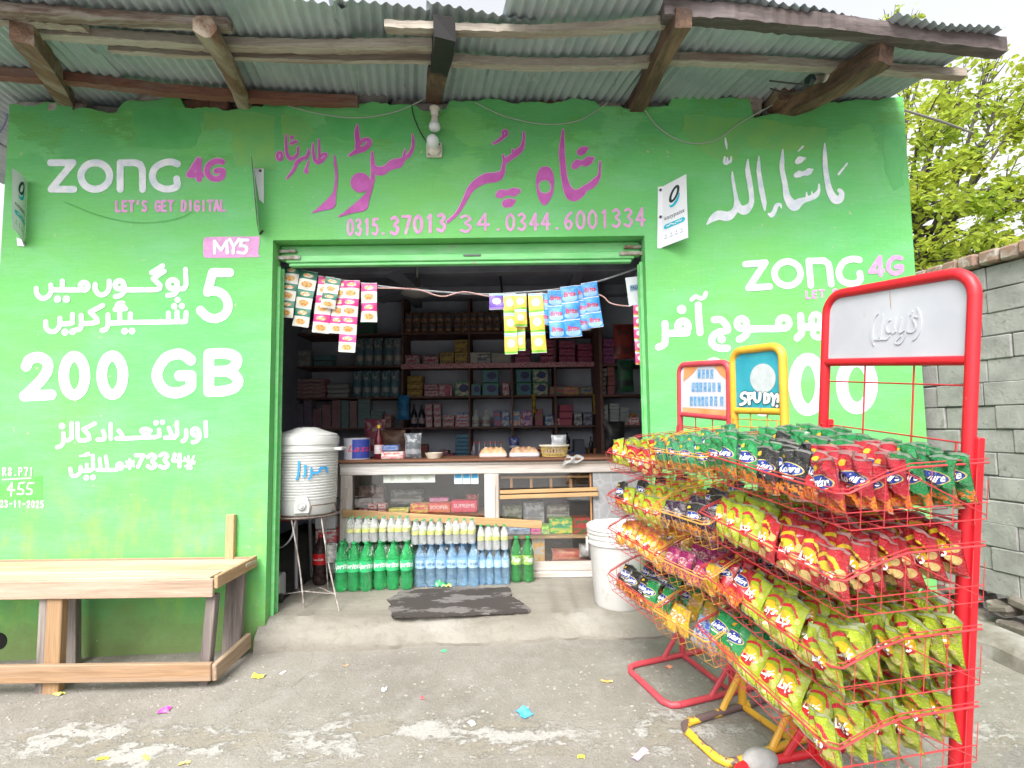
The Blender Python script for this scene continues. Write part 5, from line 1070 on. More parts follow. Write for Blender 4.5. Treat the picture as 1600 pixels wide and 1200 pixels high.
CGR = mat('cap_green', (.03, .35, .12), .4); CWHT = mat('cap_white', (.7, .72, .72), .4); CBL = mat('cap_blue', (.1, .3, .6), .4); CRE = mat('cap_red', (.5, .02, .02), .4); INKB = mat('lettering_navy', (.02, .05, .2), .4)
PROF = {'soda': [(.001, .012), (.55, 0), (.78, .01), (.95, .05), (1, .09), (.96, .2), (.87, .31), (.93, .37), (1, .41), (1, .62), (.93, .69), (.68, .79), (.42, .875), (.31, .92), (.30, .94), (.36, .945), (.36, .952), (.3, .956), (.3, .965)],
        'water': [(.001, .01), (.8, 0), (1, .03), (1, .12), (.95, .14), (1, .2), (.95, .25), (1, .31), (.95, .36), (1, .42), (1, .64), (.97, .66), (.88, .72), (.58, .82), (.36, .89), (.31, .93), (.36, .94), (.31, .96)],
        'small': [(.001, .01), (.85, 0), (1, .05), (1, .3), (.97, .32), (.97, .6), (1, .60), (.88, .70), (.55, .83), (.42, .9), (.42, .96)]}
def add_bottle(T, M, kind, r, H, body, cap, lab, lz, text=None, tmat=LWH, shear=.2, tw=1.1):
    """one bottle as a part with cap and label as sub-parts; M places it in the world"""
    m = MB(); m.lathe([(q_[0]*r, q_[1]*H) for q_ in PROF[kind]], n=30, rfun=(lambda a, z: 1-.07*max(0, 1-z/(H*.16))*(.5+.5*cos(5*a))) if kind == 'soda' else None); m.v = [tuple(M@Vector(p)) for p in m.v]; b = m.part('bottle', body, T)
    m = MB(); m.lathe([(r*.36, H*.955), (r*.37, H), (.001, H)], n=12); m.v = [tuple(M@Vector(p)) for p in m.v]; m.part('cap', cap, b)
    if lab:
        m = MB(); m.lathe([(r*1.012, H*lz[0]), (r*1.012, H*lz[1])], n=22); m.v = [tuple(M@Vector(p)) for p in m.v]; m.part('label_band', lab, b)
        if text:
            V, Fc, asp = txt_mesh(text, shear, .02); s_ = tw*r*1.5/asp; m = MB(); m.add([tuple(M@Vector((r*1.035*sin(x*s_/r), -r*1.035*cos(x*s_/r), H*(lz[0]+lz[1])/2+y*s_))) for x, y in V], Fc); m.part('lettering', tmat, b)
FILM = NT('shrink_film'); _g = FILM.n('ShaderNodeBsdfGlossy'); _g.inputs['Roughness'].default_value = .12; _t = FILM.n('ShaderNodeBsdfTransparent'); _m = FILM.n('ShaderNodeMixShader'); _n = FILM.noise(FILM.co('World', (1, 1, .12)), 34, 4, .6, 1.0)
FILM.put(_m.inputs[0], FILM.math('MULTIPLY_ADD', FILM.step(_n, .5, .7), .24, .02)); _b = FILM.n('ShaderNodeBump'); _b.inputs['Strength'].default_value = 1; _b.inputs['Distance'].default_value = .02; FILM.put(_b.inputs['Height'], _n); FILM.L.new(_b.outputs[0], _g.inputs['Normal'])
FILM.L.new(_t.outputs[0], _m.inputs[1]); FILM.L.new(_g.outputs[0], _m.inputs[2]); FILM.L.new(_m.outputs[0], FILM.N['Material Output'].inputs[0]); FILM = FILM.m
rs = random.Random(2)
def bpack(nm, label, xs, ybot, z, H, r, kind, body, cap, lab, lz, rows, text=None, tmat=LWH, group=None, Yf=None, tw=1.1, dY=0):
    P0 = PZ(xs[0], ybot, FZ) if Yf is None else None; Y0 = (P0[1] if Yf is None else Yf)+r*.2
    X = [PY(x, ybot, Y0+r)[0] for x in xs]
    T = thing(nm, label, 'bottle pack' if len(xs) > 1 else 'bottle', (float(np.mean(X)), Y0+r*rows, z), group=group)
    for j in range(rows):
        for i, x in enumerate(X):
            a = rs.uniform(-.2, .3)-X[i]/Y0*-.0 if j == 0 else rs.uniform(0, 6); M = Matrix.Translation((x+rs.uniform(-.002, .002), Y0+r+2*r*j+rs.uniform(-.002, .002)+dY*i, z))@Matrix.Rotation(a, 4, 'Z')
            add_bottle(T, M, kind, r, H, body, cap, lab, lz, text if j == 0 else None, tmat, tw=tw)
    if len(xs) > 1:                                          # clinging shrink film round the pack
        xa, xb = min(X)-r*1.04, max(X)+r*1.04; ya, yb = Y0-.001*r, Y0+2*r*rows+.001; mb = MB(); n_ = 8*len(X)
        def fr(u, v):
            k = (.5-.5*cos(2*pi*len(X)*u)); sh = max(0, v-.58)/.42
            return (xa+(xb-xa)*u, ya-.002+r*.35*(1-k)*(.4+.6*sin(pi*min(v*1.3, 1)))+r*.9*sh*sh, z+.002+H*.90*v+.004*sin(u*40)*(1 if v > .9 else 0))
        mb.grid(fr, n_, 10)
        for xx, sg in ((xa, -1), (xb, 1)): mb.grid(lambda u, v: (xx-sg*r*.45*max(0, v-.58)/.42, ya+(yb-ya)*u+(r*.9*(max(0, v-.58)/.42)**2)*(1-u), z+.002+H*.90*v), 6, 8)
        mb.part('shrink_wrap', FILM, T)
    return Y0
bpack('soda_pack', 'left pack of large green Sprite bottles standing below the counter', (533, 552, 572), 927, FZ, .358, .0485, 'soda', SPR, CGR, LGR, (.40, .62), 2, 'Sprite', tw=1.75)
bpack('soda_pack', 'right pack of large green Sprite bottles next to the blue water bottles', (594, 614, 635), 924, FZ, .358, .0485, 'soda', SPR, CGR, LGR, (.40, .62), 2, 'Sprite', tw=1.75)
bpack('water_pack', 'left pack of large blue tinted water bottles beside the green Sprite packs', (656, 673, 689), 919, FZ, .318, .041, 'water', BLU, CBL, LBL, (.44, .62), 2, 'VITAL', INKB)
bpack('water_pack', 'middle pack of large blue tinted water bottles behind the crumpled green packet', (706, 723, 740), 918, FZ, .318, .041, 'water', BLU, CBL, LBL, (.44, .62), 2, 'VITAL', INKB)
bpack('water_pack', 'right pack of smaller blue tinted water bottles next to the two dark green bottles', (754, 766, 778, 790), 915, FZ, .26, .0295, 'water', BLU, CBL, LBL, (.5, .7), 2)
bpack('soda_pack', 'pair of dark green seven up bottles at the right end of the drinks row', (807, 826), 912, FZ, .345, .045, 'soda', GRN7, CGR, L7, (.40, .60), 1, '7up')
def small(label, xs, z, Yf): bpack('small_bottle_pack', label, xs, 850, z, .178, .0285, 'small', CLR, CGR, LYE, (.40, .54), 2, Yf=Yf)
zS = FZ+.358-.006
for lab, xs, z, Yf in (('first pack of small clear bottles from the left, on top of the green Sprite bottles', (547, 559, 572, 584), zS, 4.1), ('second pack of small clear bottles from the left, on top of the green Sprite bottles', (598, 611, 623, 635), zS, 4.11),
                       ('third pack of small clear bottles, on top of the left blue water pack', (649, 661, 673, 686), FZ+.319, 4.15), ('fourth pack of small clear bottles, on top of the middle blue water pack', (701, 713, 725, 737), FZ+.319, 4.16), ('lowest pack of small clear bottles, on top of the smaller water bottles at the right', (751, 763, 775, 788), FZ+.262, 4.2)): small(lab, xs, z, Yf)
bpack('cola_bottle', 'large dark Coca-Cola bottle with a red label beside the water cooler stand', (500,), 917, FZ, .375, .058, 'soda', COK, CRE, LRE, (.42, .64), 1, 'Coca-Cola', tw=1.05)
item(492, 827, 524, 848, 4.35, .2, (.5, .5, .5), 'juice_carton', 'lower white carton with red print stacked behind the water cooler stand', 'carton', (.6, .08, .1), z=PY(508, 849, 4.35)[2])
item(492, 807, 524, 827, 4.35, .2, (.5, .5, .52), 'juice_carton', 'upper white carton stacked behind the water cooler stand', 'carton', (.45, .45, .47))
item(496, 849, 524, 900, 4.36, .2, (.1, .09, .09), 'dark_crate', 'dark crate standing under the white cartons behind the cooler stand', 'crate')
t = thing('red_stool', 'red plastic stool standing in the dark behind the water cooler stand', 'stool', (-1.75, 4.3, FZ))
mb = MB(); mb.box((-1.80, 4.35, FZ+.53), (.34, .34, .06), bev=.015); mb.part('seat', mat('red_plastic', (.35, .03, .04), .45), t)
for dx in (-.14, .14):
    for dy in (-.14, .14): mb = MB(); mb.tube([(-1.80+dx, 4.35+dy, FZ+.5), (-1.80+dx*1.15, 4.35+dy*1.15, FZ)], .014, 8); mb.part('leg', mat('leg_grey', (.3, .28, .3), .5), t)

# ================================================================ water cooler on its stand
cw = PY(478.5, 740, 3.95); ccx, ccy = cw[0], 3.95; R_ = .222; zc = PY(478, 806, 3.75)[2]; ztop = PY(478, 683, 3.76)[2]; HH = ztop-zc
COOL = mat('cooler_white', (.54, .55, .54), .38, (.47, .48, .465), 5)
wc = thing('water_cooler', 'white ribbed insulated water cooler with a tap recess on a wire stand in the doorway', 'water cooler', (ccx, ccy, zc))
prof = [(.001, 0), (R_*.9, 0), (R_*.93, .015), (R_*.95, HH*.18)]
nrib = 17
for k in range(nrib):
    z_ = HH*.19+k*(HH*.60/nrib); dz = HH*.60/nrib; rr = R_*(.955+.02*k/nrib); prof += [(rr, z_), (rr+.0035, z_+dz*.3), (rr+.0035, z_+dz*.65), (rr-.002, z_+dz*.85)]
prof += [(R_*.985, HH*.80), (R_*.99, HH*.86), (R_*.985, HH*.87), (R_*.985, HH*.9)]
mb = MB(); mb.lathe(prof, (ccx, ccy, zc), 56); mb.part('body', COOL, wc)
mb = MB(); mb.lathe([(R_*.985, HH*.895), (R_*1.01, HH*.9), (R_*1.02, HH-.006), (R_*1.005, HH+.002), (R_*.965, HH+.003), (R_*.965, HH+.014), (R_*.94, HH+.018), (R_*.42, HH+.055), (R_*.40, HH+.061), (R_*.25, HH+.068), (.001, HH+.07)], (ccx, ccy, zc), 56); mb.part('lid', COOL, wc)
for s_ in (-1, 1): mb = MB(); mb.box((ccx+s_*(R_+.02), ccy, zc+HH*.835), (.06, .12, .022), bev=.008); mb.part('handle', COOL, wc)
mb = MB(); mb.lathe([(R_*.992, HH*.80), (R_*1.03, HH*.81), (R_*1.03, HH*.845), (R_*.992, HH*.855)], (ccx, ccy, zc), 56); mb.part('rim_band', COOL, wc)
mb = MB(); ta = -.12
VA = .362                                                    # turned towards the street corner
def cyl(a, z, d=0): a += VA; return (ccx+(R_*.97+d)*sin(a), ccy-(R_*.97+d)*cos(a), zc+z)
pl = [(-.21, .02), (.21, .02), (.23, HH*.14), (.15, HH*.25), (-.15, HH*.25), (-.23, HH*.14)]
mb.add([cyl(ta+a, z, .012) for a, z in pl]+[cyl(ta+a*1.1, z*1.03-.003, -.012) for a, z in pl], [tuple(range(6))]+[(i, (i+1) % 6, (i+1) % 6+6, i+6) for i in range(6)]); mb.part('tap_recess', mat('cooler_shade', (.47, .48, .47), .4), wc)
c0 = Vector(cyl(ta, HH*.13, .012)); ax = Vector((sin(ta+VA), -cos(ta+VA), 0)); Rm = ax.to_track_quat('Z', 'Y').to_matrix()
mb = MB(); mb.lathe([(.028, 0), (.028, .006), (.022, .01), (.022, .006), (.012, .006), (.011, .016), (.001, .017)], c0, 20, R=Rm); mb.part('tap', COOL, wc)
mb = MB(); BLM = mat('blue_marker', (.03, .28, .62), .5)
st = crop((430, 650), 6.667, [['|', (252, 475), (250, 550)], [(248, 575), (245, 620), (230, 655)], [(312, 545), (312, 600), (300, 630)], [(372, 545), (372, 600), (380, 600), (440, 598)], [(372, 610), (362, 640), (350, 655)], [(430, 600), (465, 570), (450, 560)], ['|', (465, 548), (530, 550)], [(538, 560), (535, 600)], ['|', (305, 522), (322, 522)]], 11)
v, f = sdf_shape(st, cell=.45)
k_ = 3.74/850; mb.add([cyl((p[0]-478.5)*k_/R_, PY(478, p[1], 3.735)[2]-zc, .0125) for p in v], f); mb.part('marker_writing', BLM, wc)
IRON = mat('stand_iron', (.07, .06, .065), .5, (.18, .13, .1), 30); IRONL = mat('stand_paint', (.45, .43, .42), .45, (.2, .15, .12), 25)
st_ = thing('cooler_stand', 'thin iron tripod stand carrying the white water cooler', 'stand', (ccx, ccy, FZ))
ring = lambda r, z, n=36: [(ccx+r*cos(t), ccy+r*sin(t), z) for t in np.linspace(0, 2*pi, n, False)]
mb = MB(); mb.tube(ring(.235, zc-.012), .007, 6, closed=True); mb.tube(ring(.225, zc-.02), .004, 5, closed=True)
for a in (0, pi/2): mb.tube([(ccx-.23*cos(a), ccy-.23*sin(a), zc-.012), (ccx+.23*cos(a), ccy+.23*sin(a), zc-.012)], .006, 6)
mb.part('top_ring', IRON, st_)
for a0, a1 in ((-1.15, -.2), (-2.9, -1.95), (.4, 1.4), (1.9, 2.8)):
    mb = MB(); mb.tube([(ccx+.237*cos(a0), ccy+.237*sin(a0), zc-.01)]+[(ccx+.243*cos(a), ccy+.243*sin(a), zc+.07) for a in np.linspace(a0+.1, a1-.1, 8)]+[(ccx+.237*cos(a1), ccy+.237*sin(a1), zc-.01)], .0055, 6); mb.part('guard_loop', IRON, st_)
mb = MB(); mb.lathe([(.001, -.006), (.19, -.006), (.19, 0), (.001, 0)], (ccx, ccy, zc-.001), 30); mb.part('base_board', wood('x', (.5, .42, .32), (.35, .28, .2), key='bb'), st_)
zl = FZ+.13
for (px, py, a) in ((475, 950, -1.62), (530, 955, -.75), (432, 950, -2.4), (None, None, 1.2)):
    mb = MB(); tp = (ccx+.225*cos(a), ccy+.225*sin(a), zc-.015)
    ft = PZ(px, py, FZ) if px else np.array([ccx+.25*cos(a), ccy+.25*sin(a), FZ]); md = (np.array(tp)+ft)/2+np.array([cos(a), sin(a), 0])*-.02
    mb.tube(catmull([tp, md, ft], k=6), .005, 7); mb.part('leg', IRONL, st_)
mb = MB(); mb.tube([PY(424, 931, 3.95), PY(475, 924, 3.79), PY(522, 928, 3.70), PY(500, 918, 4.0), PY(475, 924, 3.79)], .004, 6); mb.part('spreader', IRONL, st_)
P = PY(518, 863, 3.72); mb = MB(); mb.lathe([(.001, -.06), (.032, -.06), (.036, -.02), (.034, 0), (.036, .03), (.04, .055), (.036, .055), (.03, -.05)], P, 20); t = mb.solo('steel_cup', mat('steel', (.5, .5, .5), .25, (.2, .2, .2), 40, metal=.8), 'steel drinking cup hanging beside the cooler stand', 'cup')
mb = MB(); mb.tube(catmull([PY(462, 812, 3.8), PY(455, 840, 3.8), PY(440, 855, 3.85), PY(430, 852, 3.9)], k=6), .006, 6); mb.solo('hose', mat('grey_hose', (.3, .3, .32), .5), 'thin grey hose looping down under the water cooler', 'hose')
t = thing('hand_trolley', 'small grey castor base just inside the left door jamb', 'trolley', (-1.66, 3.9, FZ)); mb = MB(); mb.box((-1.66, 3.92, FZ+.1), (.06, .12, .16), bev=.01); mb.part('frame', mat('grey_metal', (.35, .36, .36), .5), t)
mb = MB(); mb.tube([(-1.64, 3.87, FZ+.03), (-1.61, 3.87, FZ+.03)], .03, 14); mb.part('wheel', mat('dark_rubber', (.03, .03, .03), .6), t)
# ================================================================ snack racks
REDP = mat('red_rack_paint', (.58, .012, .022), .45, (.5, .012, .02), 6, dirt=(.35, .1, .06), ds=26, dth=(.68, .76)); PINKP = mat('faded_red_rack_paint', (.55, .06, .085), .45, (.45, .045, .06), 8, dirt=(.4, .2, .16), ds=30, dth=(.62, .74))
YELP = mat('yellow_rack_paint', (.72, .40, .04), .4, (.62, .32, .03), 7, dirt=(.15, .08, .07), ds=13, dth=(.66, .7)); YELW = mat('worn_yellow_paint', (.74, .43, .03), .5, (.12, .075, .075), 9, contrast=(.47, .5))
WRED = mat('red_wire', (.50, .03, .04), .4, (.38, .05, .05), 20); WYEL = mat('yellow_wire', (.62, .36, .06), .4, (.5, .2, .06), 20)
def rackM(ax, ay, th, tau, lean):
    u = Vector((sin(th), -cos(th), 0)); n = Vector((-cos(th), -sin(th), 0)); z = Vector((0, 0, 1))
    u2 = u*cos(tau)-z*sin(tau); z2 = z*cos(tau)+u*sin(tau); z3 = z2*cos(lean)-n*sin(lean); n3 = n*cos(lean)+z2*sin(lean); y = -n3
    return Matrix(((u2.x, y.x, z3.x, ax), (u2.y, y.y, z3.y, ay), (u2.z, y.z, z3.z, G(ax, ay)), (0, 0, 0, 1)))
def U(mb, M): mb.v = [tuple(M@Vector(p)) for p in mb.v]; return mb
def rounded(w, h1, h2, rad, n=6):
    pts = [(0, 0, h1), (0, 0, h2-rad)]+[(rad-rad*cos(a), 0, h2-rad+rad*sin(a)) for a in np.linspace(0, pi/2, n)[1:]]
    return pts+[(w-p[0], 0, p[2]) for p in pts[::-1]]
def make_rack(name, label, M, w, h1, h2, levels, ux, depth, paint, wire, tube_r, rad, foot=.36, footp=None, sleeve=False):
    T = thing(name, label, 'snack rack', M=M)
    def wpart(mb, nm, m, par=T, lab=None): return U(mb, M).part(nm, m, par, lab)
    inv = M.inverted()
    def ground_h(x, y):                                      # local height of the ground below rack point (x, y)
        p = M@Vector((x, y, 0)); return (inv@Vector((p.x, p.y, G(p.x, p.y)))).z
    mb = MB(); mb.tube(rounded(w, .02, h2, rad), tube_r, 12); wpart(mb, 'upright_frame', paint)
    mb = MB(); mb.tube([(0, 0, h1), (w, 0, h1)], tube_r*.85, 10); wpart(mb, 'cross_bar', paint)
    if sleeve:
        mb = MB()
        for x in (0, w): mb.box((x+.014, .012, h1*.43), (.032, .024, h1*.86), None, .003)
        wpart(mb, 'channel', paint)
    fp = footp or paint
    # base: U-shaped foot on the ground, cross tube, diagonal braces
    gh = lambda x, y: ground_h(x, y)+tube_r*.9
    for x in (0, w):
        mb = MB(); mb.tube([(x, .14, gh(x, .14)), (x, -foot+.06, gh(x, -foot+.06))], tube_r*.95, 10); wpart(mb, 'foot', fp if x == 0 else paint)
        mb = MB(); mb.tube([(x, 0, gh(x, 0)), (x, 0, .1)], tube_r, 10); wpart(mb, 'post_socket', paint)
        mb = MB(); mb.tube([(x, -.01, .17), (x, -.125, gh(x, -.125))], tube_r*.8, 8); wpart(mb, 'brace', paint)
    mb = MB(); c = [(0, -foot+.06, gh(0, -foot+.06)), (.012, -foot+.02, gh(0, -foot)), (.05, -foot, gh(0, -foot)), (w-.05, -foot, gh(w, -foot)), (w-.012, -foot+.02, gh(w, -foot)), (w, -foot+.06, gh(w, -foot+.06))]; mb.tube(c, tube_r*.95, 10); wpart(mb, 'front_foot_bar', fp)
    mb = MB(); mb.tube([(0, 0, gh(0, 0)), (w, 0, gh(w, 0))], tube_r*.8, 8); wpart(mb, 'rear_foot_bar', paint)
    # wire back grid above the top basket
    mb = MB(); zt_ = levels[0]+.10
    for x in np.linspace(w*.33, w*.67, 2): mb.tube([(x, .004, levels[-1]), (x, .004, h1)], .0032, 5)
    for z in [h1-.075]+[l+.13 for l in levels]: mb.tube([(0, .004, z), (w, .004, z)], .0028, 5)
    wpart(mb, 'back_wires', wire)
    a, b = ux; BW = b-a
    for li, zf in enumerate(levels):
        zb = zf+.085; fl = zf-.098; mb = MB(); r0 = .0034
        rim = [(b, .0, zb), (b, -depth*.55, zb-.012), (b, -depth*.72, zb-.035), (b, -depth+.02, zf+.004), (b-.02, -depth, zf), (a+.02, -depth, zf), (a, -depth+.02, zf+.004), (a, -depth*.72, zb-.035), (a, -depth*.55, zb-.012), (a, .0, zb)]
        mb.tube(rim, r0, 6); mb.tube([(p[0]+(.003 if p[0] < (a+b)/2 else -.003), p[1]+.003, p[2]+.011) for p in rim], .0018, 5)
        bt = .03                                             # the front slopes in towards the floor of the basket
        for z, k in ((zf-.05, .5), (fl, 1)): mb.tube([(b, 0, z+.02), (b, -depth+bt*k, z), (a, -depth+bt*k, z), (a, 0, z+.02)], .0017, 5)
        for x in np.arange(a, b+.001, BW/round(BW/.058)):
            mb.tube([(x, -depth, zf), (x, -depth+bt, fl), (x, 0, fl+.02), (x, 0, zb-.05)], .0015, 4)
        for y in np.arange(-depth+.06, -.02, .075):
            t = -y/depth; top = zb-.012 if t < .55 else (zb-.035+(zf+.004-zb+.035)*(t-.72)/.28 if t > .72 else zb-.012-.023*(t-.55)/.17)
            for x in (a, b): mb.tube([(x, y, top), (x, y, fl+.005)], .0015, 4)
            (mb.tube([(a, y, fl+.004), (b, y, fl+.004)], .0014, 4) if int(round(y*1000)) % 2 == 0 else None)
        mb.tube([(b, -depth*.6, zb-.02), (b, 0, fl+.03)], .002, 5)
        for x in (.012, w-.012): mb.tube([(x, -.03, zb-.03), (x, -.03, zb+.045), (x, -.006, zb+.05), (x, -.004, zb+.02)], .0034, 5)
        wpart(mb, 'basket', wire)
    return T
# pose and size of each rack, solved from its header and feet in the photograph
MN = rackM(1.211, 2.341, .174, .105, .014); WN, LN = .587, [1.24, 1.0, .757, .53]
MY = rackM(1.074, 2.689, .35, .047, -.023); WY, LY_ = .295, [1.245, .98, .765, .52]
MF = rackM(.950, 3.205, .303, .081, -.025); WF, LF = .414, [1.19, .955, .772, .522]
near = make_rack('snack_rack', 'near tall red wire snack rack with a blank white embossed header', MN, WN, 1.618, 1.885, LN, (-.115, WN+.06), .475, REDP, WRED, .0185, .075, sleeve=True)
yel = make_rack('snack_rack', 'narrow yellow wire snack rack with the teal SPUDY header, standing between the two red racks', MY, WY, 1.415, 1.699, LY_, (-.055, WY+.03), .455, YELP, WYEL, .0185, .055, footp=YELW)
far = make_rack('snack_rack', 'far small faded red wire snack rack with an orange product poster header', MF, WF, 1.386, 1.664, LF, (-.04, WF+.04), .45, PINKP, WRED, .0165, .05)
# headers
def header(T, M, w, h1, h2, m, inset=.012, rad=.06, th=.006, y0=0):
    P = []
    for a in np.linspace(0, pi/2, 6): P.append((inset+rad-rad*cos(a), h2-inset-rad+rad*sin(a)))
    P = [(inset, h1)]+P+[(w-p[0], p[1]) for p in P[::-1]]+[(w-inset, h1)]
    mb = MB(); n = len(P); mb.add([(x, y0-th/2, z) for x, z in P]+[(x, y0+th/2, z) for x, z in P], [tuple(range(n))[::-1], tuple(range(n, 2*n))]+[(i, (i+1) % n, (i+1) % n+n, i+n) for i in range(n)])
    return U(mb, M).part('header_panel', m, T)
HW = mat('header_white', (.50, .515, .56), .45, (.43, .445, .49), 5, dirt=(.36, .31, .26), ds=12, dth=(.66, .78))
hp = header(near, MN, WN, 1.618, 1.885, HW)
def on_rack(M, px, py, yoff):
    n = M.to_3x3()@Vector((0, 1, 0)); p0 = M@Vector((0, yoff, 0)); return PPL(px, py, p0, n)
st = crop((1350, 470), 15, [[(330, 300, 8), (250, 360, 26), (185, 520, 36), (170, 700, 36), (185, 900, 28), (228, 1050, 8)], [(1238, 160, 8), (1290, 300, 26), (1300, 480, 36), (1275, 700, 36), (1205, 860, 26), (1130, 925, 8)],
     ['|', (440, 320), (345, 860)], [(235, 915), (400, 905), (520, 900), (580, 830)], [(610, 445), (545, 490), (515, 640), (545, 735), (620, 730), (690, 640)], [(722, 400), (672, 680), (660, 760), (735, 715)], [(865, 400), (822, 640), (830, 745), (930, 690)],
     [(1035, 320), (990, 600), (940, 850), (850, 985), (750, 1005), (730, 950), (850, 830)], [(1115, 250), (1080, 335)], [(1250, 378), (1160, 375), (1140, 440), (1195, 560), (1190, 680), (1100, 738), (1010, 722)]], 17)
v, f = sdf_shape(st, cell=.45); n_ = len(v)
def raise_(v, f, M, y0, y1):
    mb = MB(); n = len(v); A0 = [tuple(on_rack(M, p[0], p[1], y1)) for p in v]; mb.add(A0, f); e = {}
    for q_ in f:
        for i in range(len(q_)):
            k = (q_[i], q_[(i+1) % len(q_)]); e[k] = 1
    edges = [k for k in e if (k[1], k[0]) not in e]; d = M.to_3x3()@Vector((0, y0-y1, 0)); ids = sorted({i for k in edges for i in k}); mp = {i: j for j, i in enumerate(ids)}
    mb.add([A0[i] for i in ids]+[tuple(Vector(A0[i])+d) for i in ids], [(mp[a], mp[b], mp[b]+len(ids), mp[a]+len(ids)) for a, b in edges]); return mb
raise_(v, f, MN, -.002, -.006).part('embossed_lettering', HW, hp)
mb = MB(); v, f = sdf_shape([[(1390, 455, .5), (1391, 470, .7), (1392, 482, .3)]], cell=.3); mb.add([tuple(on_rack(MN, p[0], p[1], -.0042)) for p in v], f); mb.part('rust_streak', mat('rust', (.35, .22, .14), .8, (.45, .38, .3), 60), hp)
# SPUDY header: plain teal board, generic pale shape where the cartoon was
TL_ = mat('teal_board', (.02, .27, .36), .45, (.04, .34, .42), 8, dirt=(.1, .2, .22), ds=20, dth=(.6, .75))
hp = header(yel, MY, WY, 1.415, 1.699, TL_, rad=.045)
def board(st, m, off, nm, polys=(), cell=.5):
    v, f = sdf_shape(st, polys, cell=cell); mb = MB(); mb.add([tuple(on_rack(MY, p[0], p[1], off)) for p in v], f); mb.part(nm, m, hp)
board([], mat('pale_disc', (.50, .54, .55), .5, (.42, .46, .48), 30), -.0045, 'pale_disc', [[(1192+20*cos(t), 591+23*sin(t)) for t in np.linspace(0, 2*pi, 30, False)]])
sp = crop((1050, 540), 8, [[(945, 600), (900, 590), (866, 618), (875, 650), (915, 672), (915, 705), (890, 728), (858, 735)], ['|', (966, 728), (955, 612)], [(955, 605), (1002, 600), (1010, 640), (965, 662)], [(1030, 592), (1030, 660), (1060, 702), (1095, 670), (1100, 592)],
     ['|', (1162, 602), (1158, 708)], [(1162, 600), (1208, 625), (1204, 695), (1158, 712)], ['|', (1242, 602), (1275, 662), (1312, 612)], ['|', (1275, 662), (1262, 742)], ['|', (1338, 632), (1322, 700)], [(1312, 756)]], 19)
board([[(x, y, r+.9) for x, y, r in s] for s in sp], INK, -.006, 'lettering_outline'); board(sp, mat('board_white', (.72, .74, .74), .5), -.008, 'lettering', cell=.45)
# poster header on the far rack
hp = header(far, MF, WF, 1.386, 1.664, mat('poster_paper', (.62, .63, .70), .35, (.56, .57, .65), 8), rad=.045)
def poster(P, m, off, nm):
    mb = MB(); mb.add([tuple(on_rack(MF, *(np.array((1050, 540))+np.array(p)/8), off)) for p in P], [tuple(range(len(P)))]); return mb
OR_ = mat('poster_orange', (.75, .24, .06), .4, (.7, .38, .2), 6); PB = mat('poster_blue', (.05, .25, .52), .4, (.3, .45, .6), 80); PGy = mat('poster_grey', (.42, .5, .6), .4)
poster([(150, 262), (340, 245), (250, 360), (140, 450)], OR_, -.0045, '').part('orange_corner', OR_, hp); poster([(510, 235), (660, 222), (690, 290), (692, 440), (600, 360)], OR_, -.0045, '').part('orange_corner', OR_, hp); poster([(130, 770), (690, 805), (695, 880), (130, 838)], OR_, -.0045, '').part('orange_band', OR_, hp)
mb = MB()
for x in (320, 372, 425, 478): mb.add([tuple(on_rack(MF, *(np.array((1050, 540))+np.array(p)/8), -.0045)) for p in ((x, 300), (x+38, 297), (x+38, 405), (x, 410))], [(0, 1, 2, 3)])
for x in (245, 292, 338, 392, 448, 504, 570): mb.add([tuple(on_rack(MF, *(np.array((1050, 540))+np.array(p)/8), -.0045)) for p in ((x, 462), (x+40, 460), (x+40, 575), (x, 575))], [(0, 1, 2, 3)])
for x in (222, 270, 318, 366, 414, 472, 528, 600): mb.add([tuple(on_rack(MF, *(np.array((1050, 540))+np.array(p)/8), -.0045)) for p in ((x, 635), (x+38, 637), (x+38, 755), (x, 750))], [(0, 1, 2, 3)])
mb.part('product_pictures', PB, hp)

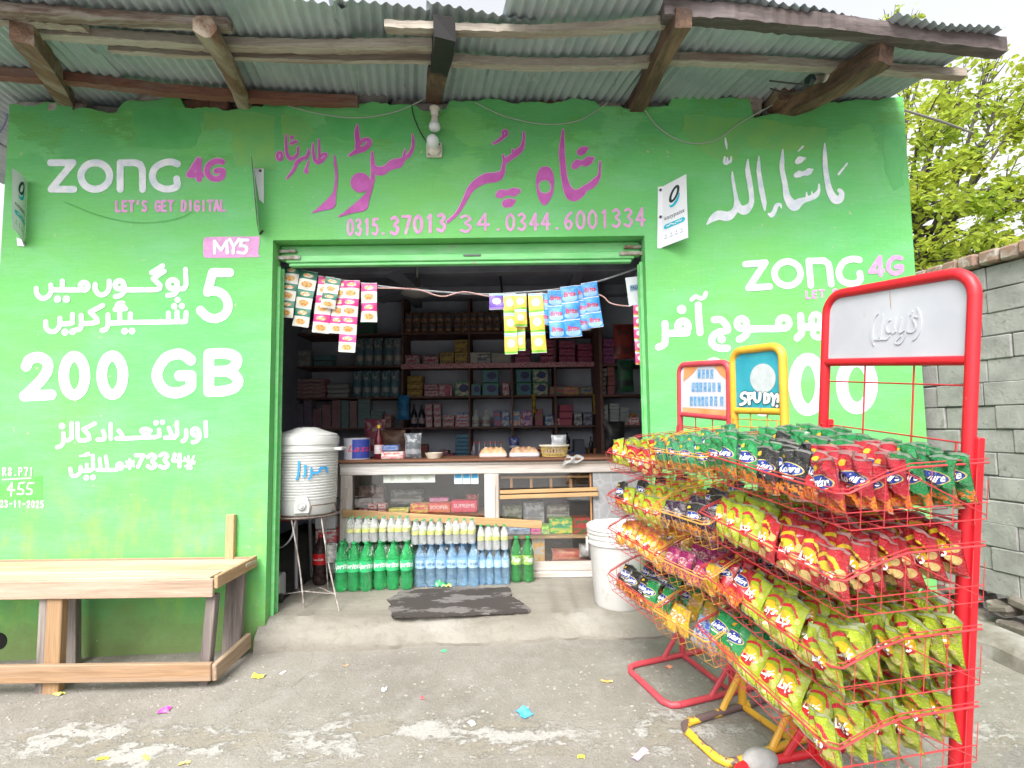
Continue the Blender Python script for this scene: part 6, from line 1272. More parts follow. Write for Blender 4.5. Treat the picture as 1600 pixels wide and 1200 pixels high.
# ================================================================ chip bags
def bagmat(name, base, kind, col2=(.8, .5, .05), foil=0.0):
    q = NT(name); uv = q.n('ShaderNodeUVMap').outputs[0]; x, y, z = q.sep(uv)
    oi = q.n('ShaderNodeObjectInfo').outputs['Random']
    def disc(cx, cy, rx, ry):
        a = q.math('DIVIDE', q.math('SUBTRACT', x, cx), rx); b = q.math('DIVIDE', q.math('SUBTRACT', y, cy), ry); return q.math('ADD', q.math('MULTIPLY', a, a), q.math('MULTIPLY', b, b))
    ins = lambda d: q.math('LESS_THAN', d, 1.0)
    nz = q.noise(q.co('UV', (9, 12, 1)), 1.0, 4, .6)
    c = q.mix(q.math('MULTIPLY', q.step(y, .2, 1), .25), base, tuple(v*.7 for v in base))
    if kind == 'crisps':                                     # round emblem, ribbon arc, chips at the foot
        arc = q.math('MULTIPLY', q.math('MULTIPLY', ins(disc(.46, .55, .46, .33)), q.math('GREATER_THAN', disc(.46, .55, .38, .255), 1.0)), q.math('GREATER_THAN', y, .66))
        c = q.mix(arc, c, col2); d = ins(disc(.46, .5, .34, .21)); c = q.mix(d, c, (.85, .52, .02)); c = q.mix(q.math('MULTIPLY', d, q.math('LESS_THAN', y, .5)), c, (.6, .01, .015))
        for cx, cy, rx, ry in ((.80, .36, .17, .10), (.55, .17, .2, .1), (.25, .12, .15, .08), (.87, .6, .1, .09)):
            m_ = q.math('MULTIPLY', ins(disc(cx, cy, rx*(.75 if name[0] == 'l' else 1), ry*(.75 if name[0] == 'l' else 1))), 1.0); c = q.mix(m_, c, q.mix(nz, (.50, .50, .06), (.62, .56, .2)) if name[0] == 'l' else q.mix(nz, (.85, .55, .12), (.75, .62, .3)))
    elif kind == 'puffs':                                    # blue badge, puffs at the foot, small flash at the top
        c = q.mix(q.math('MULTIPLY', q.math('LESS_THAN', q.math('ADD', y, q.math('MULTIPLY', nz, .22)), .42), q.step(nz, .44, .5)), c, q.mix(q.noise(uv, 30, 2), (.85, .36, .01), (.8, .12, .01)))
        rim = ins(disc(.5, .6, .45, .135)); c = q.mix(rim, c, (.75, .6, .2)); c = q.mix(ins(disc(.5, .6, .42, .12)), c, (.015, .05, .36)); c = q.mix(ins(disc(.2, .84, .1, .05)), c, (.85, .5, .03))
        c = q.mix(q.math('MULTIPLY', q.math('LESS_THAN', q.math('ABSOLUTE', q.math('SUBTRACT', y, .42)), .018), q.math('LESS_THAN', q.math('ABSOLUTE', q.math('SUBTRACT', x, .5)), .2)), c, (.75, .72, .7))
    else:                                                    # patchy small-bag artwork
        c = q.mix(q.step(q.noise(q.co('UV', (3, 4, 1)), 1.3, 3), .55, .6), c, col2); c = q.mix(ins(disc(.5, .58, .36, .16)), c, q.mix(q.step(nz, .45, .5), (.75, .7, .62), col2)); c = q.mix(q.math('MULTIPLY', q.math('LESS_THAN', y, .3), q.step(nz, .46, .52)), c, (.75, .35, .05))
    edge = q.math('MAXIMUM', q.math('GREATER_THAN', y, .965), q.math('LESS_THAN', y, .035)); c = q.mix(q.math('MULTIPLY', edge, .45), c, (.7, .7, .66)); c = q.mix(q.math('MULTIPLY', q.step(q.noise(q.co('UV', (3, 1.6, 1)), 4.0, 3, .5, 2), .66, .72), .6), c, (.68, .68, .66))
    back = q.math('GREATER_THAN', x, 1.2); c = q.mix(q.math('MULTIPLY', back, .8), c, q.mix(q.math('GREATER_THAN', nz, .6), base, (.62, .62, .6)))
    h = q.n('ShaderNodeHueSaturation'); q.put(h.inputs['Value'], q.math('MULTIPLY_ADD', oi, .22, .88)); q.put(h.inputs['Color'], c)
    q.set(col=h.outputs[0], rough=q.math('MULTIPLY_ADD', q.noise(q.co('UV', (6, 8, 1)), 2, 4), .3, .08), metal=foil, spec=.7, coat=.5)
    q.bump(q.math('MULTIPLY_ADD', q.math('SINE', q.math('MULTIPLY', y, 900.0)), q.math('MULTIPLY', q.math('GREATER_THAN', q.math('ABSOLUTE', q.math('SUBTRACT', y, .5)), .45), .15), q.noise(q.co('UV', (4, 9, 1)), 3.0, 6, .65, 1.5)), .9, .014); return q.m
BW_, BH_ = .125, .158
def bag_surface(seed, fat):
    rs_ = random.Random(seed); ph = [rs_.uniform(0, 6.28) for _ in range(6)]; ear = rs_.uniform(.3, 1); lean = rs_.uniform(-.3, .3)
    def prof(u, v):
        e = max(0, 1-abs(2*u-1)**3.2); t = min(1, v/.10)*min(1, (1-v)/.10); ends = (min(v, 1-v)/.5)
        b = fat*e*(max(0, sin(pi*v))**.55)*(1+.1*sin(u*7+ph[0])+.08*sin(v*8+ph[1]))
        cr = .012*sin(u*19+ph[2]+v*5)*(1-ends)**3*e+.006*sin(u*9+v*15+ph[3])*e+.004*sin(v*31+u*13+ph[4])*e
        return b+cr*t
    def mid(u, v):                                           # the sealed edges curl and wave
        k = (abs(v-.5)*2)**6; return k*(.014*sin(u*6+ph[4])+.008*sin(u*15+ph[5]))*ear+lean*.05*(v-.5)**2
    def xz(u, v):
        pinch = 1-.13*max(0, sin(pi*v))**.7
        return (u-.5)*BW_*pinch, v*BH_+.006*sin(u*5+ph[1])*(1 if v > .5 else -1)*(abs(v-.5)*2)**4-.006*(2*u-1)**2*(1 if v > .5 else -1)*0
    front = lambda u, v, d=0: (xz(u, v)[0], mid(u, v)-prof(u, v)-.0006-d, xz(u, v)[1]); back = lambda u, v: (xz(u, v)[0], mid(u, v)+prof(u, v)*.8+.0006, xz(u, v)[1])
    return front, back
def bag_mesh(seed, m, fat=.024):
    fr, bk_ = bag_surface(seed, fat); NU, NV = 12, 16; mb = MB()
    vmap = lambda j: .5-.5*cos(pi*j) if False else j
    mb.grid(lambda u, v: fr(u, v), NU, NV); mb.grid(lambda u, v: bk_(u, v), NU, NV, 0, True, True)
    me = mb.mesh('chip_bag', m); uvl = me.uv_layers.new(name='UVMap'); n1 = (NU+1)*(NV+1)
    for lp in me.loops:
        k = lp.vertex_index; s_ = k >= n1; k %= n1; uvl.data[lp.index].uv = ((k % (NU+1))/NU+(1.5 if s_ else 0), (k//(NU+1))/NV)
    return me
LOGOW = mat('logo_white', (.85, .85, .85), .35)
def logo_mesh(seed, body, cu, cv, width, fat=.024, shear=.25, tilt=0):
    fr, _ = bag_surface(seed, fat); V, Fc, asp = txt_mesh(body, shear, .02); s_ = width/asp; mb = MB()
    mb.add([fr(cu+(x*cos(tilt)-y*sin(tilt))*s_/BW_, cv+(x*sin(tilt)+y*cos(tilt))*s_*1.25/BH_, .0022) for x, y in V], Fc); return mb.mesh('logo', LOGOW)
KINDS = {
 'lime': (bagmat('lime_bag', (.40, .50, .014), 'crisps', (.62, .02, .03)), "Lay's", 'lime green', .47, .49, .066), 'redl': (bagmat('red_crisp_bag', (.55, .008, .02), 'crisps', (.8, .55, .02)), "Lay's", 'red', .47, .49, .068),
 'orange': (bagmat('orange_bag', (.72, .30, .015), 'crisps', (.75, .1, .05)), "Lay's", 'orange', .47, .49, .068),
 'kgreen': (bagmat('green_puff_bag', (.008, .30, .075), 'puffs'), 'Kurkure', 'green', .5, .605, .092), 'kblack': (bagmat('black_puff_bag', (.012, .012, .013), 'puffs'), 'Kurkure', 'black', .5, .605, .092), 'kred': (bagmat('red_puff_bag', (.58, .01, .03), 'puffs'), 'Kurkure', 'bright red', .5, .605, .092),
 'purple': (bagmat('purple_foil_bag', (.05, .015, .06), 'small', (.25, .22, .24), .35), None, 'dark purple foil'), 'magenta': (bagmat('magenta_bag', (.42, .01, .16), 'small', (.6, .1, .2), .2), None, 'magenta'), 'yellow': (bagmat('yellow_bag', (.72, .50, .01), 'small', (.7, .3, .03)), None, 'yellow'),
 'blue': (bagmat('blue_white_bag', (.30, .45, .62), 'small', (.05, .12, .45)), None, 'pale blue patterned'), 'mint': (bagmat('mint_foil_bag', (.05, .36, .15), 'puffs', (.5, .6, .5), .15), 'Kurkure', 'pale green foil', .5, .605, .092)}
PROTO = {}
def bag_proto(k, var):
    if (k, var) not in PROTO:
        d = KINDS[k]; sd = var*7+len(k); PROTO[(k, var)] = (bag_mesh(sd, d[0]), logo_mesh(sd, d[1], d[3], d[4], d[5], tilt=.08) if d[1] else None)
    return PROTO[(k, var)]
ORD = ['top', 'second', 'third', 'lowest']
def fill(rname, M, ux, depth, levels, plan, rows, seed):

    rs_ = random.Random(seed); a, b = ux
    for li, zf in enumerate(levels):
        cols = plan[li]; n = len(cols[0]) if isinstance(cols, list) else len(cols); nr = rows
        for r in range(nr):
            row = cols[min(r, len(cols)-1)] if isinstance(cols, list) else cols
            row = row.split() if isinstance(row, str) else row; nc = len(row)
            for c, k in enumerate(row):
                kk = {'L': 'lime', 'R': 'redl', 'O': 'orange', 'G': 'kgreen', 'B': 'kblack', 'K': 'kred', 'P': 'purple', 'M': 'magenta', 'Y': 'yellow', 'W': 'blue', 'T': 'mint'}[k]
                me, lg = bag_proto(kk, rs_.randrange(4)); x = a+.012+(b-a-.024)*(c+.5)/nc+rs_.uniform(-.007, .007); y = -depth+.048+r*(depth-.085)/(nr-1 if nr > 1 else 1)+rs_.uniform(-.008, .008)
                z = zf-.074+.05*r/nr+rs_.uniform(-.008, .012)
                pit = radians(rs_.gauss(16, 6)) if (c == nc-1 and rname == 'near red') else radians(rs_.gauss((2, -12, -24, -27)[li], 7)); sc_ = (b-a-.02)/nc/.118; sc_ = min(1.16, max(.74, sc_*1.09))
                small_ = kk in ('purple', 'magenta', 'yellow', 'blue'); sc_ *= .9 if small_ else 1
                R = Matrix.Rotation(radians(rs_.gauss(0, 5)), 4, 'Z')@Matrix.Rotation(pit, 4, 'X')@Matrix.Rotation(radians(rs_.gauss(0, 4)), 4, 'Y')
                W = M@Matrix.Translation((x, y, z))@R@Matrix.Scale(sc_, 4)
                o = bpy.data.objects.new('chip_bag', me); COL.objects.link(o); o.matrix_world = W; WMAT[o.name] = W
                tag(o, f'{KINDS[kk][2]} snack packet in the {ORD[li]} basket of the {rname} rack', 'snack bag', f'{KINDS[kk][2]} packets, {ORD[li]} basket, {rname} rack')
                if lg: l = bpy.data.objects.new('logo', lg); COL.objects.link(l); l.parent = o
fill('near red', MN, (-.115, WN+.06), .475, LN, [['G G G B B K K', 'G G G B B K K', 'G G B B K K K', 'G B B G K K K', 'G G B G K K G', 'G G G G G G G', 'G G G G G G G'], 'L L L R R R R', ['K K L L L L L', 'K K K L L L L', 'K K K L L L L'], ['G G L L L L L', 'G G G L L L L', 'G G L L L L L']], 7, 1)
fill('yellow', MY, (-.055, WY+.03), .455, LY_, ['T T T G', ['P P B P', 'P P B P', 'B P P P'], ['M M M Y', 'M M M M'], ['Y Y W W', 'Y Y W G', 'Y Y W W']], 4, 2)
fill('far red', MF, (-.04, WF+.04), .45, LF, ['L L R R R', ['B L L L L', 'B L L L L'], 'O O O O O', ['B B B G G', 'B B B G G', 'B B B B G']], 4, 3)
# ================================================================ hanging sachet strips on the pipe
PY_ = 3.74
mb = MB(); mb.tube(catmull([PY(440, 424, PY_), PY(500, 432, PY_), PY(600, 448, PY_), PY(700, 457, PY_), PY(765, 460, PY_), PY(800, 458, PY_), PY(870, 452, PY_), PY(930, 441, PY_), PY(1000, 418, PY_)], k=5), .0075, 8)
mb.solo('hanging_pipe', mat('galv_pipe', (.32, .33, .36), .4, (.22, .22, .24), 20, metal=.4), 'thin sagging grey pipe hung across the door opening', 'pipe')
mb = MB(); mb.tube(catmull([PY(590, 450, PY_-.01), PY(650, 452, PY_-.012), PY(690, 463, PY_-.012), PY(725, 456, PY_-.012), PY(765, 463, PY_-.012), PY(800, 461, PY_+.012), PY(870, 456, PY_+.014), PY(934, 460, PY_-.01), PY(955, 474, PY_-.01), PY(985, 478, PY_-.01), PY(1002, 470, PY_-.01)], k=6), .0045, 6)
mb.solo('pink_flex', mat('pink_flex', (.62, .25, .22), .5, (.6, .5, .48), 60), 'pink and white electric flex twisted along the hanging pipe', 'cable')
def sachet_mat(name, top, low, kind):
    q = NT(name); uv = q.n('ShaderNodeUVMap').outputs[0]; x, y, z = q.sep(uv); fy = q.math('FRACT', y); nz = q.noise(q.co('UV', (7, 7, 1)), 1, 4, .6)
    a = q.math('DIVIDE', q.math('SUBTRACT', x, .5), .40); b = q.math('DIVIDE', q.math('SUBTRACT', fy, .27), .2); pl = q.math('ADD', q.math('MULTIPLY', a, a), q.math('MULTIPLY', b, b))
    if kind == 'noodle':
        c = q.mix(q.math('GREATER_THAN', fy, .55), low, top); c = q.mix(q.math('LESS_THAN', pl, 1), c, q.mix(q.math('LESS_THAN', pl, .6), (.7, .66, .6), q.mix(q.step(nz, .4, .6), (.55, .2, .04), (.7, .5, .2))))
        b2 = q.math('DIVIDE', q.math('SUBTRACT', fy, .75), .11); a2 = q.math('DIVIDE', q.math('SUBTRACT', x, .5), .3); c = q.mix(q.math('LESS_THAN', q.math('ADD', q.math('MULTIPLY', a2, a2), q.math('MULTIPLY', b2, b2)), 1), c, q.mix(q.step(nz, .45, .55), (.7, .62, .5), (.65, .25, .05)))
    elif kind == 'powder':
        c = q.mix(q.step(q.noise(q.co('UV', (2, 2, 1)), 1.2, 3), .4, .7), top, low); c = q.mix(q.math('LESS_THAN', pl, 1.25), c, (.30, .50, .80))
    else:
        c = q.mix(q.math('LESS_THAN', fy, .14), q.mix(q.step(nz, .4, .6), top, tuple(min(.8, v*1.1+.03) for v in top)), low); b3 = q.math('DIVIDE', q.math('SUBTRACT', fy, .52), .2); c = q.mix(q.math('LESS_THAN', q.math('ADD', q.math('MULTIPLY', q.math('MULTIPLY', a, a), 1.8), q.math('MULTIPLY', b3, b3)), 1), c, q.mix(q.step(nz, .45, .55), (.72, .70, .62), (.62, .55, .5)))
        c = q.mix(q.math('MULTIPLY', q.math('GREATER_THAN', fy, .88), 1.0), c, (.25, .55, .7))
    c = q.mix(q.math('GREATER_THAN', q.math('ABSOLUTE', q.math('SUBTRACT', fy, .5)), .475), c, (.68, .68, .66))
    q.set(col=c, rough=.28, spec=.6); q.bump(q.noise(q.co('UV', (4, 3, 1)), 3, 5, .6), .4, .008); return q.m
SM = {'green': sachet_mat('green_noodle_sachet', (.01, .16, .10), (.68, .66, .60), 'noodle'), 'pink': sachet_mat('pink_noodle_sachet', (.62, .03, .22), (.68, .64, .60), 'noodle'), 'blue': sachet_mat('blue_powder_sachet', (.02, .20, .60), (.04, .34, .74), 'powder'), 'yellow': sachet_mat('yellow_shampoo_sachet', (.75, .50, .07), (.2, .5, .05), 'sh'), 'purple': sachet_mat('purple_sachet', (.14, .06, .42), (.3, .2, .6), 'sh'), 'magenta': sachet_mat('magenta_sachet', (.62, .03, .18), (.75, .35, .05), 'sh')}
BRT = mat('brite_red', (.6, .03, .05), .4)
def strip(kind, t, b, w, n, label, dy=0, rev=False):
    A_ = PY(t[0], t[1], PY_-.014-dy); B_ = PY(b[0], b[1], PY_-.02-dy); W = w/850*PY_; rs_ = random.Random(int(t[0]+b[1])); ph = [rs_.uniform(0, 6) for _ in range(4)]
    ax = (B_-A_); sx = np.array([1, 0, -ax[0]/max(abs(ax[2]), .01)*-1.0]); sx = np.array([1.0, 0, ax[0]/-ax[2] if abs(ax[2]) > .01 else 0]); sx /= np.linalg.norm(sx)
    def fn(u, v, s=1):
        k = v*n; f_ = k-int(min(k, n-1e-6)); bul = .011*max(0, sin(pi*min(max(f_, 0), 1)))**.6*max(0, 1-abs(2*u-1)**3)
        P = A_+ax*v+sx*(u-.5)*W*(1+.02*sin(v*9+ph[0]))+np.array([0, -s*bul-.0008*s+.012*sin(v*4+ph[1])*v+.006*sin(u*4+v*5+ph[2]), 0]); return tuple(P)
    mb = MB(); NU, NV = 6, 8*n; mb.grid(lambda u, v: fn(u, v), NU, NV); mb.grid(lambda u, v: fn(u, v, -1), NU, NV, 0, True, True)
    o = mb.solo('sachet_strip', SM[kind], label, 'sachet strip', f'{kind} sachet strips on the pipe', loc=tuple((A_+B_)/2)); me = o.data; uvl = me.uv_layers.new(name='UVMap'); n1 = (NU+1)*(NV+1)
    for lp in me.loops:
        k = lp.vertex_index % n1; uvl.data[lp.index].uv = ((k % (NU+1))/NU, n-(k//(NU+1))/NV*n)
    if kind == 'blue':
        V, Fc, asp = txt_mesh('Brite', .2, .02); mb = MB()
        for i in range(n): mb.add([(lambda q_: (q_[0], q_[1]-.002, q_[2]))(fn(.5+x*.72/asp, (i+.5-y*.30)/n)) for x, y in V], Fc)
        mb.part('lettering', BRT, o)
strip('green', (457, 416), (446, 496), 24, 3, 'leftmost green noodle sachet strip hanging by the left jamb')
strip('green', (484, 424), (468, 510), 26, 3, 'second green noodle sachet strip from the left jamb')
strip('pink', (511, 432), (500, 520), 26, 3, 'pink sachet strip hanging behind the short green one', -.006)
strip('green', (521, 434), (512, 482), 24, 2, 'short green noodle sachet strip hanging in front of a pink one', .016)
strip('pink', (533, 438), (525, 521), 22, 3, 'pink noodle sachet strip between the short green and the longest pink strip', -.004)
strip('pink', (550, 438), (541, 550), 26, 4, 'longest pink noodle sachet strip, with four sachets', .01)
strip('pink', (577, 442), (576, 503), 25, 2, 'short pink noodle sachet strip hanging apart at the right of the pink group')
strip('purple', (776, 459), (776, 484), 23, 1, 'single purple sachet hanging left of the yellow strips')
strip('yellow', (796, 459), (799, 553), 20, 3, 'leftmost long yellow shampoo sachet strip', .012)
strip('yellow', (813, 459), (814, 510), 19, 2, 'short yellow shampoo sachet strip in the middle of the yellow group', .02)
strip('yellow', (812, 462), (813, 548), 16, 3, 'yellow shampoo sachet strip half hidden behind the short one', -.006)
strip('yellow', (836, 458), (843, 551), 23, 3, 'rightmost long yellow shampoo sachet strip', .012)
strip('blue', (851, 458), (850, 508), 18, 2, 'short blue detergent sachet strip beside the yellow strips', -.006)
strip('blue', (867, 453), (871, 528), 24, 3, 'second blue detergent sachet strip from the yellow group', .01)
strip('blue', (888, 447), (897, 526), 26, 3, 'third blue detergent sachet strip from the yellow group', .02)
strip('blue', (908, 446), (914, 516), 18, 3, 'narrow blue detergent sachet strip half hidden behind its neighbours', -.004)
strip('blue', (920, 441), (931, 512), 25, 3, 'rightmost blue detergent sachet strip', .012)
strip('magenta', (997, 474), (1000, 570), 15, 5, 'magenta sachet strip hanging by the right door jamb', .02)
a, b, c, d = PY(977, 434, PY_-.02), PY(1004, 431, PY_-.02), PY(1006, 470, PY_-.02), PY(983, 479, PY_-.02); mb = MB(); mb.add([tuple(p) for p in (a, b, c, d)]+[tuple(p+np.array([0, .003, 0])) for p in (a, b, c, d)], [(0, 1, 2, 3), (7, 6, 5, 4), (0, 4, 5, 1), (1, 5, 6, 2), (2, 6, 7, 3), (3, 7, 4, 0)])
o = mb.solo('hanging_card', mat('card_white', (.62, .66, .70), .5), 'white PALMO display card hanging by the right door jamb', 'card')
mb = MB(); q4 = [PY(984, 446, PY_-.024), PY(1004, 443, PY_-.024), PY(1005, 452, PY_-.024), PY(985, 455, PY_-.024)]; mb.add([tuple(p) for p in q4], [(0, 1, 2, 3)]); mb.part('name_band', mat('card_slate', (.2, .32, .42), .5), o)
V, Fc, asp = txt_mesh('PALMO', 0, .02); mb = MB(); mb.add([tuple(PY(994.5+x*18/asp, 449.3-y*18/asp-.15*x, PY_-.027)) for x, y in V], Fc); mb.part('lettering', INKB, o)
mb = MB(); mb.tube([PY(993, 432, PY_-.02), PY(998, 417, PY_), PY(1002, 431, PY_-.02)], .0015, 4); mb.part('string', WIRE, o)

# ================================================================ back shelves
SY = 6.45; SB = 6.95
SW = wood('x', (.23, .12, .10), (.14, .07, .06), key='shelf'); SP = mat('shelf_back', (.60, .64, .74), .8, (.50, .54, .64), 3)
LV = [PY(600, y, SY)[2] for y in (520, 570.5, 620, 668.5)]
su = thing('shelf_unit', 'dark brown wooden shelves covering the whole back wall of the shop', 'shelves', (-.5, SB, FZ))
XA, XB = PY(405, 600, SY)[0], PY(936, 600, SY)[0]
for z in LV: mb = MB(); mb.box(((XA+XB)/2, (SY+SB)/2+.01, z-.011), (XB-XA, SB-SY, .02), bev=.003); mb.part('shelf_board', SW, su)
zt = LV[0]+.55
for px in (437, 628, 733, 800, 868, 935): X = PY(px, 600, SY)[0]; mb = MB(); mb.box((X, (SY+SB)/2+.015, (zt+FZ)/2), (.022, SB-SY-.02, zt-FZ), bev=.003); mb.part('upright', SW, su)
mb = MB(); mb.box(((XA+XB)/2, SB+.02, (zt+FZ)/2), (XB-XA, .02, zt-FZ)); mb.part('back_board', SP, su)
mb = MB(); mb.box(((PY(628, 0, SY)[0]+XB)/2, SY-.006, LV[1]-.02), (XB-PY(628, 0, SY)[0], .008, .06)); mb.part('edge_trim', mat('red_trim', (.42, .05, .10), .5, (.6, .4, .4), 45), su)
sr = thing('side_shelf', 'dark side shelves along the right wall of the shop behind the door jamb', 'shelves', (2.0, 5.8, FZ))
SYR = 6.0; XR0, XR1 = PY(940, 600, SYR)[0], 2.26; LR = [PY(970, y, SYR)[2] for y in (568, 616, 664)]
for z in LR: mb = MB(); mb.box(((XR0+XR1)/2, SYR+.2, z-.014), (XR1-XR0, .4, .026)); mb.part('shelf_board', SW, sr)
mb = MB(); mb.box((XR0, SYR+.2, 1.7), (.035, .4, 2.7)); mb.part('upright', SW, sr)
mb = MB(); mb.box(((XR0+XR1)/2, SYR+.41, 1.7), (XR1-XR0, .02, 2.7)); mb.part('back_board', SP, sr)
def dim(c): return c
NM = ['top', 'second', 'third', 'fourth']
CN = lambda n: n
def row(level, lst, Y=None, zl=None, unit='back'):
    """(x0, y0, x1, y1, colour, second colour, noun phrase, stacked count)"""
    z0 = (LV if unit == 'back' else LR)[level] if level is not None else zl; Yq = (SY if unit == 'back' else SYR)+.05 if Y is None else Y
    for (x0, y0, x1, y1, c1, c2, what, n) in lst:
        hh = (y1-y0)/n
        for k in range(n):
            yb = y1-hh*k; lab = f'{what} on the {NM[level]} {unit} shelf' if level is not None else f'{what} low on the back shelves'
            z = z0+.001+PY(x0, y1-hh*k, Yq)[2]-PY(x0, y1, Yq)[2]
            if n > 1: lab = f'{what} stacked on the {NM[level]} {unit} shelf' if level is not None else f'{what} stacked low on the back shelves'
            item(x0+.4, yb-hh+.3, x1-.4, yb, Yq, .16, c1, what.split()[-1] if what.split()[-1].isidentifier() else 'carton', lab, what.split()[-1], c2, (f'{what}s on the shelves' if n > 1 else None), z=z)
            if c1 == GNc:
                o = bpy.data.objects[bpy.data.objects.keys()[-1]] if False else LAST[0]; Wd, H = o.dimensions.x, o.dimensions.z; mb = MB(); mb.add([(Wd*(.08+.3*cos(t)), -.0815, H*(.55+.28*sin(t))) for t in np.linspace(0, 2*pi, 18, False)], [tuple(range(18))]); mb.part('badge', NAVY, o, world=False)
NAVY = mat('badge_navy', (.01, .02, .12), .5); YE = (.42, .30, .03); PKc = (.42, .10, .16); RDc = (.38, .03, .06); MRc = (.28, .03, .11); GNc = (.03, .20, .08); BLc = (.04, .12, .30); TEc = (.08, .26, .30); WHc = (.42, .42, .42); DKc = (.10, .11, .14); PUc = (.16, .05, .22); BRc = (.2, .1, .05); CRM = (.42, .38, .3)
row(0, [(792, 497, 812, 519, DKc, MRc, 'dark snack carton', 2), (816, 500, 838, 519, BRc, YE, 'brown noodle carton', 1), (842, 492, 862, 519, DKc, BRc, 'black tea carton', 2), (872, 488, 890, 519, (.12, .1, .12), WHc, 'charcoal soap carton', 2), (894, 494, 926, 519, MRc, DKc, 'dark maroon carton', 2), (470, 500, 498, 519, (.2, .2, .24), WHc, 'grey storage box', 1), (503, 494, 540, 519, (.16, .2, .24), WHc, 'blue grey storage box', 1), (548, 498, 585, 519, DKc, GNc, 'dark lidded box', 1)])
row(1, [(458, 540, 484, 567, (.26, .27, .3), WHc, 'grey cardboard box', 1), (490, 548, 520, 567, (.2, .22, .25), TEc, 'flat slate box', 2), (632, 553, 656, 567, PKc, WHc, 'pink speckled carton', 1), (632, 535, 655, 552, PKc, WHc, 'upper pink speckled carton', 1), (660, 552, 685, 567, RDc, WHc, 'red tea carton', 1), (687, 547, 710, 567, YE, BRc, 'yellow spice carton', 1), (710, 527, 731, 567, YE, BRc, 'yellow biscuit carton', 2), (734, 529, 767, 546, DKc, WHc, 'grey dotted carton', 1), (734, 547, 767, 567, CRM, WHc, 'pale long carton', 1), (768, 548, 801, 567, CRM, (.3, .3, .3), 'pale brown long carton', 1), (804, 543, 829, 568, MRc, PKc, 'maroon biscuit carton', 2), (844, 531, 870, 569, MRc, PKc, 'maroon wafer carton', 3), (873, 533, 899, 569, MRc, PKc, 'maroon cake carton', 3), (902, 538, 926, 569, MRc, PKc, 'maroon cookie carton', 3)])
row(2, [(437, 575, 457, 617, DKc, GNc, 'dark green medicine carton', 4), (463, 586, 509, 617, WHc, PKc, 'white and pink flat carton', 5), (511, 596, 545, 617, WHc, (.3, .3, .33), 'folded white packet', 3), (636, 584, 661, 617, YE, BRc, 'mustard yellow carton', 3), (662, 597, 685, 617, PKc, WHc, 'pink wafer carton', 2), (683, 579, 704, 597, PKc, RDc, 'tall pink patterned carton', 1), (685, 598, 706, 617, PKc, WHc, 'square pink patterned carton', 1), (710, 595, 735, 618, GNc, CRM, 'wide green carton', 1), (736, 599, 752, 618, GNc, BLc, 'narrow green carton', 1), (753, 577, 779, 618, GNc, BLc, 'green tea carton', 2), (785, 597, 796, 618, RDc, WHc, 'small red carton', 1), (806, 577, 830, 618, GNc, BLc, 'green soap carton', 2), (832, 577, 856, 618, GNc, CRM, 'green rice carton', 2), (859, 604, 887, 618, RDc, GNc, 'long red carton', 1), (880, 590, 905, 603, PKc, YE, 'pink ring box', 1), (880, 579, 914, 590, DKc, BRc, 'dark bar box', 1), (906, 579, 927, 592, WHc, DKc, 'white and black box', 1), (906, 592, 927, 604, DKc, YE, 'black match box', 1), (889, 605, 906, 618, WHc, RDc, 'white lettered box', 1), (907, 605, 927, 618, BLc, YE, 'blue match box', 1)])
PKS = [(437, 648, 446, WHc, 8), (447, 640, 460, PKc, 11), (461, 628, 473, PUc, 14), (474, 622, 487, PUc, 16), (503, 630, 517, PKc, 13), (518, 623, 532, PKc, 16), (533, 624, 545, TEc, 15), (546, 625, 558, WHc, 14), (559, 622, 578, TEc, 15), (579, 640, 598, TEc, 10), (488, 636, 502, MRc, 11)]
for i, (x0, y0, x1, c, n) in enumerate(PKS):
    for k in range(n):
        h = (668-y0)/n; yb = 668-h*k; what = {WHc: 'white', PKc: 'pink', PUc: 'purple', TEc: 'teal', MRc: 'maroon'}[c]
        item(x0+.3, yb-h+.15, x1-.3, yb, SY+.05+.01*random.random(), .15, c, 'flat_packet', f'thin {what} packet, {["first","second","third","fourth","fifth","sixth","seventh","eighth","ninth","tenth","eleventh"][sorted(p[0] for p in PKS).index(x0)]} tall stack from the left on the fourth shelf', 'packet', WHc if c != WHc else PKc, f'stack {i} of thin {what} packets', z=LV[3]+.001+PY(x0, yb, SY)[2]-PY(x0, 668, SY)[2])
row(3, [(596, 627, 612, 645, RDc, BRc, 'red tilted box', 1), (600, 646, 612, 667, PKc, CRM, 'pink tea box', 1), (664, 631, 675, 668, PKc, WHc, 'tall pink soap box', 2), (677, 631, 689, 668, PKc, WHc, 'tall rose soap box', 2), (691, 649, 710, 668, WHc, RDc, 'white and red packet', 2), (713, 623, 734, 646, BLc, WHc, 'blue detergent box', 1), (711, 648, 735, 668, PKc, WHc, 'pink tissue box', 2), (771, 642, 783, 667, BLc, RDc, 'blue cream box', 1), (784, 642, 796, 667, BLc, WHc, 'blue shampoo box', 1), (774, 629, 796, 641, WHc, BLc, 'white and blue box', 1), (797, 623, 821, 641, (.62, .58, .55), RDc, 'white box with a red apple print', 1), (797, 642, 814, 667, (.05, .2, .38), (.6, .3, .2), 'blue drum box', 1), (815, 642, 832, 667, PUc, (.5, .3, .4), 'purple drum box', 1), (835, 640, 848, 667, BRc, MRc, 'brown jar box', 1), (851, 650, 865, 667, BLc, WHc, 'small blue carton', 1), (866, 655, 876, 667, RDc, WHc, 'small crimson carton', 1), (874, 634, 895, 667, RDc, MRc, 'red match carton', 3), (897, 646, 910, 667, DKc, WHc, 'black tea box', 1), (911, 646, 925, 667, DKc, (.3, .3, .4), 'black coffee box', 1)])
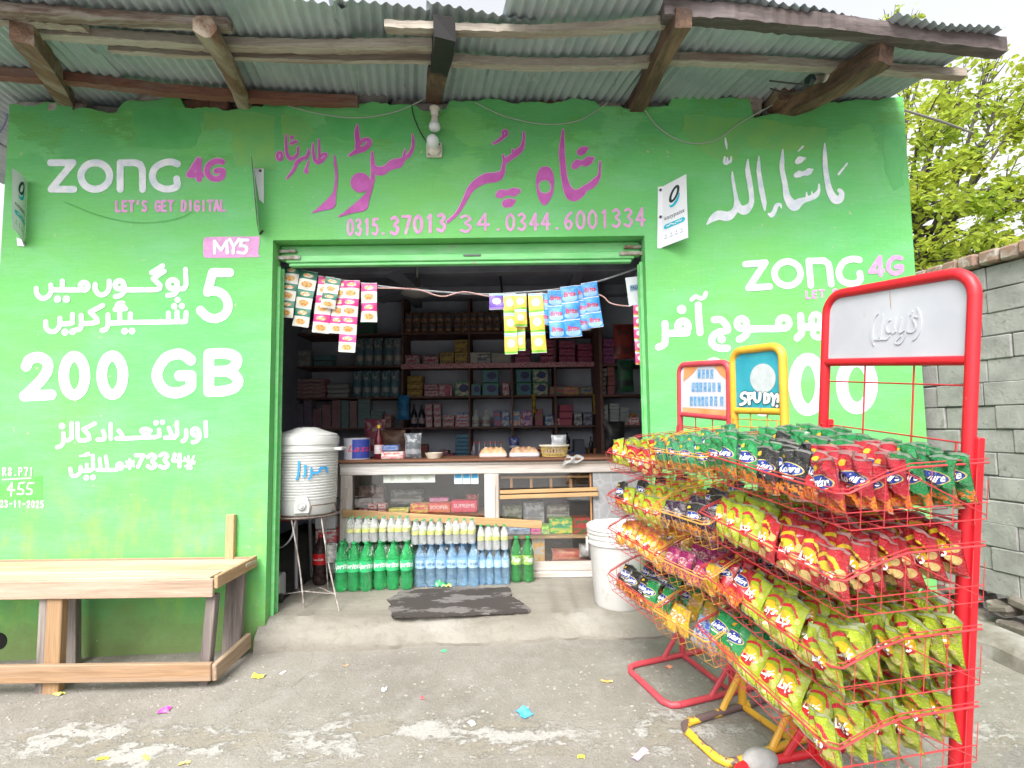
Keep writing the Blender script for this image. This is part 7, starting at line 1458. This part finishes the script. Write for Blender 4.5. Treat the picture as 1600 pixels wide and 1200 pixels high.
ZL5 = PY(700, 722, SY)[2]; mb = MB(); mb.box(((XA+XB)/2, (SY+SB)/2, ZL5-.015), (XB-XA, SB-SY, .028)); mb.part('shelf_board', SW, su)
row(None, [(711, 677, 733, 720, BLc, TEc, 'blue toothpaste carton', 7), (735, 675, 765, 692, (.5, .4, .42), PKc, 'pink price poster', 1), (827, 676, 849, 697, (.5, .45, .42), RDc, 'white poster box', 1), (684, 697, 694, 716, PKc, WHc, 'small pink powder box', 3), (694, 686, 701, 704, PKc, WHc, 'small lilac powder box', 2), (695, 704, 709, 717, MRc, PKc, 'dark pink soap box', 2), (652, 674, 668, 702, BRc, RDc, 'brown tin', 1), (657, 704, 683, 717, MRc, PKc, 'maroon candy box', 1), (853, 666, 868, 692, (.5, .08, .03), MRc, 'orange red hanging packet', 1), (897, 680, 913, 713, DKc, (.1, .1, .15), 'black radio box', 1), (890, 706, 916, 720, BLc, DKc, 'navy blue crate', 1), (919, 702, 932, 720, YE, RDc, 'yellow and red packet', 2), (640, 672, 652, 690, RDc, WHc, 'red biscuit packet', 1)], zl=ZL5)
# tall plastic-wrapped packs, jars, bottles
WRP = (.10, .20, .26)
for i, x in enumerate((553, 567, 582, 599, 613)): pouch(x, 523, x+14, 567, SY+.04, WRP if i < 4 else (.2, .26, .32), 'wrapped_pack', 'tall clear wrapped pack in the row of five on the second back shelf', 'packet', (.45, .4, .35), 'wrapped packs on the second shelf', z=LV[1])
for i, x in enumerate((549, 564, 578, 594, 608)): pouch(x, 575, x+14, 617, SY+.04, (.08, .2, .25), 'wrapped_pack', 'tall teal wrapped pack in the row of five on the third back shelf', 'packet', (.4, .42, .45), 'wrapped packs on the third shelf', z=LV[2])
pouch(438, 523, 452, 567, SY+.04, WRP, 'wrapped_pack', 'lone tall wrapped pack at the left end of the second back shelf', 'packet', z=LV[1])
for x0 in (631, 708):
    for i in range(6):
        for j in range(2): pouch(x0+12.5*i, 484+16*j, x0+12.5*i+12, 501+16*j, SY+.03+.01*j, (.09, .09, .11), 'spice_packet', 'dark spice packet with an orange label, '+('left' if x0 < 700 else 'right')+' cluster on the top back shelf', 'packet', (.42, .2, .08), ('left' if x0 < 700 else 'right')+' spice packets', z=LV[0]+.002+(.125 if j == 0 else 0))
DB = mat('dark_bottle', (.02, .02, .035), .15); PLL = mat('pale_bottle_label', (.4, .4, .42), .5, (.25, .1, .1), 40); WBT = mat('pale_bottle', (.35, .42, .40), .3, (.5, .52, .5), 20)
for i, (x0, x1, y0, y1, lv, lab) in enumerate(((641, 651, 632, 668, 3, 'left dark bottle with a pale label on the fourth back shelf'), (653, 663, 632, 668, 3, 'right dark bottle with a pale label on the fourth back shelf'))): bottle_shape(x0, y0, x1, y1, SY+.05, DB, DB, PLL, 'dark_bottle', lab, 'bottle', z=LV[lv])
for x0, x1, lab in ((737, 749, 'slim pale green bottle beside the blue boxes on the fourth back shelf'), (751, 767, 'wide pale green bottle under the red round lid on the fourth back shelf')): bottle_shape(x0, 642, x1, 668, SY+.05, WBT, CWHT, PLL, 'shampoo_bottle', lab, 'bottle', z=LV[3])
for x0, x1, y0, lab in ((882, 891, 676, 'small dark green bottle low on the back shelves right of the orange packet'), (921, 927, 682, 'thin dark bottle above the yellow and red packet'), (781, 787, 690, 'small mustard bottle behind the bread loaves')): bottle_shape(x0, y0, x1, y0+26, SY+.05, DB if x0 > 800 else YCM, DB, None, 'small_bottle', lab, 'bottle')
pouch(620, 617, 638, 656, SY-.04, (.02, .18, .4), 'blue_bag', 'bright blue plastic bag hanging from the third back shelf', 'bag', (.04, .25, .5))
pouch(566, 655, 600, 705, 5.6, (.30, .05, .09), 'bread_packet', 'dark red transparent packet lying behind the syrup bottle', 'packet', (.4, .3, .3)); pouch(590, 672, 632, 716, 5.4, (.16, .08, .06), 'brown_sack', 'brown goods bag behind the counter next to the syrup bottle', 'bag', (.25, .14, .08))
pouch(795, 683, 812, 704, 5.2, (.02, .025, .12), 'navy_bag', 'dark navy bag behind the brown bread loaf', 'bag')
for i in range(6): bottle_shape(737+8.5*i, 690, 744+8.5*i, 716, 5.0, mat('candy_jar', (.10, .10, .12), .2) if i == 0 else bpy.data.materials['candy_jar'], CRE, None, 'candy_jar', 'small candy jar with a red lid behind the golden bread loaf', 'jar', 'candy jars behind the bread')
for x, lab in ((834.5, 'left yellow sachet strip hanging on the back shelves'), (931, 'right yellow sachet strip hanging on the shelf corner')): pouch(x-3.5, 616, x+3.5, 646, SY-.05, YE, 'yellow_strip', lab, 'sachet strip', BRc)
# right side shelves
row(0, [(941, 527, 961, 568, PUc, PKc, 'purple snack packet', 3)], unit='right'); row(1, [(938, 573, 948, 615, DKc, WHc, 'dark soap packet', 3), (949, 571, 961, 615, BRc, PKc, 'orange brown carton', 3)], unit='right')
row(2, [(940, 632, 951, 664, WHc, (.3, .34, .36), 'white sachet bundle', 4), (953, 630, 968, 664, (.3, .36, .36), WHc, 'pale folded packet', 7), (969, 636, 983, 664, (.28, .33, .33), WHc, 'grey folded packet', 6), (985, 630, 995, 648, YE, RDc, 'yellow squat box', 1), (984, 649, 996, 664, TEc, WHc, 'teal squat box', 1)], unit='right')
pouch(966, 562, 991, 612, 5.7, (.02, .12, .05), 'green_pack', 'dark green bottle pack on the right side shelves', 'packet', (.03, .03, .04)); pouch(960, 505, 992, 560, 5.65, (.30, .04, .03), 'red_strip_pack', 'dark red strip packets hanging above the right side shelves', 'packet', (.12, .03, .03))
pouch(946, 658, 978, 705, 5.5, (.012, .012, .014), 'black_bag', 'black plastic bag hanging below the right side shelves', 'bag', (.03, .03, .03))
row(2, [(984, 664, 1000, 676, WHc, RDc, 'white lettered carton', 1)], unit='right', Y=5.3)

# ================================================================ ceiling fan and bulb holder inside
P = PY(651, 455, 5.2); t = thing('ceiling_fan', 'pale ceiling fan hanging inside the shop behind the pipe', 'ceiling fan', tuple(P)); FANM = mat('fan_cream', (.42, .42, .42), .45); FANB = mat('fan_blade', (.16, .17, .21), .5)
mb = MB(); mb.tube([P+np.array([0, 0, .0]), (P[0], P[1], 3.02)], .012, 8); mb.part('rod', FANM, t); mb = MB(); mb.lathe([(.001, .04), (.09, .04), (.15, 0), (.15, -.025), (.08, -.05), (.001, -.055)], P, 28); mb.part('motor', FANM, t)
for k in range(3):
    a = radians(20+120*k); d = np.array([cos(a), sin(a), 0]); s_ = np.array([-sin(a), cos(a), .18]); mb = MB(); c0 = P+d*.16; c1 = P+d*.62
    q8 = [c0-s_*.045, c0+s_*.045, c1+s_*.07, c1-s_*.07]; mb.hexa([tuple(p) for p in q8]+[tuple(p+np.array([0, 0, .006])) for p in q8]); mb.part('blade', FANB, t)
P = PY(652, 440, 4.3); t = thing('bulb_holder', 'dark bulb holder on a chain below the shop ceiling', 'bulb holder', tuple(P)); mb = MB(); mb.tube([P, (P[0], P[1], 3.02)], .005, 6); mb.part('chain', WIRE, t); mb = MB(); mb.lathe([(.001, .03), (.02, .03), (.024, -.01), (.03, -.03), (.001, -.032)], P, 16); mb.part('socket', mat('dark_bakelite', (.05, .045, .05), .4), t)
P = PY(786, 470, 5.6); mb = MB(); mb.tube([P, (P[0]-.03, P[1], 3.02)], .012, 8); mb.solo('hanging_rod', mat('black_rod', (.02, .02, .025), .5), 'thin black rod hanging from the shop ceiling right of the fan', 'rod')
